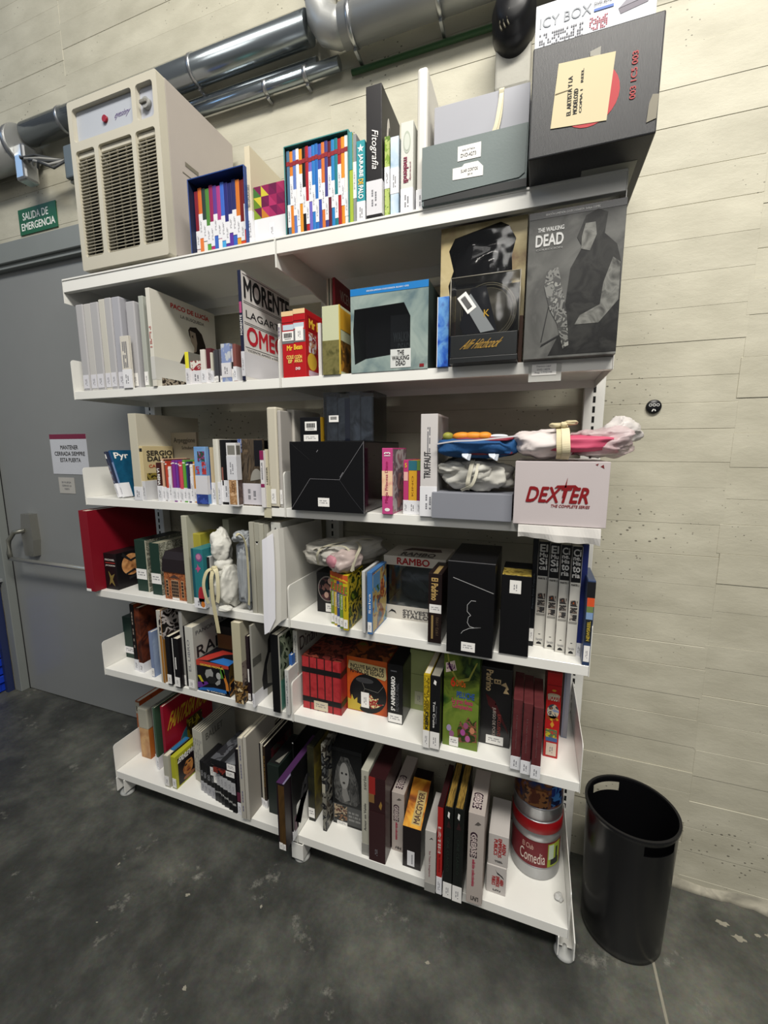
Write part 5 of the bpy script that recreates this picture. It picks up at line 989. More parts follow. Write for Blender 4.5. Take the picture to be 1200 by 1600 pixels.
it = Item('booklet', 'thin black and white booklet tucked right of the teal box', 'book', (0.6303, 0.6492, 0.0000, 0.9080, 0.2043), .10, mat('#c8c8c6', .4), 'box', body='cover'); it.rect('black_head', 'F', .3, .35, 1, 1, INK)
TW = mat('#c3c2ba', .6, bump=.2, bscale=8, var=.04)
r_ = empty('tissue_bundle', (.700, .035, .9095), 0, 'upright white tissue parcel with long cream ribbons hanging over the edge', 'bundle')
lump('tissue', (0, .0, .085), (.052, .066, .090), TW, r_, 51, 72, 64, .75, .16, 1.6, .12, .95); lump('tissue_top', (-.016, -.005, .238), (.044, .045, .072), TW, r_, 53, 64, 56, 1.0, .22, 1.5, .14); lump('tissue_neck', (-.008, -.005, .170), (.036, .042, .035), TW, r_, 54, 40, 28, .9, .1, 1.6, .1); lump('tissue_fold', (.03, -.055, .012), (.032, .022, .012), TW, r_, 55, 32, 20, .9, .2, 2, .1)
RC = mat('#c2b994', .6)
ribbon('ribbon', [(-.014, -.055, .168), (-.036, -.068, .155), (-.050, -.074, .11), (-.045, -.074, .06), (-.034, -.072, .030)], .014, RC, r_); ribbon('ribbon', [(-.014, -.056, .168), (-.012, -.074, .13), (-.010, -.076, .06), (-.006, -.074, .01), (-.002, -.070, -.045), (.0, -.066, -.088)], .017, RC, r_)
ribbon('ribbon', [(-.012, -.056, .168), (.010, -.068, .160), (.020, -.076, .12), (.018, -.076, .07), (.010, -.074, .04)], .016, mat('#cbc3a2', .6), r_); lump('ribbon_knot', (-.012, -.054, .168), (.013, .010, .010), RC, r_, 57, 20, 14, .9, .1)
r_ = empty('tissue_bundle', (.803, .03, .9095), 0, 'narrow grey item in clear tissue with a ribbon loop on its right side', 'bundle')
box('grey_core', (-.028, .026, -.03, .08, .035, .265), mat('#6d7176', .5), r_, .008)
GT = mat('#9fa3a6', .32, bump=.3, bscale=9, alpha=.8); lump('tissue', (-.001, .015, .15), (.030, .060, .150), GT, r_, 61, 72, 90, .6, .10, 1.8, .09, .985); lump('tissue_top', (-.012, -.01, .292), (.030, .04, .022), GT, r_, 63, 40, 28, .9, .3, 1.8, .15)
ribbon('ribbon', [(-.005, -.05, .305), (.020, -.056, .308), (.036, -.054, .285), (.040, -.05, .23), (.040, -.05, .10), (.036, -.05, .04)], .012, RC, r_, (1, -.4, 0))
xs = [0.8340, 0.8544, 0.8775, 0.8975, 0.9173]
for i in range(4):
    it = Item('file_box', '%s grey beige file box in the row of four before the big paper envelope' % ['leftmost', 'second', 'third', 'last'][i], 'file', (xs[i], xs[i+1], .008+.003*(i % 2), .9085, .352-.002*i), .28, mat(['#a19f92', '#9b998c', '#a5a395', '#98968a'][i], .5), 'box', bev=.001)
    if i == 1: it.poly('heart_tear', 'F', [(.3, .78), (.7, .78), (.8, .80), (.5, .76), (.2, .80)], PAPER)
    if i == 3: it.sticker('F', 0, .05, 1, .22)
it = Item('album', 'white spined album with a tiny emblem above the paper envelope', 'book', (0.9285, 0.9677, 0.0120, 0.9080, 0.3565), .25, mat('#b9b9b2', .45), 'book'); it.text('SMITH', 'F', .2, .86, .8, .90, INK, bold=.03); it.poly('emblem', 'F', [(.2, .91), (.8, .91), (.6, .93), (.5, .95), (.4, .93)], INK)
# large paper envelope hanging over the edge at the bay joint
r_ = empty('paper_envelope', (.985, -.03, .862), 0, 'large white paper envelope standing askew, hanging below the fourth shelf edge', 'envelope')
def sheetwall(name, cols, m, th=.0012, nz=8):
    """standing sheet: list of (x, y, z bottom, z top)"""
    bm = bmesh.new(); prev = None
    for (x, y, za, zb) in cols:
        rr = [bm.verts.new((x+.004*math.sin(3.1*k/nz+x*40), y, za+(zb-za)*k/nz)) for k in range(nz+1)]
        if prev:
            for k in range(nz): bm.faces.new((prev[k], rr[k], rr[k+1], prev[k+1]))
        prev = rr
    e = bmesh.ops.extrude_face_region(bm, geom=bm.faces[:]); bmesh.ops.translate(bm, vec=(th, th*.5, 0), verts=[q for q in e['geom'] if isinstance(q, bmesh.types.BMVert)]); bmesh.ops.recalc_face_normals(bm, faces=bm.faces)
    return obj(name, bm, m, r_)
EN = mat('#c3c1ba', .55, bump=.08, bscale=8)
sheetwall('envelope_back', [(.004, .31, .048, .375), (.004, .12, .048, .385), (.002, .03, .047, .388), (-.006, .008, .044, .388), (-.022, -.008, .024, .384), (-.038, -.016, .004, .372)], EN)
sheetwall('inner_papers', [(-.016, -.012, .06, .374), (-.034, -.024, .012, .362), (-.050, -.028, .002, .352)], mat('#d4d4da', .55), .002)
# ================================================================ FOURTH ROW, RIGHT BAY
it = Item('clear_top_box', 'black box with an oval portrait photo in the fourth row, right bay', 'box', (1.0595, 1.1521, 0.1035, 0.9080, 0.1580), .15, mat('#121214', .35), 'box')
it.ell('oval_photo', 'F', .5, .60, .44, .32, mat('#77706c', .3)); it.ell('oval_dark', 'F', .5, .60, .40, .29, art(['#2a1c20', '#4a3034', '#18161a', '#6a4a44'], 26), .0008)
for cu, cv in ((.62, .80), (.70, .60), (.45, .45)): it.ell('pale_face', 'F', cu, cv, .10, .075, mat('#b08e80', .5), .0012)
it.sticker('F', .40, .03, .92, .24, 'h')
it = Item('small_box', 'small pale clear topped box standing behind the oval portrait box', 'box', (1.0559, 1.1263, 0.2550, 0.9080, 0.1840), .09, mat('#8f8c86', .4), 'box')
r_ = empty('tissue_roll', (1.195, .09, 1.150), math.radians(-24), 'long tissue wrapped roll tied crosswise, lying above the DVD cases', 'bundle')
TR = mat('#a5a29a', .6, bump=.2, bscale=8, var=.05)
lump('tissue', (-.02, .06, .0), (.085, .15, .052), TR, r_, 71, 72, 64, .8, .14, 1.8, .09); lump('tissue_end', (-.10, -.01, -.006), (.082, .09, .050), TR, r_, 73, 64, 48, .85, .22, 1.6, .12); lump('rolled_end', (.045, -.045, -.008), (.052, .07, .046), mat('#a3948f', .35, bump=.2, bscale=8), r_, 75, 56, 40, .95, .15, 1.9, .10)
lump('pink_contents', (.035, -.100, -.002), (.028, .012, .022), mat('#a8707a', .5), r_, 77, 24, 16, .9, .1)
RG = mat('#a5a08c', .6); ribbon('ribbon', [(-.06, -.085, -.035), (-.045, -.10, .01), (-.03, -.075, .036), (.0, .0, .048), (.03, .1, .046)], .011, RG, r_); ribbon('ribbon', [(-.085, -.085, .015), (-.05, -.09, .030), (.0, -.07, .042), (.05, -.05, .042), (.085, -.05, .01), (.098, -.06, -.03)], .010, RG, r_, (0, 1, 0)); ribbon('ribbon', [(.03, .02, .046), (.07, .0, .038), (.09, -.04, .01), (.10, -.07, -.03)], .010, RG, r_, (0, 1, 0))
xs = [1.1653, 1.1829, 1.2004, 1.2177, 1.2374, 1.2617]
dv = [('#7a8a3a', 'olive green'), ('#c2a22c', 'mustard'), ('#3a4a7c', 'blue'), ('#6a8a3c', 'grass green'), ('#b8a41f', 'yellow')]
xs = [on_ for on_ in [1.1621, 1.1797, 1.1947, 1.2096, 1.2268, 1.2464]]
for i, (c, nm) in enumerate(dv):
    it = Item('disc_case', '%s cartoon DVD spine, %s of the five with orange heads' % (nm, ORD[i]), 'disc case', (xs[i], xs[i+1], .018-.009*i, .9085, .196), .135, mat(c, .35), 'box', 'five cartoon DVD cases with orange heads'); it.rect('orange_head', 'F', 0, .86, 1, 1, mat('#b8542a', .4)); it.poly('yellow_stripe', 'F', [(0, .90), (1, .86), (1, .89), (0, .93)], mat('#c9a62c', .4), .0008)
    it.rect('picture_patch', 'F', .1, .64, .9, .8, art(['#c9b83a', '#5a7a2c', '#a8502c', '#3a4a7c'], 70)); it.sticker('F', .1, .04, .9, .20); it.text('Colección', 'F', .3, .36, .7, .62, INK if i == 4 else PAPER, rot=90)
    if i == 4: it.rect('grass_side', 'R', .04, .02, .98, .98, art(['#6a7a1c', '#2c3a18', '#a8962c', '#171a10'], 22))
it = Item('disc_case', 'plain white thin case between the cartoon DVDs and the blue spined one', 'disc case', (1.2961, 1.3079, -0.0150, 0.9080, 0.2172), .14, mat('#b9b9b6', .35), 'box')
it = Item('disc_case', 'blue spined DVD with jungle picture on its side', 'disc case', (1.3161, 1.3347, -0.0180, 0.9080, 0.2172), .145, mat('#3f6a9c', .3), 'box', side=None)
it.rect('jungle_cover', 'R', .04, .03, .97, .97, art(['#3a5a34', '#5a86a4', '#a8925a', '#7a4a34', '#284a60'], 16, .2)); it.ell('orange_blob', 'R', .68, .62, .16, .16, art(['#a8623a', '#7a3c24', '#c48a4a'], 40), .0009); it.rect('blue_sky', 'R', .05, .74, .5, .95, mat('#5a86b0', .3), .0009); it.sticker('F', .1, .04, .9, .2); it.text('Selva', 'F', .3, .34, .7, .66, PAPER, rot=90)
# Rambo set
x0, x1, y, z, h = (1.3243, 1.4988, 0.1259, 0.9080, 0.2140)
gy = y; w = .215
r_ = empty('clear_window_set', (x0+.004, y+.012, z), 0, 'white based clear plastic set with moulded dark insert reading SYLVESTER STALLONE', 'box set')
h2 = .205
box('base_tray', (0, w, 0, .16, 0, .052), mat('#b7b3ab', .45), r_, .001)
lettering('title', 'SYLVESTER\nSTALLONE', Vector((0, 0, 0)), XV, ZV, (w*.30, .008, w*.92, .040), mat('#4a4848', .5), r_, 0, .03, .0008)
bm = bmesh.new(); flatshape(bm, Vector((0, 0, 0)), XV, ZV, [(.008, .02), (.022, .036), (.036, .030), (.040, .020), (.032, .026), (.020, .028)], .0008); obj('black_logo', bm, INK, r_)
bm = bmesh.new(); add_box(bm, 0, w, 0, .0008, .053, h2); add_box(bm, w-.0008, w, 0, .16, .053, h2); add_box(bm, 0, .0008, 0, .16, .053, h2); add_box(bm, 0, w, 0, .16, h2-.0008, h2); obj('clear_cover', bm, film('#e6ecf0', .12, .3, .84), r_)
lump('moulded_insert', (w*.55, .085, .128), (w*.40, .06, .072), mat('#484c4c', .3), r_, 81, 56, 40, .7, .1, 1.8, .05)
for k in range(3): ribbon('moulded_rib', [(w*(.38+.10*k), .028, .17-.015*k), (w*(.48+.10*k), .022, .15-.015*k), (w*(.60+.08*k), .024, .12-.012*k)], .010, mat('#6a6f6e', .2), r_, (1, 0, 0), .004)
it = Item('lid_box', 'flat white box with red lettering lying on the clear plastic set', 'box', (x0-.002, x0+.226, y+.004, z+h2+.001, .034), .17, mat('#b3ada2', .45), 'box')
it.text('RAMBO', 'F', .22, .12, .75, .88, mat('#8a1a1c', .45), bold=.06); it.text('RAMBO', 'T', .25, .10, .80, .38, mat('#3a3432', .5), bold=.05, name='lid_title'); it.text('SYLVESTER STALLONE', 'T', .22, .02, .80, .09, mat('#5a5450', .5), name='lid_subtitle'); it.poly('torn_dark_print', 'T', [(.2, .5), (.4, .6), (.7, .52), (.85, .58), (.8, .8), (.3, .8)], mat('#4a3a36', .5))
it = Item('boxed_set', 'brown black boxed set reading El Padrino in gold, before the big black box', 'box set', (1.5217, 1.5661, -0.0064, 0.9080, 0.2318), .15, mat('#1e1413', .35), 'box')
it.text('El Padrino', 'F', .22, .62, .72, .94, mat('#b0925a', .4), rot=-90, bold=.03); it.sticker('F', .1, .44, .98, .56, 'h'); it.rect('gold_line', 'F', .25, .06, .40, .40, mat('#8a744a', .4)); it.text('1972-1990', 'F', .6, .12, .8, .38, mat('#5a4a3a', .4), rot=90, name='years'); it.rect('gold_top', 'T', .35, 0, .7, .6, mat('#8a744a', .4))
it = Item('big_black_box', 'tall black box with a white scratch and squiggle, centre of the right bay', 'box', (1.5913, 1.7301, -0.0503, 0.9080, 0.2892), .25, BLACK, 'box', bev=.001)
crease(it, 'F', [(.12, .83), (.98, .70)], .006, mat('#9a9a9a', .5)); pts = [(.62, .60), (.52, .60), (.44, .55), (.44, .48), (.52, .44), (.47, .42), (.45, .36), (.50, .32), (.60, .31), (.74, .32), (.50, .30), (.36, .26), (.32, .23)]
crease(it, 'F', pts, .005, mat('#a8a8a8', .5), 'white_squiggle'); it.sticker('F', .33, .04, .63, .14, 'h'); crease(it, 'T', [(0, .005), (1, .005)], .005)
it = Item('boxed_set', 'black box with gold top and small label high on its spine', 'box set', (1.7448, 1.8304, -0.0045, 0.9080, 0.2500), .15, mat('#0f0f11', .35), 'box'); it.rect('gold_top', 'T', .02, 0, .98, .5, art(['#8a7430', '#b09a4a', '#5e4e20'], 40)); it.rect('black_top', 'T', .02, .5, .98, 1, INK); it.sticker('F', .28, .78, .66, .94, 'v')
it = Item('boxed_set', 'thin black spine with grey name print, left of the EL MUSICAL boxes', 'box set', (1.8291, 1.8444, 0.0750, 0.9080, 0.3506), .14, mat('#101216', .35), 'box'); it.text('Francis Ford Coppola', 'F', .25, .36, .7, .68, mat('#5a6068', .4), rot=90); it.sticker('F', .05, .05, .95, .17, 'v')
xs = [1.8445, 1.8769, 1.9070, 1.9366, 1.9657]
for i, (t, nm) in enumerate((('El\nMu\nSi\ncal', 'first EL MUSICAL'), ('El\nMu\nSi\ncal', 'second EL MUSICAL'), ('Ci\nne.\nHis\nto\nria', 'first CINE HISTORIA'), ('Ci\nne.\nHis\nto\nria', 'second CINE HISTORIA'))):
    it = Item('boxed_set', '%s white boxed set with black title block, from the left' % nm, 'box set', (xs[i], xs[i+1], .085-.012*i, .9085, .338), .15, mat('#cac7bf', .4), 'box', 'four white cinema collection boxes')
    it.rect('black_title_block', 'F', .04, .68, .96, 1, mat('#151517', .35)); tl_ = t.split('\n'); hs_ = {4: (.078, .050, .068, .050), 5: (.072, .036, .044, .062, .050)}[len(tl_)]; zt = .985
    for s_, q_ in zip(tl_, hs_): it.text(s_, 'F', .14, zt-q_, .86, zt-.007, mat('#d2d0cc', .4), bold=.026, lift=.0012); zt -= q_; it.text('PARTE %d' % (1+i % 2), 'F', .12, .648, .88, .665, INK, bold=.03, name='subtitle')
    for k, cc in enumerate((['#8a5a48', '#77706a', '#4a4a4c'], ['#a8542c', '#7a6a60', '#3a3a3c'])[i % 2]): it.rect('film_still', 'F', .16, .46-.065*k, .84, .515-.065*k, art([cc, '#3a3838', '#b5aba0'], 70))
    it.rect('soft_shadow_print', 'F', .1, .30, .9, .32, mat('#8f8c86', .4)); it.text('Versión', 'F', .2, .055, .8, .08, GREYINK, name='small_title'); it.poly('studio_mark', 'F', [(.25, .02), (.75, .02), (.7, .035), (.5, .045), (.3, .035)], INK); it.rect('small_dash', 'F', .42, .115, .6, .12, INK)
    it.rect('side_art', 'L', 0, 0, 1, 1, art(['#1a1a1c', '#77706a'], 8))
it = Item('boxed_set', 'deep blue boxed spine right of the CINE HISTORIA pair', 'box set', (1.9645, 1.9822, 0.0550, 0.9080, 0.3454), .15, art(['#1c2a5a', '#26306c', '#16204a'], 10, .3, 2, .5, True), 'box'); it.band(0, .12, .3)
it = Item('disc_case', 'DVD case with orange and green head, last at the right edge', 'disc case', (1.9771, 1.9990, 0.0000, 0.9080, 0.2558), .14, mat('#2f3f5e', .3), 'box', bev=.002)
it.rect('black_head', 'F', 0, .80, 1, .98, mat('#1c1c1e', .3)); it.rect('orange_patch', 'F', .1, .70, .98, .80, mat('#c8502a', .4)); it.rect('green_patch', 'F', .1, .63, .9, .70, mat('#6a7a4a', .4)); it.rect('sky_patch', 'F', .1, .55, .9, .63, mat('#7a94b8', .4)); it.rect('dark_title', 'F', .1, .28, .9, .55, mat('#23282c', .4)); it.text('NEWSREEL', 'F', .3, .30, .7, .53, mat('#b8a03a', .4), rot=90, bold=.02, lift=.0012); it.sticker('F', .12, .05, .85, .24)

# ================================================================ FIFTH ROW, LEFT BAY
it = Item('album_box', 'dark green album box with white label at the left end of the fifth row', 'box', (-0.0028, 0.0682, 0.1100, 0.5290, 0.2067), .20, mat('#1f332c', .5), 'box'); it.sticker('F', 0, .12, 1, .28, 'h', m=LABELW)
def bk(name, label, cat, g, d, c, kind='book', side=None, band=None, stk=None, **k):
    it = Item(name, label, cat, g, d, c if not isinstance(c, str) else mat(c, .4), kind, side=side, **k)
    if band: it.band(0, band, .25)
    if stk: it.sticker('F', .08, .02, .92, stk, 'v')
    return it
it = bk('book', 'black spined book with burnt orange painted cover, fifth row', 'book', (0.1493, 0.1731, 0.0350, 0.5290, 0.3151), .24, '#161213', side=art(['#2c1a16', '#5a3024', '#9c4a26', '#3a201c', '#1c1214'], 7, .3, 5, .8, True), band=.17); it.prints('F', .3, .3, .7, .9, 1, 12, mat('#8a8278', .5), 1)
it = bk('book', 'brown picture book leaning beside the black spined one, white foot label', 'book', (0.1835, 0.2105, 0.0300, 0.5290, 0.3048), .24, art(['#3c201a', '#6a3420', '#2a1614', '#a04c28'], 9, .3, 5, .8, True), band=.15)
it = bk('book', 'purple book hidden behind the pale blue one, fifth row', 'book', (0.1175, 0.1463, 0.1200, 0.5290, 0.2355), .16, '#4a2450')
it = bk('book', 'pale blue book with cloudy cover in the fifth row', 'book', (0.2702, 0.2887, 0.0180, 0.5290, 0.2109), .15, '#7482a0', side=art(['#8fa0be', '#7b8db0', '#94a6c4', '#4a5a78'], 8, .3, 4, .6, True), stk=.2)
it = bk('book', 'white spined photo book over an orange cardboard cover, fifth row', 'book', (0.3464, 0.3683, 0.0000, 0.5290, 0.3266), .22, '#b3b1a8', side=mat('#9c6c2e', .5)); it.rect('photo_panel', 'R', .02, .60, .98, .99, art(['#1c1a1a', '#b5aeab', '#2e2624', '#0f0e0e'], 26)); it.rect('photo_on_spine', 'F', .55, .68, 1, .96, art(['#2a2422', '#b0a8a0'], 60)); it.rect('orange_foot', 'F', .5, 0, 1, .66, mat('#9c6c2e', .5), .0007)
it = bk('book', 'left of two black books with white page edges, fifth row', 'book', (0.3896, 0.4144, -0.0060, 0.5290, 0.2200), .17, '#121114'); it.sticker('F', .0, .03, .9, .22)
it = bk('book', 'right of two black books with white page edges, fifth row', 'book', (0.4355, 0.4669, -0.0120, 0.5290, 0.2212), .17, '#131214', side=mat('#171316', .3)); it.sticker('F', .0, .03, .9, .22); it.rect('white_print', 'F', .3, .38, .45, .62, PAPER); it.rect('white_edge', 'F', 0, .02, .08, 1, PAPER)
it = bk('book', 'tall grey white thin book rising between black books and RAI book', 'book', (0.4581, 0.4756, 0.0100, 0.5290, 0.3337), .26, '#93928e', side=mat('#8a8880', .5)); it.sticker('F', 0, .02, 1, .15)
it = bk('book', 'thin black spine tucked left of the white RAI book', 'book', (0.4735, 0.4841, 0.0120, 0.5290, 0.2698), .24, '#121214')
it = bk('book', 'thick white book with letters RAI on its cover, fifth row', 'book', (0.4978, 0.5389, -0.0020, 0.5290, 0.2776), .26, '#b9b8b0', side=mat('#a5a49c', .5)); it.text('PANORAMA', 'R', .06, .86, .70, .92, mat('#4a4a4c', .5), name='subtitle'); it.text('RAI', 'R', .06, .50, .52, .68, INK, bold=.01); it.text('EL LIBRO', 'F', .2, .3, .5, .8, GREYINK, rot=90, name='spine_title'); it.sticker('F', .05, .03, .8, .16)
it = Item('lid_box', 'black lidded cardboard box behind the colourful portrait cube', 'box', (.548, .640, .125, .530, .235), .20, mat('#5a3c22', .6), 'box'); bm = bmesh.new(); add_box(bm, -.004, it.w+.004, -.004, .204, .200, .240, .002, 1); obj('black_lid', bm, BLACK, it.root)
it = Item('portrait_cube', 'black cube box with multicoloured swirls and bearded portrait on the front', 'box', (0.5415, 0.7056, 0.0040, 0.5290, 0.1364), .118, mat('#17141a', .35), 'box', bev=.001)
it.rect('photo_panel', 'F', .20, .26, .80, .84, mat('#121214', .3)); it.poly('pale_face', 'F', [(.26, .60), (.30, .74), (.46, .80), (.52, .68), (.50, .52), (.40, .44), (.30, .48)], mat('#8c8c8a', .4), .0008); it.ell('pale_ear', 'F', .68, .62, .07, .11, mat('#a0a09e', .4), .0008); it.poly('dark_beard', 'F', [(.30, .46), (.40, .56), (.52, .56), (.62, .50), (.56, .34), (.40, .32)], mat('#1e1e1e', .5), .0012); it.poly('pale_neck', 'F', [(.56, .36), (.66, .48), (.74, .52), (.72, .38), (.62, .30)], mat('#8a8a88', .4), .0012)
for pts, c in ((((0, .84), (1, .90), (1, 1), (0, 1)), '#a83a2c'), (((.0, .05), (.35, .30), (.30, .36), (0, .28)), '#5a2c7a'), (((0, .02), (.55, .10), (.98, .10), (.98, .2), (.5, .2), (0, .10)), '#2a66a8'), (((.02, .50), (.10, .52), (.22, .28), (.18, .22), (.08, .40)), '#b5a82a'), (((.74, .95), (.80, .95), (.96, .4), (.98, .1), (.90, .1), (.88, .4)), '#b8702a'), (((.74, .55), (.88, .60), (.86, .85), (.74, .86)), '#4a7a2c')): it.poly('colour_swirl', 'F', list(pts), mat(c, .4), .0006)
it.text('GEORGE MICHAEL', 'F', .12, .86, .86, .92, mat('#c9b84a', .4), bold=.02, lift=.0014); it.text('la colección', 'F', .3, .05, .85, .10, PAPER, name='subtitle', lift=.0012)
it.poly('colour_swirl', 'T', [(0, 0), (.3, .1), (.5, .6), (.8, .8), (.3, .85), (.1, .4)], mat('#a8342c', .4)); it.poly('colour_swirl', 'T', [(.4, .05), (1, .0), (1, .35), (.6, .4)], mat('#2a66a8', .4)); it.rect('colour_side', 'R', 0, 0, 1, 1, art(['#1a151c', '#4a3a1c', '#a8702a', '#1a151c'], 14))
it = bk('book', 'thick cream book with brown dancers picture at its foot, fifth row', 'book', (0.7459, 0.7861, -0.0140, 0.5290, 0.3379), .22, '#b0aa90', side=mat('#a29d8a', .5)); it.rect('foot_picture', 'F', 0, 0, 1, .28, art(['#2a1c14', '#8a6a3c', '#3a2a1c', '#c9b48a'], 45)); it.rect('foot_picture', 'R', 0, .22, .6, .52, art(['#3a3432', '#7a6e66', '#5a4a48'], 30)); it.rect('foot_picture', 'R', 0, .0, .5, .22, art(['#2a1c14', '#8a6a3c', '#1c1410'], 40))
it = bk('book', 'short dark brown spine between the cream book and penguin cover', 'book', (0.7873, 0.8025, 0.0120, 0.5290, 0.2752), .18, '#241a20', stk=.12); it.rect('white_print', 'F', .3, .3, .7, .5, PAPER)
it = bk('book', 'flat grey cover book with a penguin like black and white shape', 'book', (0.8308, 0.8398, -0.0160, 0.5290, 0.3365), .24, '#8d8c84', side=mat('#918f86', .5)); it.poly('dark_bird_shape', 'R', [(.24, .12), (.22, .26), (.30, .44), (.40, .56), (.42, .70), (.52, .78), (.58, .70), (.62, .58), (.76, .50), (.84, .34), (.80, .16), (.55, .08)], mat('#1e1e20', .5)); it.poly('pale_breast', 'R', [(.36, .16), (.36, .38), (.46, .52), (.62, .50), (.70, .34), (.62, .18), (.48, .12)], mat('#77766f', .5), .0008); it.band(0, .17, .35); it.rect('grey_stamp', 'R', .0, .50, .22, .60, mat('#55544e', .5))
it = bk('book', 'very thick black spine book with framed green cover, near the joint', 'book', (0.9221, 0.9535, -0.0140, 0.5290, 0.3157), .17, '#0e0e10', side=mat('#1c211c', .4)); it.rect('white_frame', 'R', .03, .0, .99, .99, mat('#b9b9ae', .4)); it.rect('dark_photo', 'R', .07, .40, .97, .96, art(['#1c241c', '#2e3a2a', '#77806c', '#12160f'], 18), .0008); it.rect('teal_foot', 'R', .07, .02, .97, .40, art(['#3a6a5c', '#4a8070', '#2c5448'], 10, soft=True), .0008)
it = bk('book', 'short white spine with grey print left of the joint panel', 'book', (0.9781, 0.9949, -0.0120, 0.5290, 0.1818), .13, '#bcbcb8'); it.prints('F', .3, .2, .7, .9, 2, 12, GREYINK, 1)
it = bk('book', 'bright blue spine just left of the white and red book', 'book', (0.9724, 0.9866, 0.0280, 0.5290, 0.2216), .022, '#2f5a9c')
it = bk('book', 'white book with red foot half reading Dina on its cover', 'book', (0.9760, 0.9958, 0.0550, 0.5290, 0.3088), .20, '#b3b2aa', side=mat('#a3a29a', .5)); it.rect('red_foot', 'F', 0, 0, 1, .45, mat('#9c1c22', .4)); it.prints('F', .3, .5, .7, .95, 2, 12, GREYINK, 1); it.text('Dinah', 'R', .08, .72, .75, .90, mat('#3a2c2c', .5)); it.text('elle', 'F', .3, .1, .7, .35, PAPER, rot=90, name='foot_title')
# ================================================================ FIFTH ROW, RIGHT BAY
it = Item('dynamite_box', 'red box printed like bundled dynamite sticks with black straps', 'box set', (1.0164, 1.1818, 0.0488, 0.5290, 0.2163), .22, mat('#8f1f22', .4), 'box', bev=.001)
for k in range(5): it.rect('red_stick', 'F', .02+.195*k, 0.01, .02+.195*k+.165, .99, art(['#97262a', '#a83034', '#8c2024'], 30, .4, 4, .5, True))
for k in range(1, 5): it.rect('dark_gap', 'F', .185+.195*(k-1), 0, .215+.195*(k-1), 1, mat('#3a1416', .5), .0008)
for v in (.20, .76): it.rect('black_strap', 'F', 0, v-.055, 1, v+.045, mat('#171415', .4), .0012); it.rect('black_strap', 'R', 0, v-.055, 1, v+.045, mat('#171415', .4), .0012)
it.rect('fuse_art_top', 'T', .0, .0, 1, 1, art(['#4a1c18', '#7a3a2c', '#2c1210', '#5c2420'], 24)); it.sticker('F', .30, .02, .66, .19, 'h', m=mat('#c9bfa6', .5), lift=.0018)
it = Item('football_box', 'orange cartoon box with a black football and promise of a free ball', 'box set', (1.1825, 1.3460, 0.0993, 0.5290, 0.2208), .22, art(['#a8481f', '#b8541f', '#9c3f1c'], 10, soft=True), 'box', bev=.001)
it.ell('black_ball', 'F', .53, .36, .46, .36, mat('#141416', .3)); it.ell('ball_shine', 'F', .45, .60, .22, .05, mat('#3a3a3c', .3), .0008)
it.poly('speech_label', 'F', [(.03, .80), (.06, .93), (.97, .90), (.99, .70), (.95, .66), (.05, .78)], mat('#b8a878', .5), .0012); it.text('INCLUYE BALON DE\nFÚTBOL DE REGALO', 'F', .09, .72, .93, .88, INK, bold=.04, lift=.0018)
for a, b in (((.45, .45), (.78, .42)), ((.45, .45), (.36, .60)), ((.78, .42), (.92, .56)), ((.45, .45), (.38, .30))): crease(it, 'F', [a, b], .004, mat('#77756e', .5), 'ball_seam')
it.poly('fire_burst', 'F', [(.02, .02), (.02, .22), (.10, .20), (.12, .30), (.18, .20), (.26, .26), (.26, .16), (.36, .14), (.32, .06), (.36, .02)], mat('#b8a03a', .4), .0012); it.poly('skull_flash', 'F', [(.52, .30), (.60, .36), (.68, .28), (.80, .32), (.74, .20), (.92, .22), (.76, .14), (.62, .10), (.54, .18)], art(['#c9bf8a', '#8a2420', '#c9bf8a'], 60), .0012)
it.sticker('F', .36, .10, .56, .38, 'v', lift=.0018); it.rect('brown_top', 'T', 0, 0, 1, 1, art(['#5a2c1a', '#3a1e14', '#8a4a24', '#6a6a2c'], 18))
it = Item('boxed_set', 'black spine reading 5 ANIVERSARIO in white', 'box set', (1.3568, 1.4137, 0.0757, 0.5290, 0.2319), .17, mat('#121214', .35), 'box')
it.text('5º ANIVERSARIO', 'F', .22, .22, .50, .80, PAPER, rot=90, bold=.03); it.text('FILMOTECA FNAC', 'F', .55, .22, .75, .70, mat('#55555a', .4), rot=90, name='subtitle'); it.rect('grey_mark', 'F', .2, .88, .6, .90, mat('#55555a', .4)); it.sticker('F', .03, .02, .97, .17, 'h'); it.rect('dark_side', 'R', .02, .02, .98, .98, art(['#121214', '#1c2420', '#121214', '#28302a'], 24))
it = Item('pale_green_box', 'large pale green plain box at the back of the fifth row', 'box', (1.4095, 1.5356, 0.1820, 0.5290, 0.2450), .10, mat('#8f9a68', .5), 'box'); it.sticker('F', .16, .10, .42, .32, 'v', m=mat('#a9ab92', .5)); it.rect('fold_line', 'F', 0, .60, 1, .605, mat('#6a7448', .5))
it = Item('disc_case', 'yellow spine with film strip pattern, left of the black Tom Cruise box', 'disc case', (1.5108, 1.5329, -0.0060, 0.5290, 0.2644), .18, mat('#a8901c', .35), 'box'); it.rect('pattern', 'F', .1, .32, .9, .96, art(['#a8901c', '#6a5a14', '#c0a82c'], 70)); it.text('KINO', 'F', .3, .26, .8, .5, INK, rot=90, bold=.03, lift=.0012); it.sticker('F', 0, .0, 1, .24); it.rect('cream_pages', 'T', .1, .05, .9, 1, PAGES)
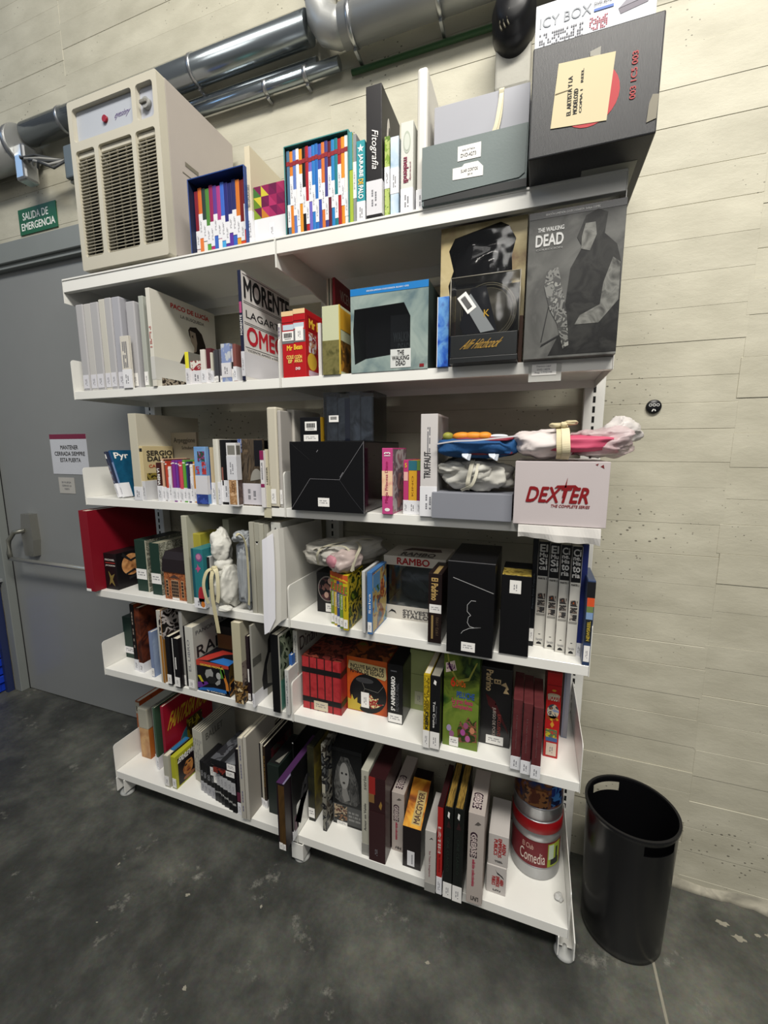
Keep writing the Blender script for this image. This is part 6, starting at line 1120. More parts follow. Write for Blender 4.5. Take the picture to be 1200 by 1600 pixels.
it = Item('boxed_set', 'black spine reading Tom Cruise in white', 'box set', (1.5340, 1.5678, -0.0060, 0.5290, 0.2641), .18, mat('#131315', .35), 'box'); it.text('Tom Cruise', 'F', .30, .30, .52, .66, PAPER, rot=-90); it.text('Coleccion', 'F', .58, .36, .70, .60, GREYINK, rot=-90, name='subtitle'); it.poly('white_mark', 'F', [(.3, .90), (.55, .88), (.6, .93), (.4, .95)], PAPER); it.sticker('F', .02, .01, .98, .24); it.rect('pale_pages', 'T', .1, .02, .9, 1, mat('#8f8c80', .7))
it = Item('jungle_box', 'green jungle picture box with orange and blue lettering, fifth row', 'box set', (1.5705, 1.6881, 0.0300, 0.5290, 0.3315), .15, art(['#1e3416', '#38521c', '#5a6a24', '#182a12', '#46622a'], 9, .3, 4, .7, True), 'box')
it.poly('grass_slope', 'F', [(.0, .42), (.5, .60), (1, .50), (1, .0), (0, 0)], art(['#4c6a22', '#6a7c30', '#38541c'], 10, .3, 3, .5, True)); it.poly('vine', 'F', [(.12, 1), (.18, .88), (.4, .74), (.7, .78), (.9, .95), (.94, .95), (.72, .75), (.4, .71), (.14, .86), (.08, 1)], mat('#8a8a3a', .5), .0008)
it.poly('cream_title', 'F', [(.05, .90), (.3, .94), (.36, .84), (.06, .80)], mat('#c9b8a8', .4), .0008); it.text('DORA', 'F', .08, .84, .32, .90, mat('#5a2c5a', .4), bold=.06, lift=.0014); it.text('6', 'F', .20, .66, .34, .77, mat('#b8381c', .4), bold=.08, lift=.0012); it.text('DVDs', 'F', .36, .67, .62, .74, mat('#b8581c', .4), bold=.05, lift=.0012); it.text('PELUCHE', 'F', .38, .55, .88, .62, mat('#2a4a8a', .4), bold=.05, lift=.0012); it.text('La gran fiesta\nCumpleaños', 'F', .25, .42, .84, .54, mat('#a83a5a', .4), bold=.03, lift=.0014, name='subtitle')
it.poly('leafy_bush', 'F', [(.45, .06), (.42, .2), (.5, .3), (.6, .27), (.72, .36), (.84, .3), (.95, .34), (.98, .1)], art(['#5a3a24', '#2c3a1c', '#7a4a3a', '#3a5a24'], 30), .0008)
for fx, fy, fc in ((.58, .18, '#9c4a8a'), (.72, .12, '#a85a8c'), (.84, .22, '#b87a5a'), (.18, .20, '#9a8aa8'), (.26, .14, '#8a5a7a'), (.66, .26, '#8a4a6a')): it.ell('flower', 'F', fx, fy, .07, .035, mat(fc, .4), .0012)
it.sticker('F', .20, .01, .46, .11, 'h', lift=.0018)
it = Item('boxed_set', 'wide black and red box reading El Padrino JUEGO DE POKER', 'box set', (1.6824, 1.7884, 0.0796, 0.5290, 0.2818), .13, mat('#141214', .22), 'box')
it.text('El\nPadrino', 'F', .20, .70, .66, .97, mat('#b8a078', .4), rot=-90, bold=.04); it.poly('gold_strings', 'F', [(.66, .80), (.80, .84), (.90, .76), (.84, .74), (.92, .70), (.74, .70), (.82, .78)], mat('#b8a078', .4)); it.poly('red_smear', 'F', [(.2, .66), (.5, .58), (.9, .25), (.95, .18), (.6, .40), (.3, .52)], mat('#3a1416', .3)); it.text('JUEGO DE POKER', 'F', .42, .10, .54, .50, mat('#9a9088', .4), rot=-90, name='subtitle'); it.text('EXCLUSIVO', 'F', .60, .14, .70, .42, mat('#8a3a34', .4), rot=-90, name='subtitle'); it.poly('white_spark', 'F', [(.50, .545), (.52, .56), (.54, .545), (.52, .53)], PAPER); it.sticker('F', .26, .02, .80, .13, 'h')
xs = [1.7939, 1.8242, 1.8540, 1.8833]
for i in range(3):
    it = Item('boxed_set', '%s of three maroon boxed sets with white foot labels' % ['leftmost', 'middle', 'rightmost'][i], 'box set', (xs[i]+.001, xs[i+1], -.008-.010*i, .5295, .238), .17, art(['#4a2024', '#5a2a2c', '#42191d'], 12, .35, 3, .5, True), 'box', 'three maroon boxed sets'); it.text('La saga completa', 'F', .38, .30, .55, .78, mat('#6e5050', .4), rot=-90); it.band(0, .19, .12); it.rect('dark_left', 'F', 0, .19, .06, 1, mat('#1c0d10', .4), .0006)
it = Item('cartoon_box', 'bright red cartoon box with round yellow pictures, overhanging the shelf edge', 'box set', (1.8931, 1.9378, 0.0840, 0.5290, 0.2960), .16, mat('#a81c1c', .3), 'box')
it.rect('fold', 'F', 0, .855, 1, .862, mat('#7a1414', .4)); it.text('WOODY', 'F', .08, .68, .92, .75, mat('#c4bca8', .4), bold=.05); it.ell('cream_arch', 'F', .5, .745, .42, .02, mat('#b8a88a', .4)); it.ell('round_picture', 'F', .5, .555, .40, .085, art(['#7a86a0', '#b5a890', '#33404a', '#a8502a'], 45)); it.poly('gold_swag', 'F', [(.08, .50), (.9, .50), (.9, .46), (.5, .44), (.1, .46)], art(['#b8942c', '#8a3a1c'], 60)); it.poly('gold_diamond', 'F', [(.5, .36), (.64, .40), (.5, .44), (.36, .40)], mat('#c08a2c', .4)); it.rect('yellow_picture', 'F', .08, .24, .86, .34, art(['#b8a82c', '#4a6a4a', '#a83a2c'], 60)); it.ell('gold_lamp', 'F', .5, .80, .14, .012, mat('#c08a2c', .4)); it.rect('blue_picture', 'F', .12, .20, .9, .245, mat('#3c5a8a', .4), .0008); it.sticker('F', .18, .03, .88, .18, 'v', m=mat('#c9b9a8', .5), lift=.0014)
it = Item('boxed_set', 'pale blue grey box standing at the back beside the right upright', 'box set', (1.9531, 1.9735, 0.2000, 0.5290, 0.2676), .10, mat('#7a8494', .4), 'box'); it.rect('pale_panel', 'F', .35, .02, .95, .98, mat('#8a8f98', .4))

# ================================================================ BOTTOM ROW, LEFT BAY
S6 = .001
it = Item('book', 'orange covered book at the far left behind a white wrapper, bottom row', 'book', (-0.0163, 0.0105, 0.1450, 0.0000, 0.2741), .16, art(['#8a4a2c', '#b0623a', '#6a4a3a'], 14, soft=True), 'book', side=art(['#9a4a24', '#b8562c', '#7a3a1c'], 12, soft=True)); it.rect('white_tab', 'F', 0, .75, 1, .97, mat('#a8a596', .5)); it.text('iz', 'F', .2, .80, .8, .9, INK, bold=.05)
it = Item('book', 'tan and orange book with thick white head wrapper and black squiggle', 'book', (0.0372, 0.0974, 0.1120, 0.0000, 0.2674), .18, art(['#8a6a4a', '#a87a50', '#c09a6a', '#b86a3a'], 12, .35, 3, .5, True), 'book', side=art(['#a85a26', '#b8682c', '#9a4a1c'], 8, soft=True))
bm = bmesh.new(); add_box(bm, -.002, it.w+.002, -.002, .17, it.h*.60, it.h+.002, .006, 2); obj('white_wrapper', bm, mat('#a3a091', .5), it.root)
it.text('MUS', 'R', .20, .80, .75, .92, INK, bold=.04, lift=.003); it.poly('black_squiggle', 'R', [(.3, .66), (.35, .74), (.5, .74), (.46, .68), (.52, .66), (.75, .78), (.82, .77), (.54, .62), (.38, .62)], INK, .003)
for i, (c, nm, a) in enumerate((('#2a1c24', 'blackish plum', 0), ('#8a8c84', 'grey', 6), ('#3a5240', 'green', 10))):
    g = (0.1568, 0.1816, 0.0800, 0.0000, 0.3103)
    it = bk('book', '%s thin spine between orange book and red record' % nm, 'book', (g[0]+.013*i, g[0]+.013*i+.012, .09-.008*i, .001, g[4]+.006*i), .19, c); it.band(0, .2, .2)
it = Item('record_book', 'red record cover with yellow lettering and teal disc, bottom row', 'record', (0.2672, 0.2828, 0.0450, 0.0000, 0.3678), .30, mat('#8a1c30', .4), 'book', side=mat('#8f1428', .4)); it.text('FANTASIA ROCK', 'R', .10, .64, .98, .86, mat('#b8902c', .4), bold=.04, shear=.12); it.ell('teal_disc', 'R', .55, .20, .32, .34, mat('#2f6a78', .4)); it.rect('yellow_photo', 'R', .42, .02, .75, .60, art(['#8a7a1c', '#3a2c14', '#5a4c18'], 20), .0012); it.text('FLA', 'R', .46, .48, .70, .57, mat('#b8a83a', .4), name='photo_title', lift=.0018)
it = bk('disc_case', 'white edged case with dark cover left of the yellow ERREWAY magazine', 'disc case', (0.3006, 0.3313, 0.0080, 0.0000, 0.1590), .13, '#a9a798', side=mat('#141216', .4)); it.rect('cream_margin', 'R', .0, 0, .12, 1, mat('#b5b2a2', .5)); it.ell('dim_face', 'R', .6, .6, .25, .25, mat('#4a3430', .5)); it.rect('blue_top', 'T', .2, .3, .9, 1, mat('#2a6a9a', .4)); it.sticker('F', .1, .05, .9, .35)
it = Item('magazine', 'yellow framed magazine reading ERREWAY with a face on the cover', 'magazine', (0.3419, 0.3683, 0.0120, 0.0000, 0.1605), .15, mat('#a8a82c', .4), 'box', body='cover'); it.rect('dark_cover', 'R', .09, .05, .98, .88, mat('#1d1418', .4)); it.text('ERREWAY', 'R', .12, .74, .97, .90, PAPER, bold=.06, shear=.1, lift=.0012)
it.ell('amber_face', 'R', .46, .42, .20, .25, art(['#a8683a', '#c4884a', '#8a4c2a'], 20, soft=True), .0009); it.ell('dark_eyes', 'R', .38, .50, .05, .025, INK, .0013); it.ell('dark_eyes', 'R', .52, .53, .05, .025, INK, .0013); it.ell('dark_mouth', 'R', .46, .30, .07, .02, mat('#5a2420', .4), .0013); it.ell('neck_scarf', 'R', .5, .13, .24, .06, mat('#8a5a3a', .4), .0009); it.poly('dark_hair', 'R', [(.24, .42), (.26, .66), (.44, .72), (.64, .66), (.60, .60), (.40, .62), (.30, .50)], mat('#171012', .5), .0014); it.rect('yellow_foot', 'F', 0, 0, 1, .3, mat('#8a8a6a', .4)); it.sticker('F', .1, .04, .9, .32)
g = (0.4047, 0.4715, 0.0850, 0.0000, 0.3228)
n = 5; wv = (g[1]-g[0])/n
for i in range(n):
    it = Item('book', 'white spined slim book, %s of five beside the stacked video boxes' % ORD[i], 'book', (g[0]+wv*i, g[0]+wv*(i+1), .085-.003*i, .001, .262+.001*i), .22, mat('#a9a79c', .45), 'book', 'five white spined slim books', side=mat('#8f8e86', .5)); it.prints('F', .3, .2, .6, .85, 1, 10, GREYINK, 1); it.rect('dark_gap_edge', 'T', .8, 0, 1, 1, INK)
    if i == 4: it.text('BALLET', 'R', .1, .80, .6, .92, mat('#55544e', .5))
# video boxes standing in a row, two lying on top
xs = [0.4748, 0.4964, 0.5215, 0.5502, 0.5747, 0.6026]
for i in range(5):
    it = Item('video_case', 'black video case with white foot label, %s in the front block' % ORD[i], 'video case', (xs[i], xs[i+1], .045-.006*i, .001, .150+(.006 if i > 2 else 0)), .12, mat('#151517', .3), 'box', 'black video cases standing in the bottom row'); 
    if i < 4: it.band(0, .34, .2, mat('#9c9ca0', .5)); it.text('VIDEO', 'F', .25, .50, .75, .70, mat('#8a8a8c', .5), rot=90); it.sticker('F', .1, .74, .9, 1.0) if i == 3 else None
    else: it.sticker('F', 0, .58, 1, .92); it.text('CINE', 'F', .1, .28, .9, .33, mat('#b5b5b2', .5), bold=.02)
xs = [0.5775, 0.5984, 0.6189, 0.6464, 0.6700, 0.6933]
for i in range(5):
    it = Item('video_case', 'black case with white head label, %s in the right of the video block' % ORD[i], 'video case', (xs[i]+.016, xs[i+1]+.016, .018-.005*i, .001, .158), .12, mat('#131315', .3), 'box', 'black video cases with white head labels'); it.sticker('F', 0, .55, 1, .90, 'v', m=mat('#a8a8aa', .5)); it.text(['VIS', 'TA', 'THE', 'UNI', 'VER'][i], 'F', .08, .30-.02*i, .92, .36-.02*i, mat('#b5b5b2', .5), bold=.02); 
    if i == 4: it.rect('side_print', 'R', .3, .5, .7, .75, mat('#2e2e30', .4))
BX = it.root.location.x+it.w
for k, (z, hh, nm, dx, c) in enumerate(((.162, .028, 'lower', .0, '#1a1214'), (.191, .030, 'upper', -.012, '#17181a'))):
    it = Item('video_case', '%s black video case lying flat on the standing video block' % nm, 'video case', (BX-.118+dx, BX-.002, .002+.004*k, z, hh), .19, mat(c, .3), 'box', bev=.002)
    if k == 0: it.rect('red_picture', 'F', .02, .05, .62, .95, art(['#4a1c18', '#7a2c22', '#1c1012'], 50)); it.sticker('F', .60, .05, .97, .92, 'h')
    else: it.rect('grey_picture', 'T', 0, 0, .55, 1, art(['#3c3d40', '#55565a', '#2c2c2f'], 20)); it.rect('black_strip', 'T', .40, 0, .58, 1, INK, .0008); it.rect('pale_panel', 'T', .58, 0, .98, 1, art(['#5e6063', '#4a4c50', '#77797c'], 16, soft=True)); it.sticker('F', .66, .0, 1, .95, 'h')
it = Item('book', 'black spined book with a white foot tucked left of the tall white book', 'book', (0.7129, 0.7324, 0.0000, 0.0000, 0.3046), .15, mat('#141015', .4), 'book'); it.band(0, .18, .3); it.rect('plum_patch', 'F', 0, .2, 1, .34, mat('#5a2438', .4))
it = Item('book', 'tall white book with worn spine, standing forward in the bottom row', 'book', (0.7406, 0.7632, -0.0120, 0.0000, 0.3707), .20, mat('#a8a49a', .5), 'book', side=mat('#9d978c', .5)); it.prints('F', .35, .1, .65, .92, 1, 22, mat('#5a5a78', .5), 1); it = Item('book', 'second leaf of the tall white pair, its plain grey cover facing right', 'book', (0.7647, 0.7808, -0.0100, 0.0000, 0.3795), .20, mat('#b0aca2', .5), 'book', side=mat('#98938a', .5))
for i, (c, h, nm) in enumerate((('#55544e', .300, 'grey spine with dark print'), ('#16171a', .296, 'black thin'), ('#a9a599', .300, 'white thin'), ('#2a1f14', .292, 'black with gold print'))):
    g = (0.7647, 0.7813, 0.0700, 0.0000, 0.3250)
    it = Item('book', '%s book right of the tall white pair, bottom row' % nm, 'book', (g[0]+.0125*i, g[0]+.0125*(i+1), .075-.004*i, .001, h), .22, mat(c, .45), 'book', side=mat('#1a1618', .4)); it.band(0, .12, .15)
    if i == 3: it.text('BARROCO', 'F', .3, .35, .7, .85, mat('#8a6a34', .4), rot=-90); it.rect('dark_red_print', 'R', .2, .55, .9, .85, art(['#2a1618', '#4a2024', '#3a3a34'], 18)); it.ell('dull_green_blob', 'R', .5, .5, .18, .12, mat('#4a4c34', .5), .0008)
    if i == 0: it.prints('F', .3, .3, .7, .8, 2, 14, INK, 1)
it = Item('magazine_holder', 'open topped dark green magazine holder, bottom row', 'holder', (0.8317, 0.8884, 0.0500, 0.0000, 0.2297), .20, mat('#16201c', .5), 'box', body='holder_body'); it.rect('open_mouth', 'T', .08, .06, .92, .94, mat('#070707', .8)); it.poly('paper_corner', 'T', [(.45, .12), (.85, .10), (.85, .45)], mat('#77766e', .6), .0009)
it = Item('record', 'tall black record sleeve with a thin white top edge', 'record', (.925, .931, .10, .001, .315), .25, mat('#0e0e10', .4), 'box', body='sleeve'); it.rect('white_edge', 'F', .0, .985, 1, 1, PAPER)
it = Item('large_book', 'big purple topped brown book jutting over the bottom shelf edge', 'book', (0.9637, 0.9980, -0.0750, 0.0000, 0.2852), .28, mat('#1d1118', .4), 'box', body='cover'); it.rect('brown_spine', 'F', .22, .02, 1, .97, art(['#33240f', '#4a3418', '#3c2a14'], 14, .35, 4, .6, True, (3, 1, .6))); it.rect('purple_top', 'T', 0, 0, .8, 1, mat('#43264c', .4)); it.rect('pale_top', 'T', .8, 0, 1, 1, mat('#77708a', .4)); it.sticker('F', .1, .0, .55, .10, 'v'); it.sticker('F', .6, .0, .95, .09, 'v'); it.root.location.z = .0015
LB = it.root.location.x+it.w
it = Item('large_book', 'big black album beside the purple topped book, grey figure on its side', 'book', (LB+.001, .996-.004, -.03, .0015, .300), .27, mat('#101012', .35), 'box', body='cover'); it.poly('grey_drapery', 'R', [(.05, .25), (.2, .42), (.3, .62), (.5, .72), (.6, .6), (.45, .45), (.3, .3), (.2, .1)], art(['#1c1c1e', '#3c3c3e', '#17171a'], 18)); it.rect('maroon_patch', 'R', .04, .10, .14, .30, mat('#4a1c3a', .4)); it.band(0, .13, .3)
# ================================================================ BOTTOM ROW, RIGHT BAY
it = Item('boxed_set', 'dark olive boxed set with gold edge, first in the right bay bottom row', 'box set', (1.0100, 1.0400, 0.0747, 0.0000, 0.3399), .16, art(['#151c2c', '#1c1d1a', '#2a2a1c', '#3a3a2a'], 12, .3, 3, .5, True), 'box'); it.rect('ochre_side', 'R', .02, .02, .98, .98, art(['#4a4024', '#5c5230', '#7a6e2c', '#3a3424'], 16, soft=True)); it.sticker('F', 0, .05, .95, .18, 'h')
it = Item('disc_case', 'grey and brown picture case beside the dark olive boxed set', 'disc case', (1.0880, 1.1053, 0.0500, 0.0000, 0.3876), .14, art(['#4a4c4c', '#1c1c1e', '#77756c', '#2e2a24'], 24), 'box'); it.rect('pale_patch', 'F', .1, .45, .9, .55, mat('#a8a494', .4))
it = Item('portrait_box', 'wide dark box with grey portrait of a long haired woman', 'box set', (1.1083, 1.2395, 0.1000, 0.0000, 0.3480), .14, mat('#1e1f20', .3), 'box')
it.rect('photo_panel', 'F', .02, .28, .98, .95, mat('#161718', .3)); it.poly('grey_hair', 'F', [(.10, .34), (.06, .55), (.16, .76), (.32, .90), (.56, .90), (.72, .76), (.88, .60), (.92, .36), (.80, .30), (.30, .30)], art(['#3c3c3c', '#5c5c5a', '#2a2a2a', '#6e6e6c'], 30, .3, 5, 1.2, True, (2, 1, .6)), .0008)
it.ell('pale_face', 'F', .42, .66, .16, .17, mat('#8e8d8a', .4), .0012); it.poly('pale_neck', 'F', [(.34, .52), (.50, .50), (.60, .36), (.42, .32), (.34, .40)], mat('#7c7b78', .4), .0010); it.ell('dark_eye', 'F', .35, .69, .035, .014, INK, .0016); it.ell('dark_eye', 'F', .49, .69, .035, .014, INK, .0016); it.ell('dark_lips', 'F', .41, .57, .045, .014, mat('#3a3836', .4), .0016)
it.rect('grey_text_panel', 'F', .02, .03, .98, .27, mat('#4a4b4b', .4)); it.rect('collage', 'F', .06, .06, .50, .26, art(['#77553c', '#1c1c1c', '#a8967c', '#5a3a30'], 40), .0008); it.prints('F', .55, .08, .95, .22, 3, 14, mat('#8a8a88', .5)); it.sticker('F', .15, .0, .5, .05, 'h', lift=.0014)
it = Item('disc_case', 'white translucent cased set left of the tall maroon boxes', 'disc case', (1.2739, 1.3051, 0.0120, 0.0000, 0.3614), .22, mat('#a9a799', .3, coat=.3), 'box', bev=.003); it.text('Amor en Valde', 'F', .35, .30, .65, .62, mat('#3a3a3a', .5), rot=90); it.text('serie', 'F', .3, .78, .7, .94, mat('#55544e', .5), rot=90, name='small_title'); it.rect('clear_foot', 'F', 0, 0, 1, .14, mat('#8d8c86', .2))
it = Item('boxed_set', 'tall maroon open slipcase with red and tan patch, right bay', 'box set', (1.3079, 1.3719, 0.0033, 0.0000, 0.3501), .20, mat('#2c1618', .35), 'box'); it.rect('maroon_sleeve', 'F', 0, 0, 1, .60, mat('#331c1e', .3), .0012); it.rect('red_patch', 'F', 0, .80, .40, 1.0, mat('#8a2420', .4)); it.rect('tan_patch', 'F', 0, .70, .34, .80, mat('#7a5a34', .4), .0008); it.poly('gold_mark', 'F', [(.62, .68), (.74, .74), (.82, .70), (.76, .64), (.66, .66)], mat('#8a6a34', .4)); it.sticker('F', .22, .04, .68, .20, 'v'); it.rect('maroon_top', 'T', 0, 0, 1, 1, mat('#2c1416', .35)); it.rect('maroon_side', 'R', 0, 0, 1, 1, mat('#2a1214', .3))
def grease(label, g):
    it = Item('boxed_set', label, 'box set', g, .20, mat('#a99f98', .4), 'box')
    it.text('GREASE', 'F', .16, .52, .60, .80, mat('#2c1c28', .4), rot=-90, bold=.12, lift=.0008); it.text('GREASE', 'F', .22, .54, .54, .78, mat('#c4b4b0', .4), rot=-90, bold=.02, lift=.0016, name='title_fill'); it.text('edición coleccionista', 'F', .32, .20, .52, .50, mat('#a0344a', .4), rot=-90, name='subtitle', bold=.02); it.poly('curl_mark', 'F', [(.4, .88), (.6, .92), (.8, .90), (.62, .88)], mat('#55504c', .5)); it.prints('F', .3, .04, .8, .09, 3, 8, INK)
    it.text('GREASE', 'T', .15, .10, .75, .44, mat('#2c1c28', .4), rot=-90, bold=.12, lift=.0008); it.text('GREASE', 'T', .23, .13, .67, .41, mat('#c4b4b0', .4), rot=-90, bold=.02, lift=.0016, name='title_fill'); it.rect('brown_side', 'R', .02, .02, .98, .98, art(['#6a5a50', '#8a7c72', '#4a3c36'], 14, soft=True)); return it
grease('left white GREASE box, standing between maroon slipcase and MACGYVER box', (1.3752, 1.4242, 0.0678, 0.0000, 0.2521))
# slanted amber box
x0, x1, y, z, h = (1.4332, 1.5017, 0.0221, 0.0000, 0.1697)
w = x1-x0; r_ = empty('slant_top_box', (x0, y, z+.0005), 0, 'dark box with slanted glowing amber top reading MACGYVER', 'box set')
bm = bmesh.new(); hb = h+.075; dd = .20; prism(bm, [(0, 0), (dd, 0), (dd, hb), (.15, hb), (0, h)], 0, w); obj('case', bm, mat('#171012', .3), r_)
sl = Vector((0, .15, hb-h)).normalized(); L = math.hypot(.15, hb-h); bm = bmesh.new(); flatshape(bm, Vector((0, 0, h)), XV, sl, [(0, .0), (w, .0), (w, L), (0, L)], .0004); obj('amber_picture', bm, art(['#3a1c0c', '#8a4a14', '#c4862a', '#d8a83a', '#5a2c10'], 11, .3, 3, .6, True), r_)
bm = bmesh.new(); flatshape(bm, Vector((0, 0, h)), XV, sl, [(w*.42, .012), (w*.92, .012), (w*.92, L*.75), (w*.42, L*.75)], .0008); obj('pale_title_band', bm, mat('#a8925a', .4), r_)
lettering('title', 'MACGYVER', Vector((0, 0, h)), XV, sl, (w*.50, .016, w*.84, L*.72), mat('#3a2010', .4), r_, 90, .03, .0014)
bm = bmesh.new(); flatshape(bm, Vector((0, 0, 0)), XV, ZV, [(w*.26, h*.06), (w*.66, h*.06), (w*.66, h*.42), (w*.26, h*.42)], .0008)
for k in range(6): flatshape(bm, Vector((0, 0, 0)), XV, ZV, [(w*.5, h*(.12+.04*k)), (w*.56, h*(.12+.04*k)), (w*.56, h*(.145+.04*k)), (w*.5, h*(.145+.04*k))], .0014, mi=1)
obj('sticker', bm, None, r_, mats=[LABELW, GREYINK])
it = Item('boxed_set', 'narrow white boxed set with clear foot, right of the MACGYVER box', 'box set', (1.5304, 1.5690, -0.0350, 0.0000, 0.2411), .17, mat('#aeaaa4', .4), 'box', bev=.002); it.text('San Teatro Imaginario', 'F', .35, .25, .55, .68, mat('#8a5a60', .4), rot=-90); it.poly('curl_mark', 'F', [(.4, .86), (.6, .90), (.75, .87), (.6, .88)], INK); it.rect('clear_foot', 'F', 0, 0, 1, .14, mat('#8d8c88', .2))
it = Item('boxed_set', 'bright red spine with white lettering reading LATIN LATIN', 'box set', (1.5717, 1.5908, -0.0320, 0.0000, 0.3414), .20, mat('#9c1e1c', .35), 'box'); it.text('LATIN\nLATIN', 'F', .2, .48, .7, .78, mat('#c9b4ae', .4), rot=-90, bold=.04); it.text('la música', 'F', .4, .26, .7, .46, mat('#5a1412', .4), rot=-90, name='subtitle'); it.band(0, .20, .2); it.rect('dark_side_top', 'T', 0, 0, 1, 1, mat('#2a1214', .4))
for i, (bl, brx, tl) in enumerate((((692, 1387), (706, 1391), (681, 1252)), ((706.5, 1391), (722, 1395), (703, 1256)))):
    g = [(1.5956, 1.6255, -0.0340, 0.0000, 0.3525), (1.6280, 1.6605, -0.0360, 0.0000, 0.3585)][i]
    it = Item('album', '%s of the two black albums with gold page edges' % ['left', 'right'][i], 'album', g, .21, mat('#0f1210', .35), 'box', 'two black albums with gold page edges', body='cover'); it.rect('gold_pages', 'T', .15, .01, .85, .98, art(['#6a5428', '#9a7c3a', '#4a3a1c', '#b08f48'], 40, .35, 3, .2, True, (8, .3, 1)), .0006)
    it.poly('white_mark', 'F', [(.35, .90), (.55, .88), (.6, .94), (.42, .95)], PAPER); it.poly('red_triangle', 'F', [(.25, .78), (.75, .78), (.5, .86)], mat('#2a1416', .4)); it.text('CINE CLASICO', 'F', .35, .30, .6, .68, mat('#232c26', .4), rot=-90); it.sticker('F', .0, .0, 1, .17, 'v')
grease('right white GREASE box, standing right of the two gold edged albums', (1.6732, 1.7261, -0.0240, 0.0000, 0.3471))
for k, (hz, nm) in enumerate(((0.0005, 'lower'), (.111, 'upper'))):
    g = (1.7339, 1.7997, 0.0350, 0.0000, 0.3412)
    it = Item('boxed_set', '%s of two stacked white boxes reading ARENGAS POBLICS in red' % nm, 'box set', (g[0]+.002*k, g[1]+.003*k, .035+.004*k, hz, .109 if k == 0 else .118), .16, mat('#b5b0ac', .4), 'box'); it.text('AREN\nEMPEÑOS\nPUBLICS', 'F', .28, .28, .88, .66 if k == 0 else .9, mat('#9c2426', .4), rot=-90, bold=.05); it.prints('F', .35, .10, .75, .17, 2, 9, INK)
    if k == 0: it.poly('black_squiggle', 'F', [(.45, .88), (.55, .74), (.85, .66), (.9, .60), (.8, .70), (.52, .80)], INK)
# two round tins
def tin(label, cx, cy, z, r, h, artm, pal, red=False, name='round_tin'):
    t = empty(name, (cx, cy, z), 0, label, 'tin')
    MT = mat('#a9aaac', .28, .75)
    bm = bmesh.new(); lathe(bm, [(0, .0), (r*.97, .0), (r, .004), (r, h*.20), (r*1.015, h*.21), (r*.985, h*.22)], n=64); bmesh.ops.recalc_face_normals(bm, faces=bm.faces); obj('base_rim', bm, MT, t)
    bm = bmesh.new(); lathe(bm, [(r*.985, h*.66), (r*1.01, h*.67), (r*1.01, h*.78), (r*1.0, h*.80), (r*1.0, h-.004), (r*.97, h), (0, h)], n=64)
    bmesh.ops.recalc_face_normals(bm, faces=bm.faces); obj('lid', bm, MT, t)
    bm = bmesh.new(); lathe(bm, [(r*.985, h*.20), (r*.985, h*.68)], n=64); bmesh.ops.recalc_face_normals(bm, faces=bm.faces); obj('printed_wall', bm, artm, t)
    if red: bm = bmesh.new(); lathe(bm, [(r*1.002, h*.80), (r*1.02, h*.81), (r*1.02, h*.985), (r*1.002, h*.995)], n=64); bmesh.ops.recalc_face_normals(bm, faces=bm.faces); obj('red_lid_band', bm, mat('#9a1218', .35), t)
    return t
def curved(t, s, r, a0, a1, z0, z1, m, bold=0.03, nm='title', lift=.001):
    """lettering wrapped round the tin; angles in degrees, -90 faces the viewer"""
    vs_, fs, x0, x1, y0, y1 = text_data(s, 0.0); bm = bmesh.new(); vv = []
    for p in vs_:
        a = math.radians(a0+(a1-a0)*(p.x-x0)/(x1-x0)); vv.append(bm.verts.new(((r+lift)*math.cos(a), (r+lift)*math.sin(a), z0+(z1-z0)*(p.y-y0)/(y1-y0))))
    for f in fs:
        try: bm.faces.new([vv[i] for i in f])
        except ValueError: pass
    rr = bmesh.ops.extrude_face_region(bm, geom=bm.faces[:])
    for g_ in rr['geom']:
        if isinstance(g_, bmesh.types.BMVert): d = Vector((g_.co.x, g_.co.y, 0)).normalized(); g_.co -= d*.0003
    bmesh.ops.recalc_face_normals(bm, faces=bm.faces); return obj(nm, bm, m, t)
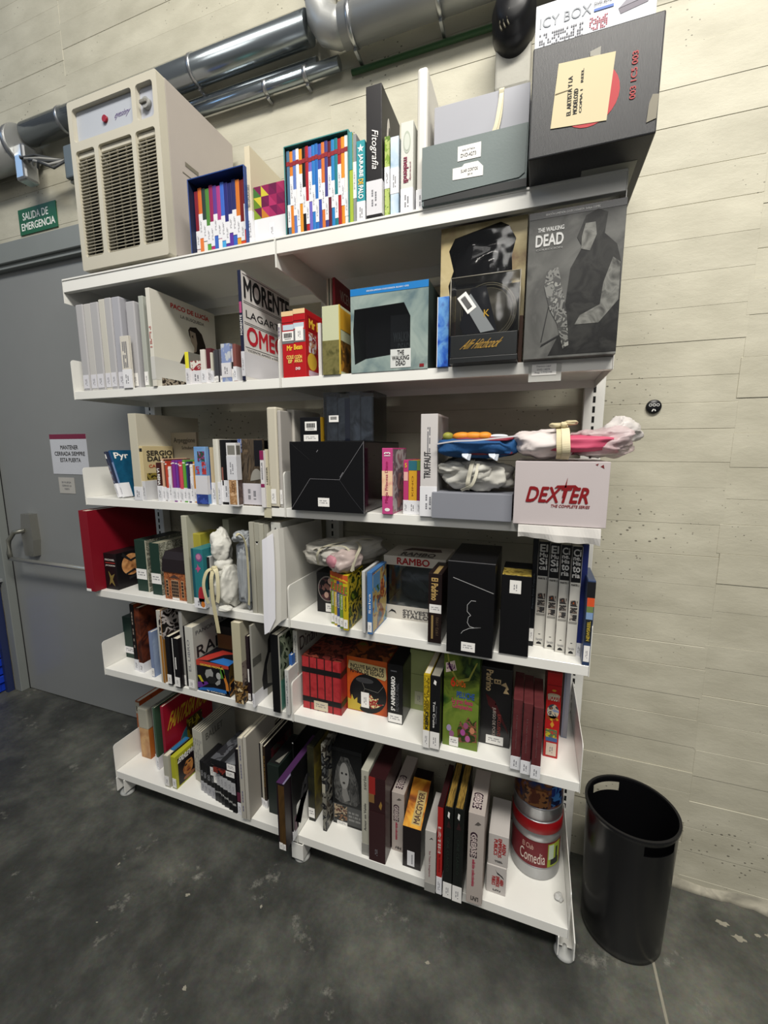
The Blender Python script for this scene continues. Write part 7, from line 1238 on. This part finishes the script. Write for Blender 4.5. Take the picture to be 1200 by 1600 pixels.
def curvedpatch(t, r, a0, a1, z0, z1, m, nm, lift=.0008):
    bm = bmesh.new(); n = 12; lo = []; hi = []
    for i in range(n+1):
        a = math.radians(a0+(a1-a0)*i/n); lo.append(bm.verts.new(((r+lift)*math.cos(a), (r+lift)*math.sin(a), z0))); hi.append(bm.verts.new(((r+lift)*math.cos(a), (r+lift)*math.sin(a), z1)))
    for i in range(n): bm.faces.new((lo[i], lo[i+1], hi[i+1], hi[i]))
    rr = bmesh.ops.extrude_face_region(bm, geom=bm.faces[:])
    for g_ in rr['geom']:
        if isinstance(g_, bmesh.types.BMVert): d = Vector((g_.co.x, g_.co.y, 0)).normalized(); g_.co -= d*.0005
    bmesh.ops.recalc_face_normals(bm, faces=bm.faces); return obj(nm, bm, m, t)
TR_ = .086
t = tin('lower round silver tin with red label reading Comedia and green picture', 1.893, .216, .001, TR_, .234, mat('#6a1820', .35), 0, True)
curved(t, 'El Club', TR_*.985, -122, -96, .118, .138, mat('#c9a89a', .4), .02, 'small_title'); curved(t, 'Comedia', TR_*.985, -128, -68, .066, .110, mat('#d4c4ba', .4), .02)
curvedpatch(t, TR_*.985, -62, -24, .054, .146, mat('#8a9a2c', .4), 'green_picture'); curvedpatch(t, TR_*.985, -60, -46, .085, .142, mat('#a8b4a0', .4), 'pale_picture', .0014); curvedpatch(t, TR_*.985, -54, -30, .062, .086, INK, 'black_figure', .0014); curvedpatch(t, TR_*.985, -40, -34, .068, .130, INK, 'black_figure', .0014)
t = tin('upper round silver tin with dark blue and brown film pictures', 1.893, .217, .236, TR_*.99, .232, art(['#141a3a', '#1c2c5a', '#4a2c1c', '#7a4a24', '#2a4a7a', '#101226'], 18, .3, 4, .8, True), 1)
curvedpatch(t, TR_*.975, -125, -70, .055, .12, art(['#5a2c1c', '#8a5a30', '#2a1414'], 26, .3), 'brown_picture', .001); curvedpatch(t, TR_*.975, -62, -30, .06, .14, art(['#1c2c6a', '#3a6aa0', '#121a3a'], 30, .3), 'blue_picture', .001)
r_ = empty('paper_scrap', (1.972, .09, .0012), 0, 'crumpled bit of clear tape at the foot of the lower tin', 'scrap'); lump('crumpled_tape', (0, 0, .008), (.014, .016, .010), mat('#c9c9c6', .3), r_, 91, 20, 14, 1, .3, 2, .2, .8)
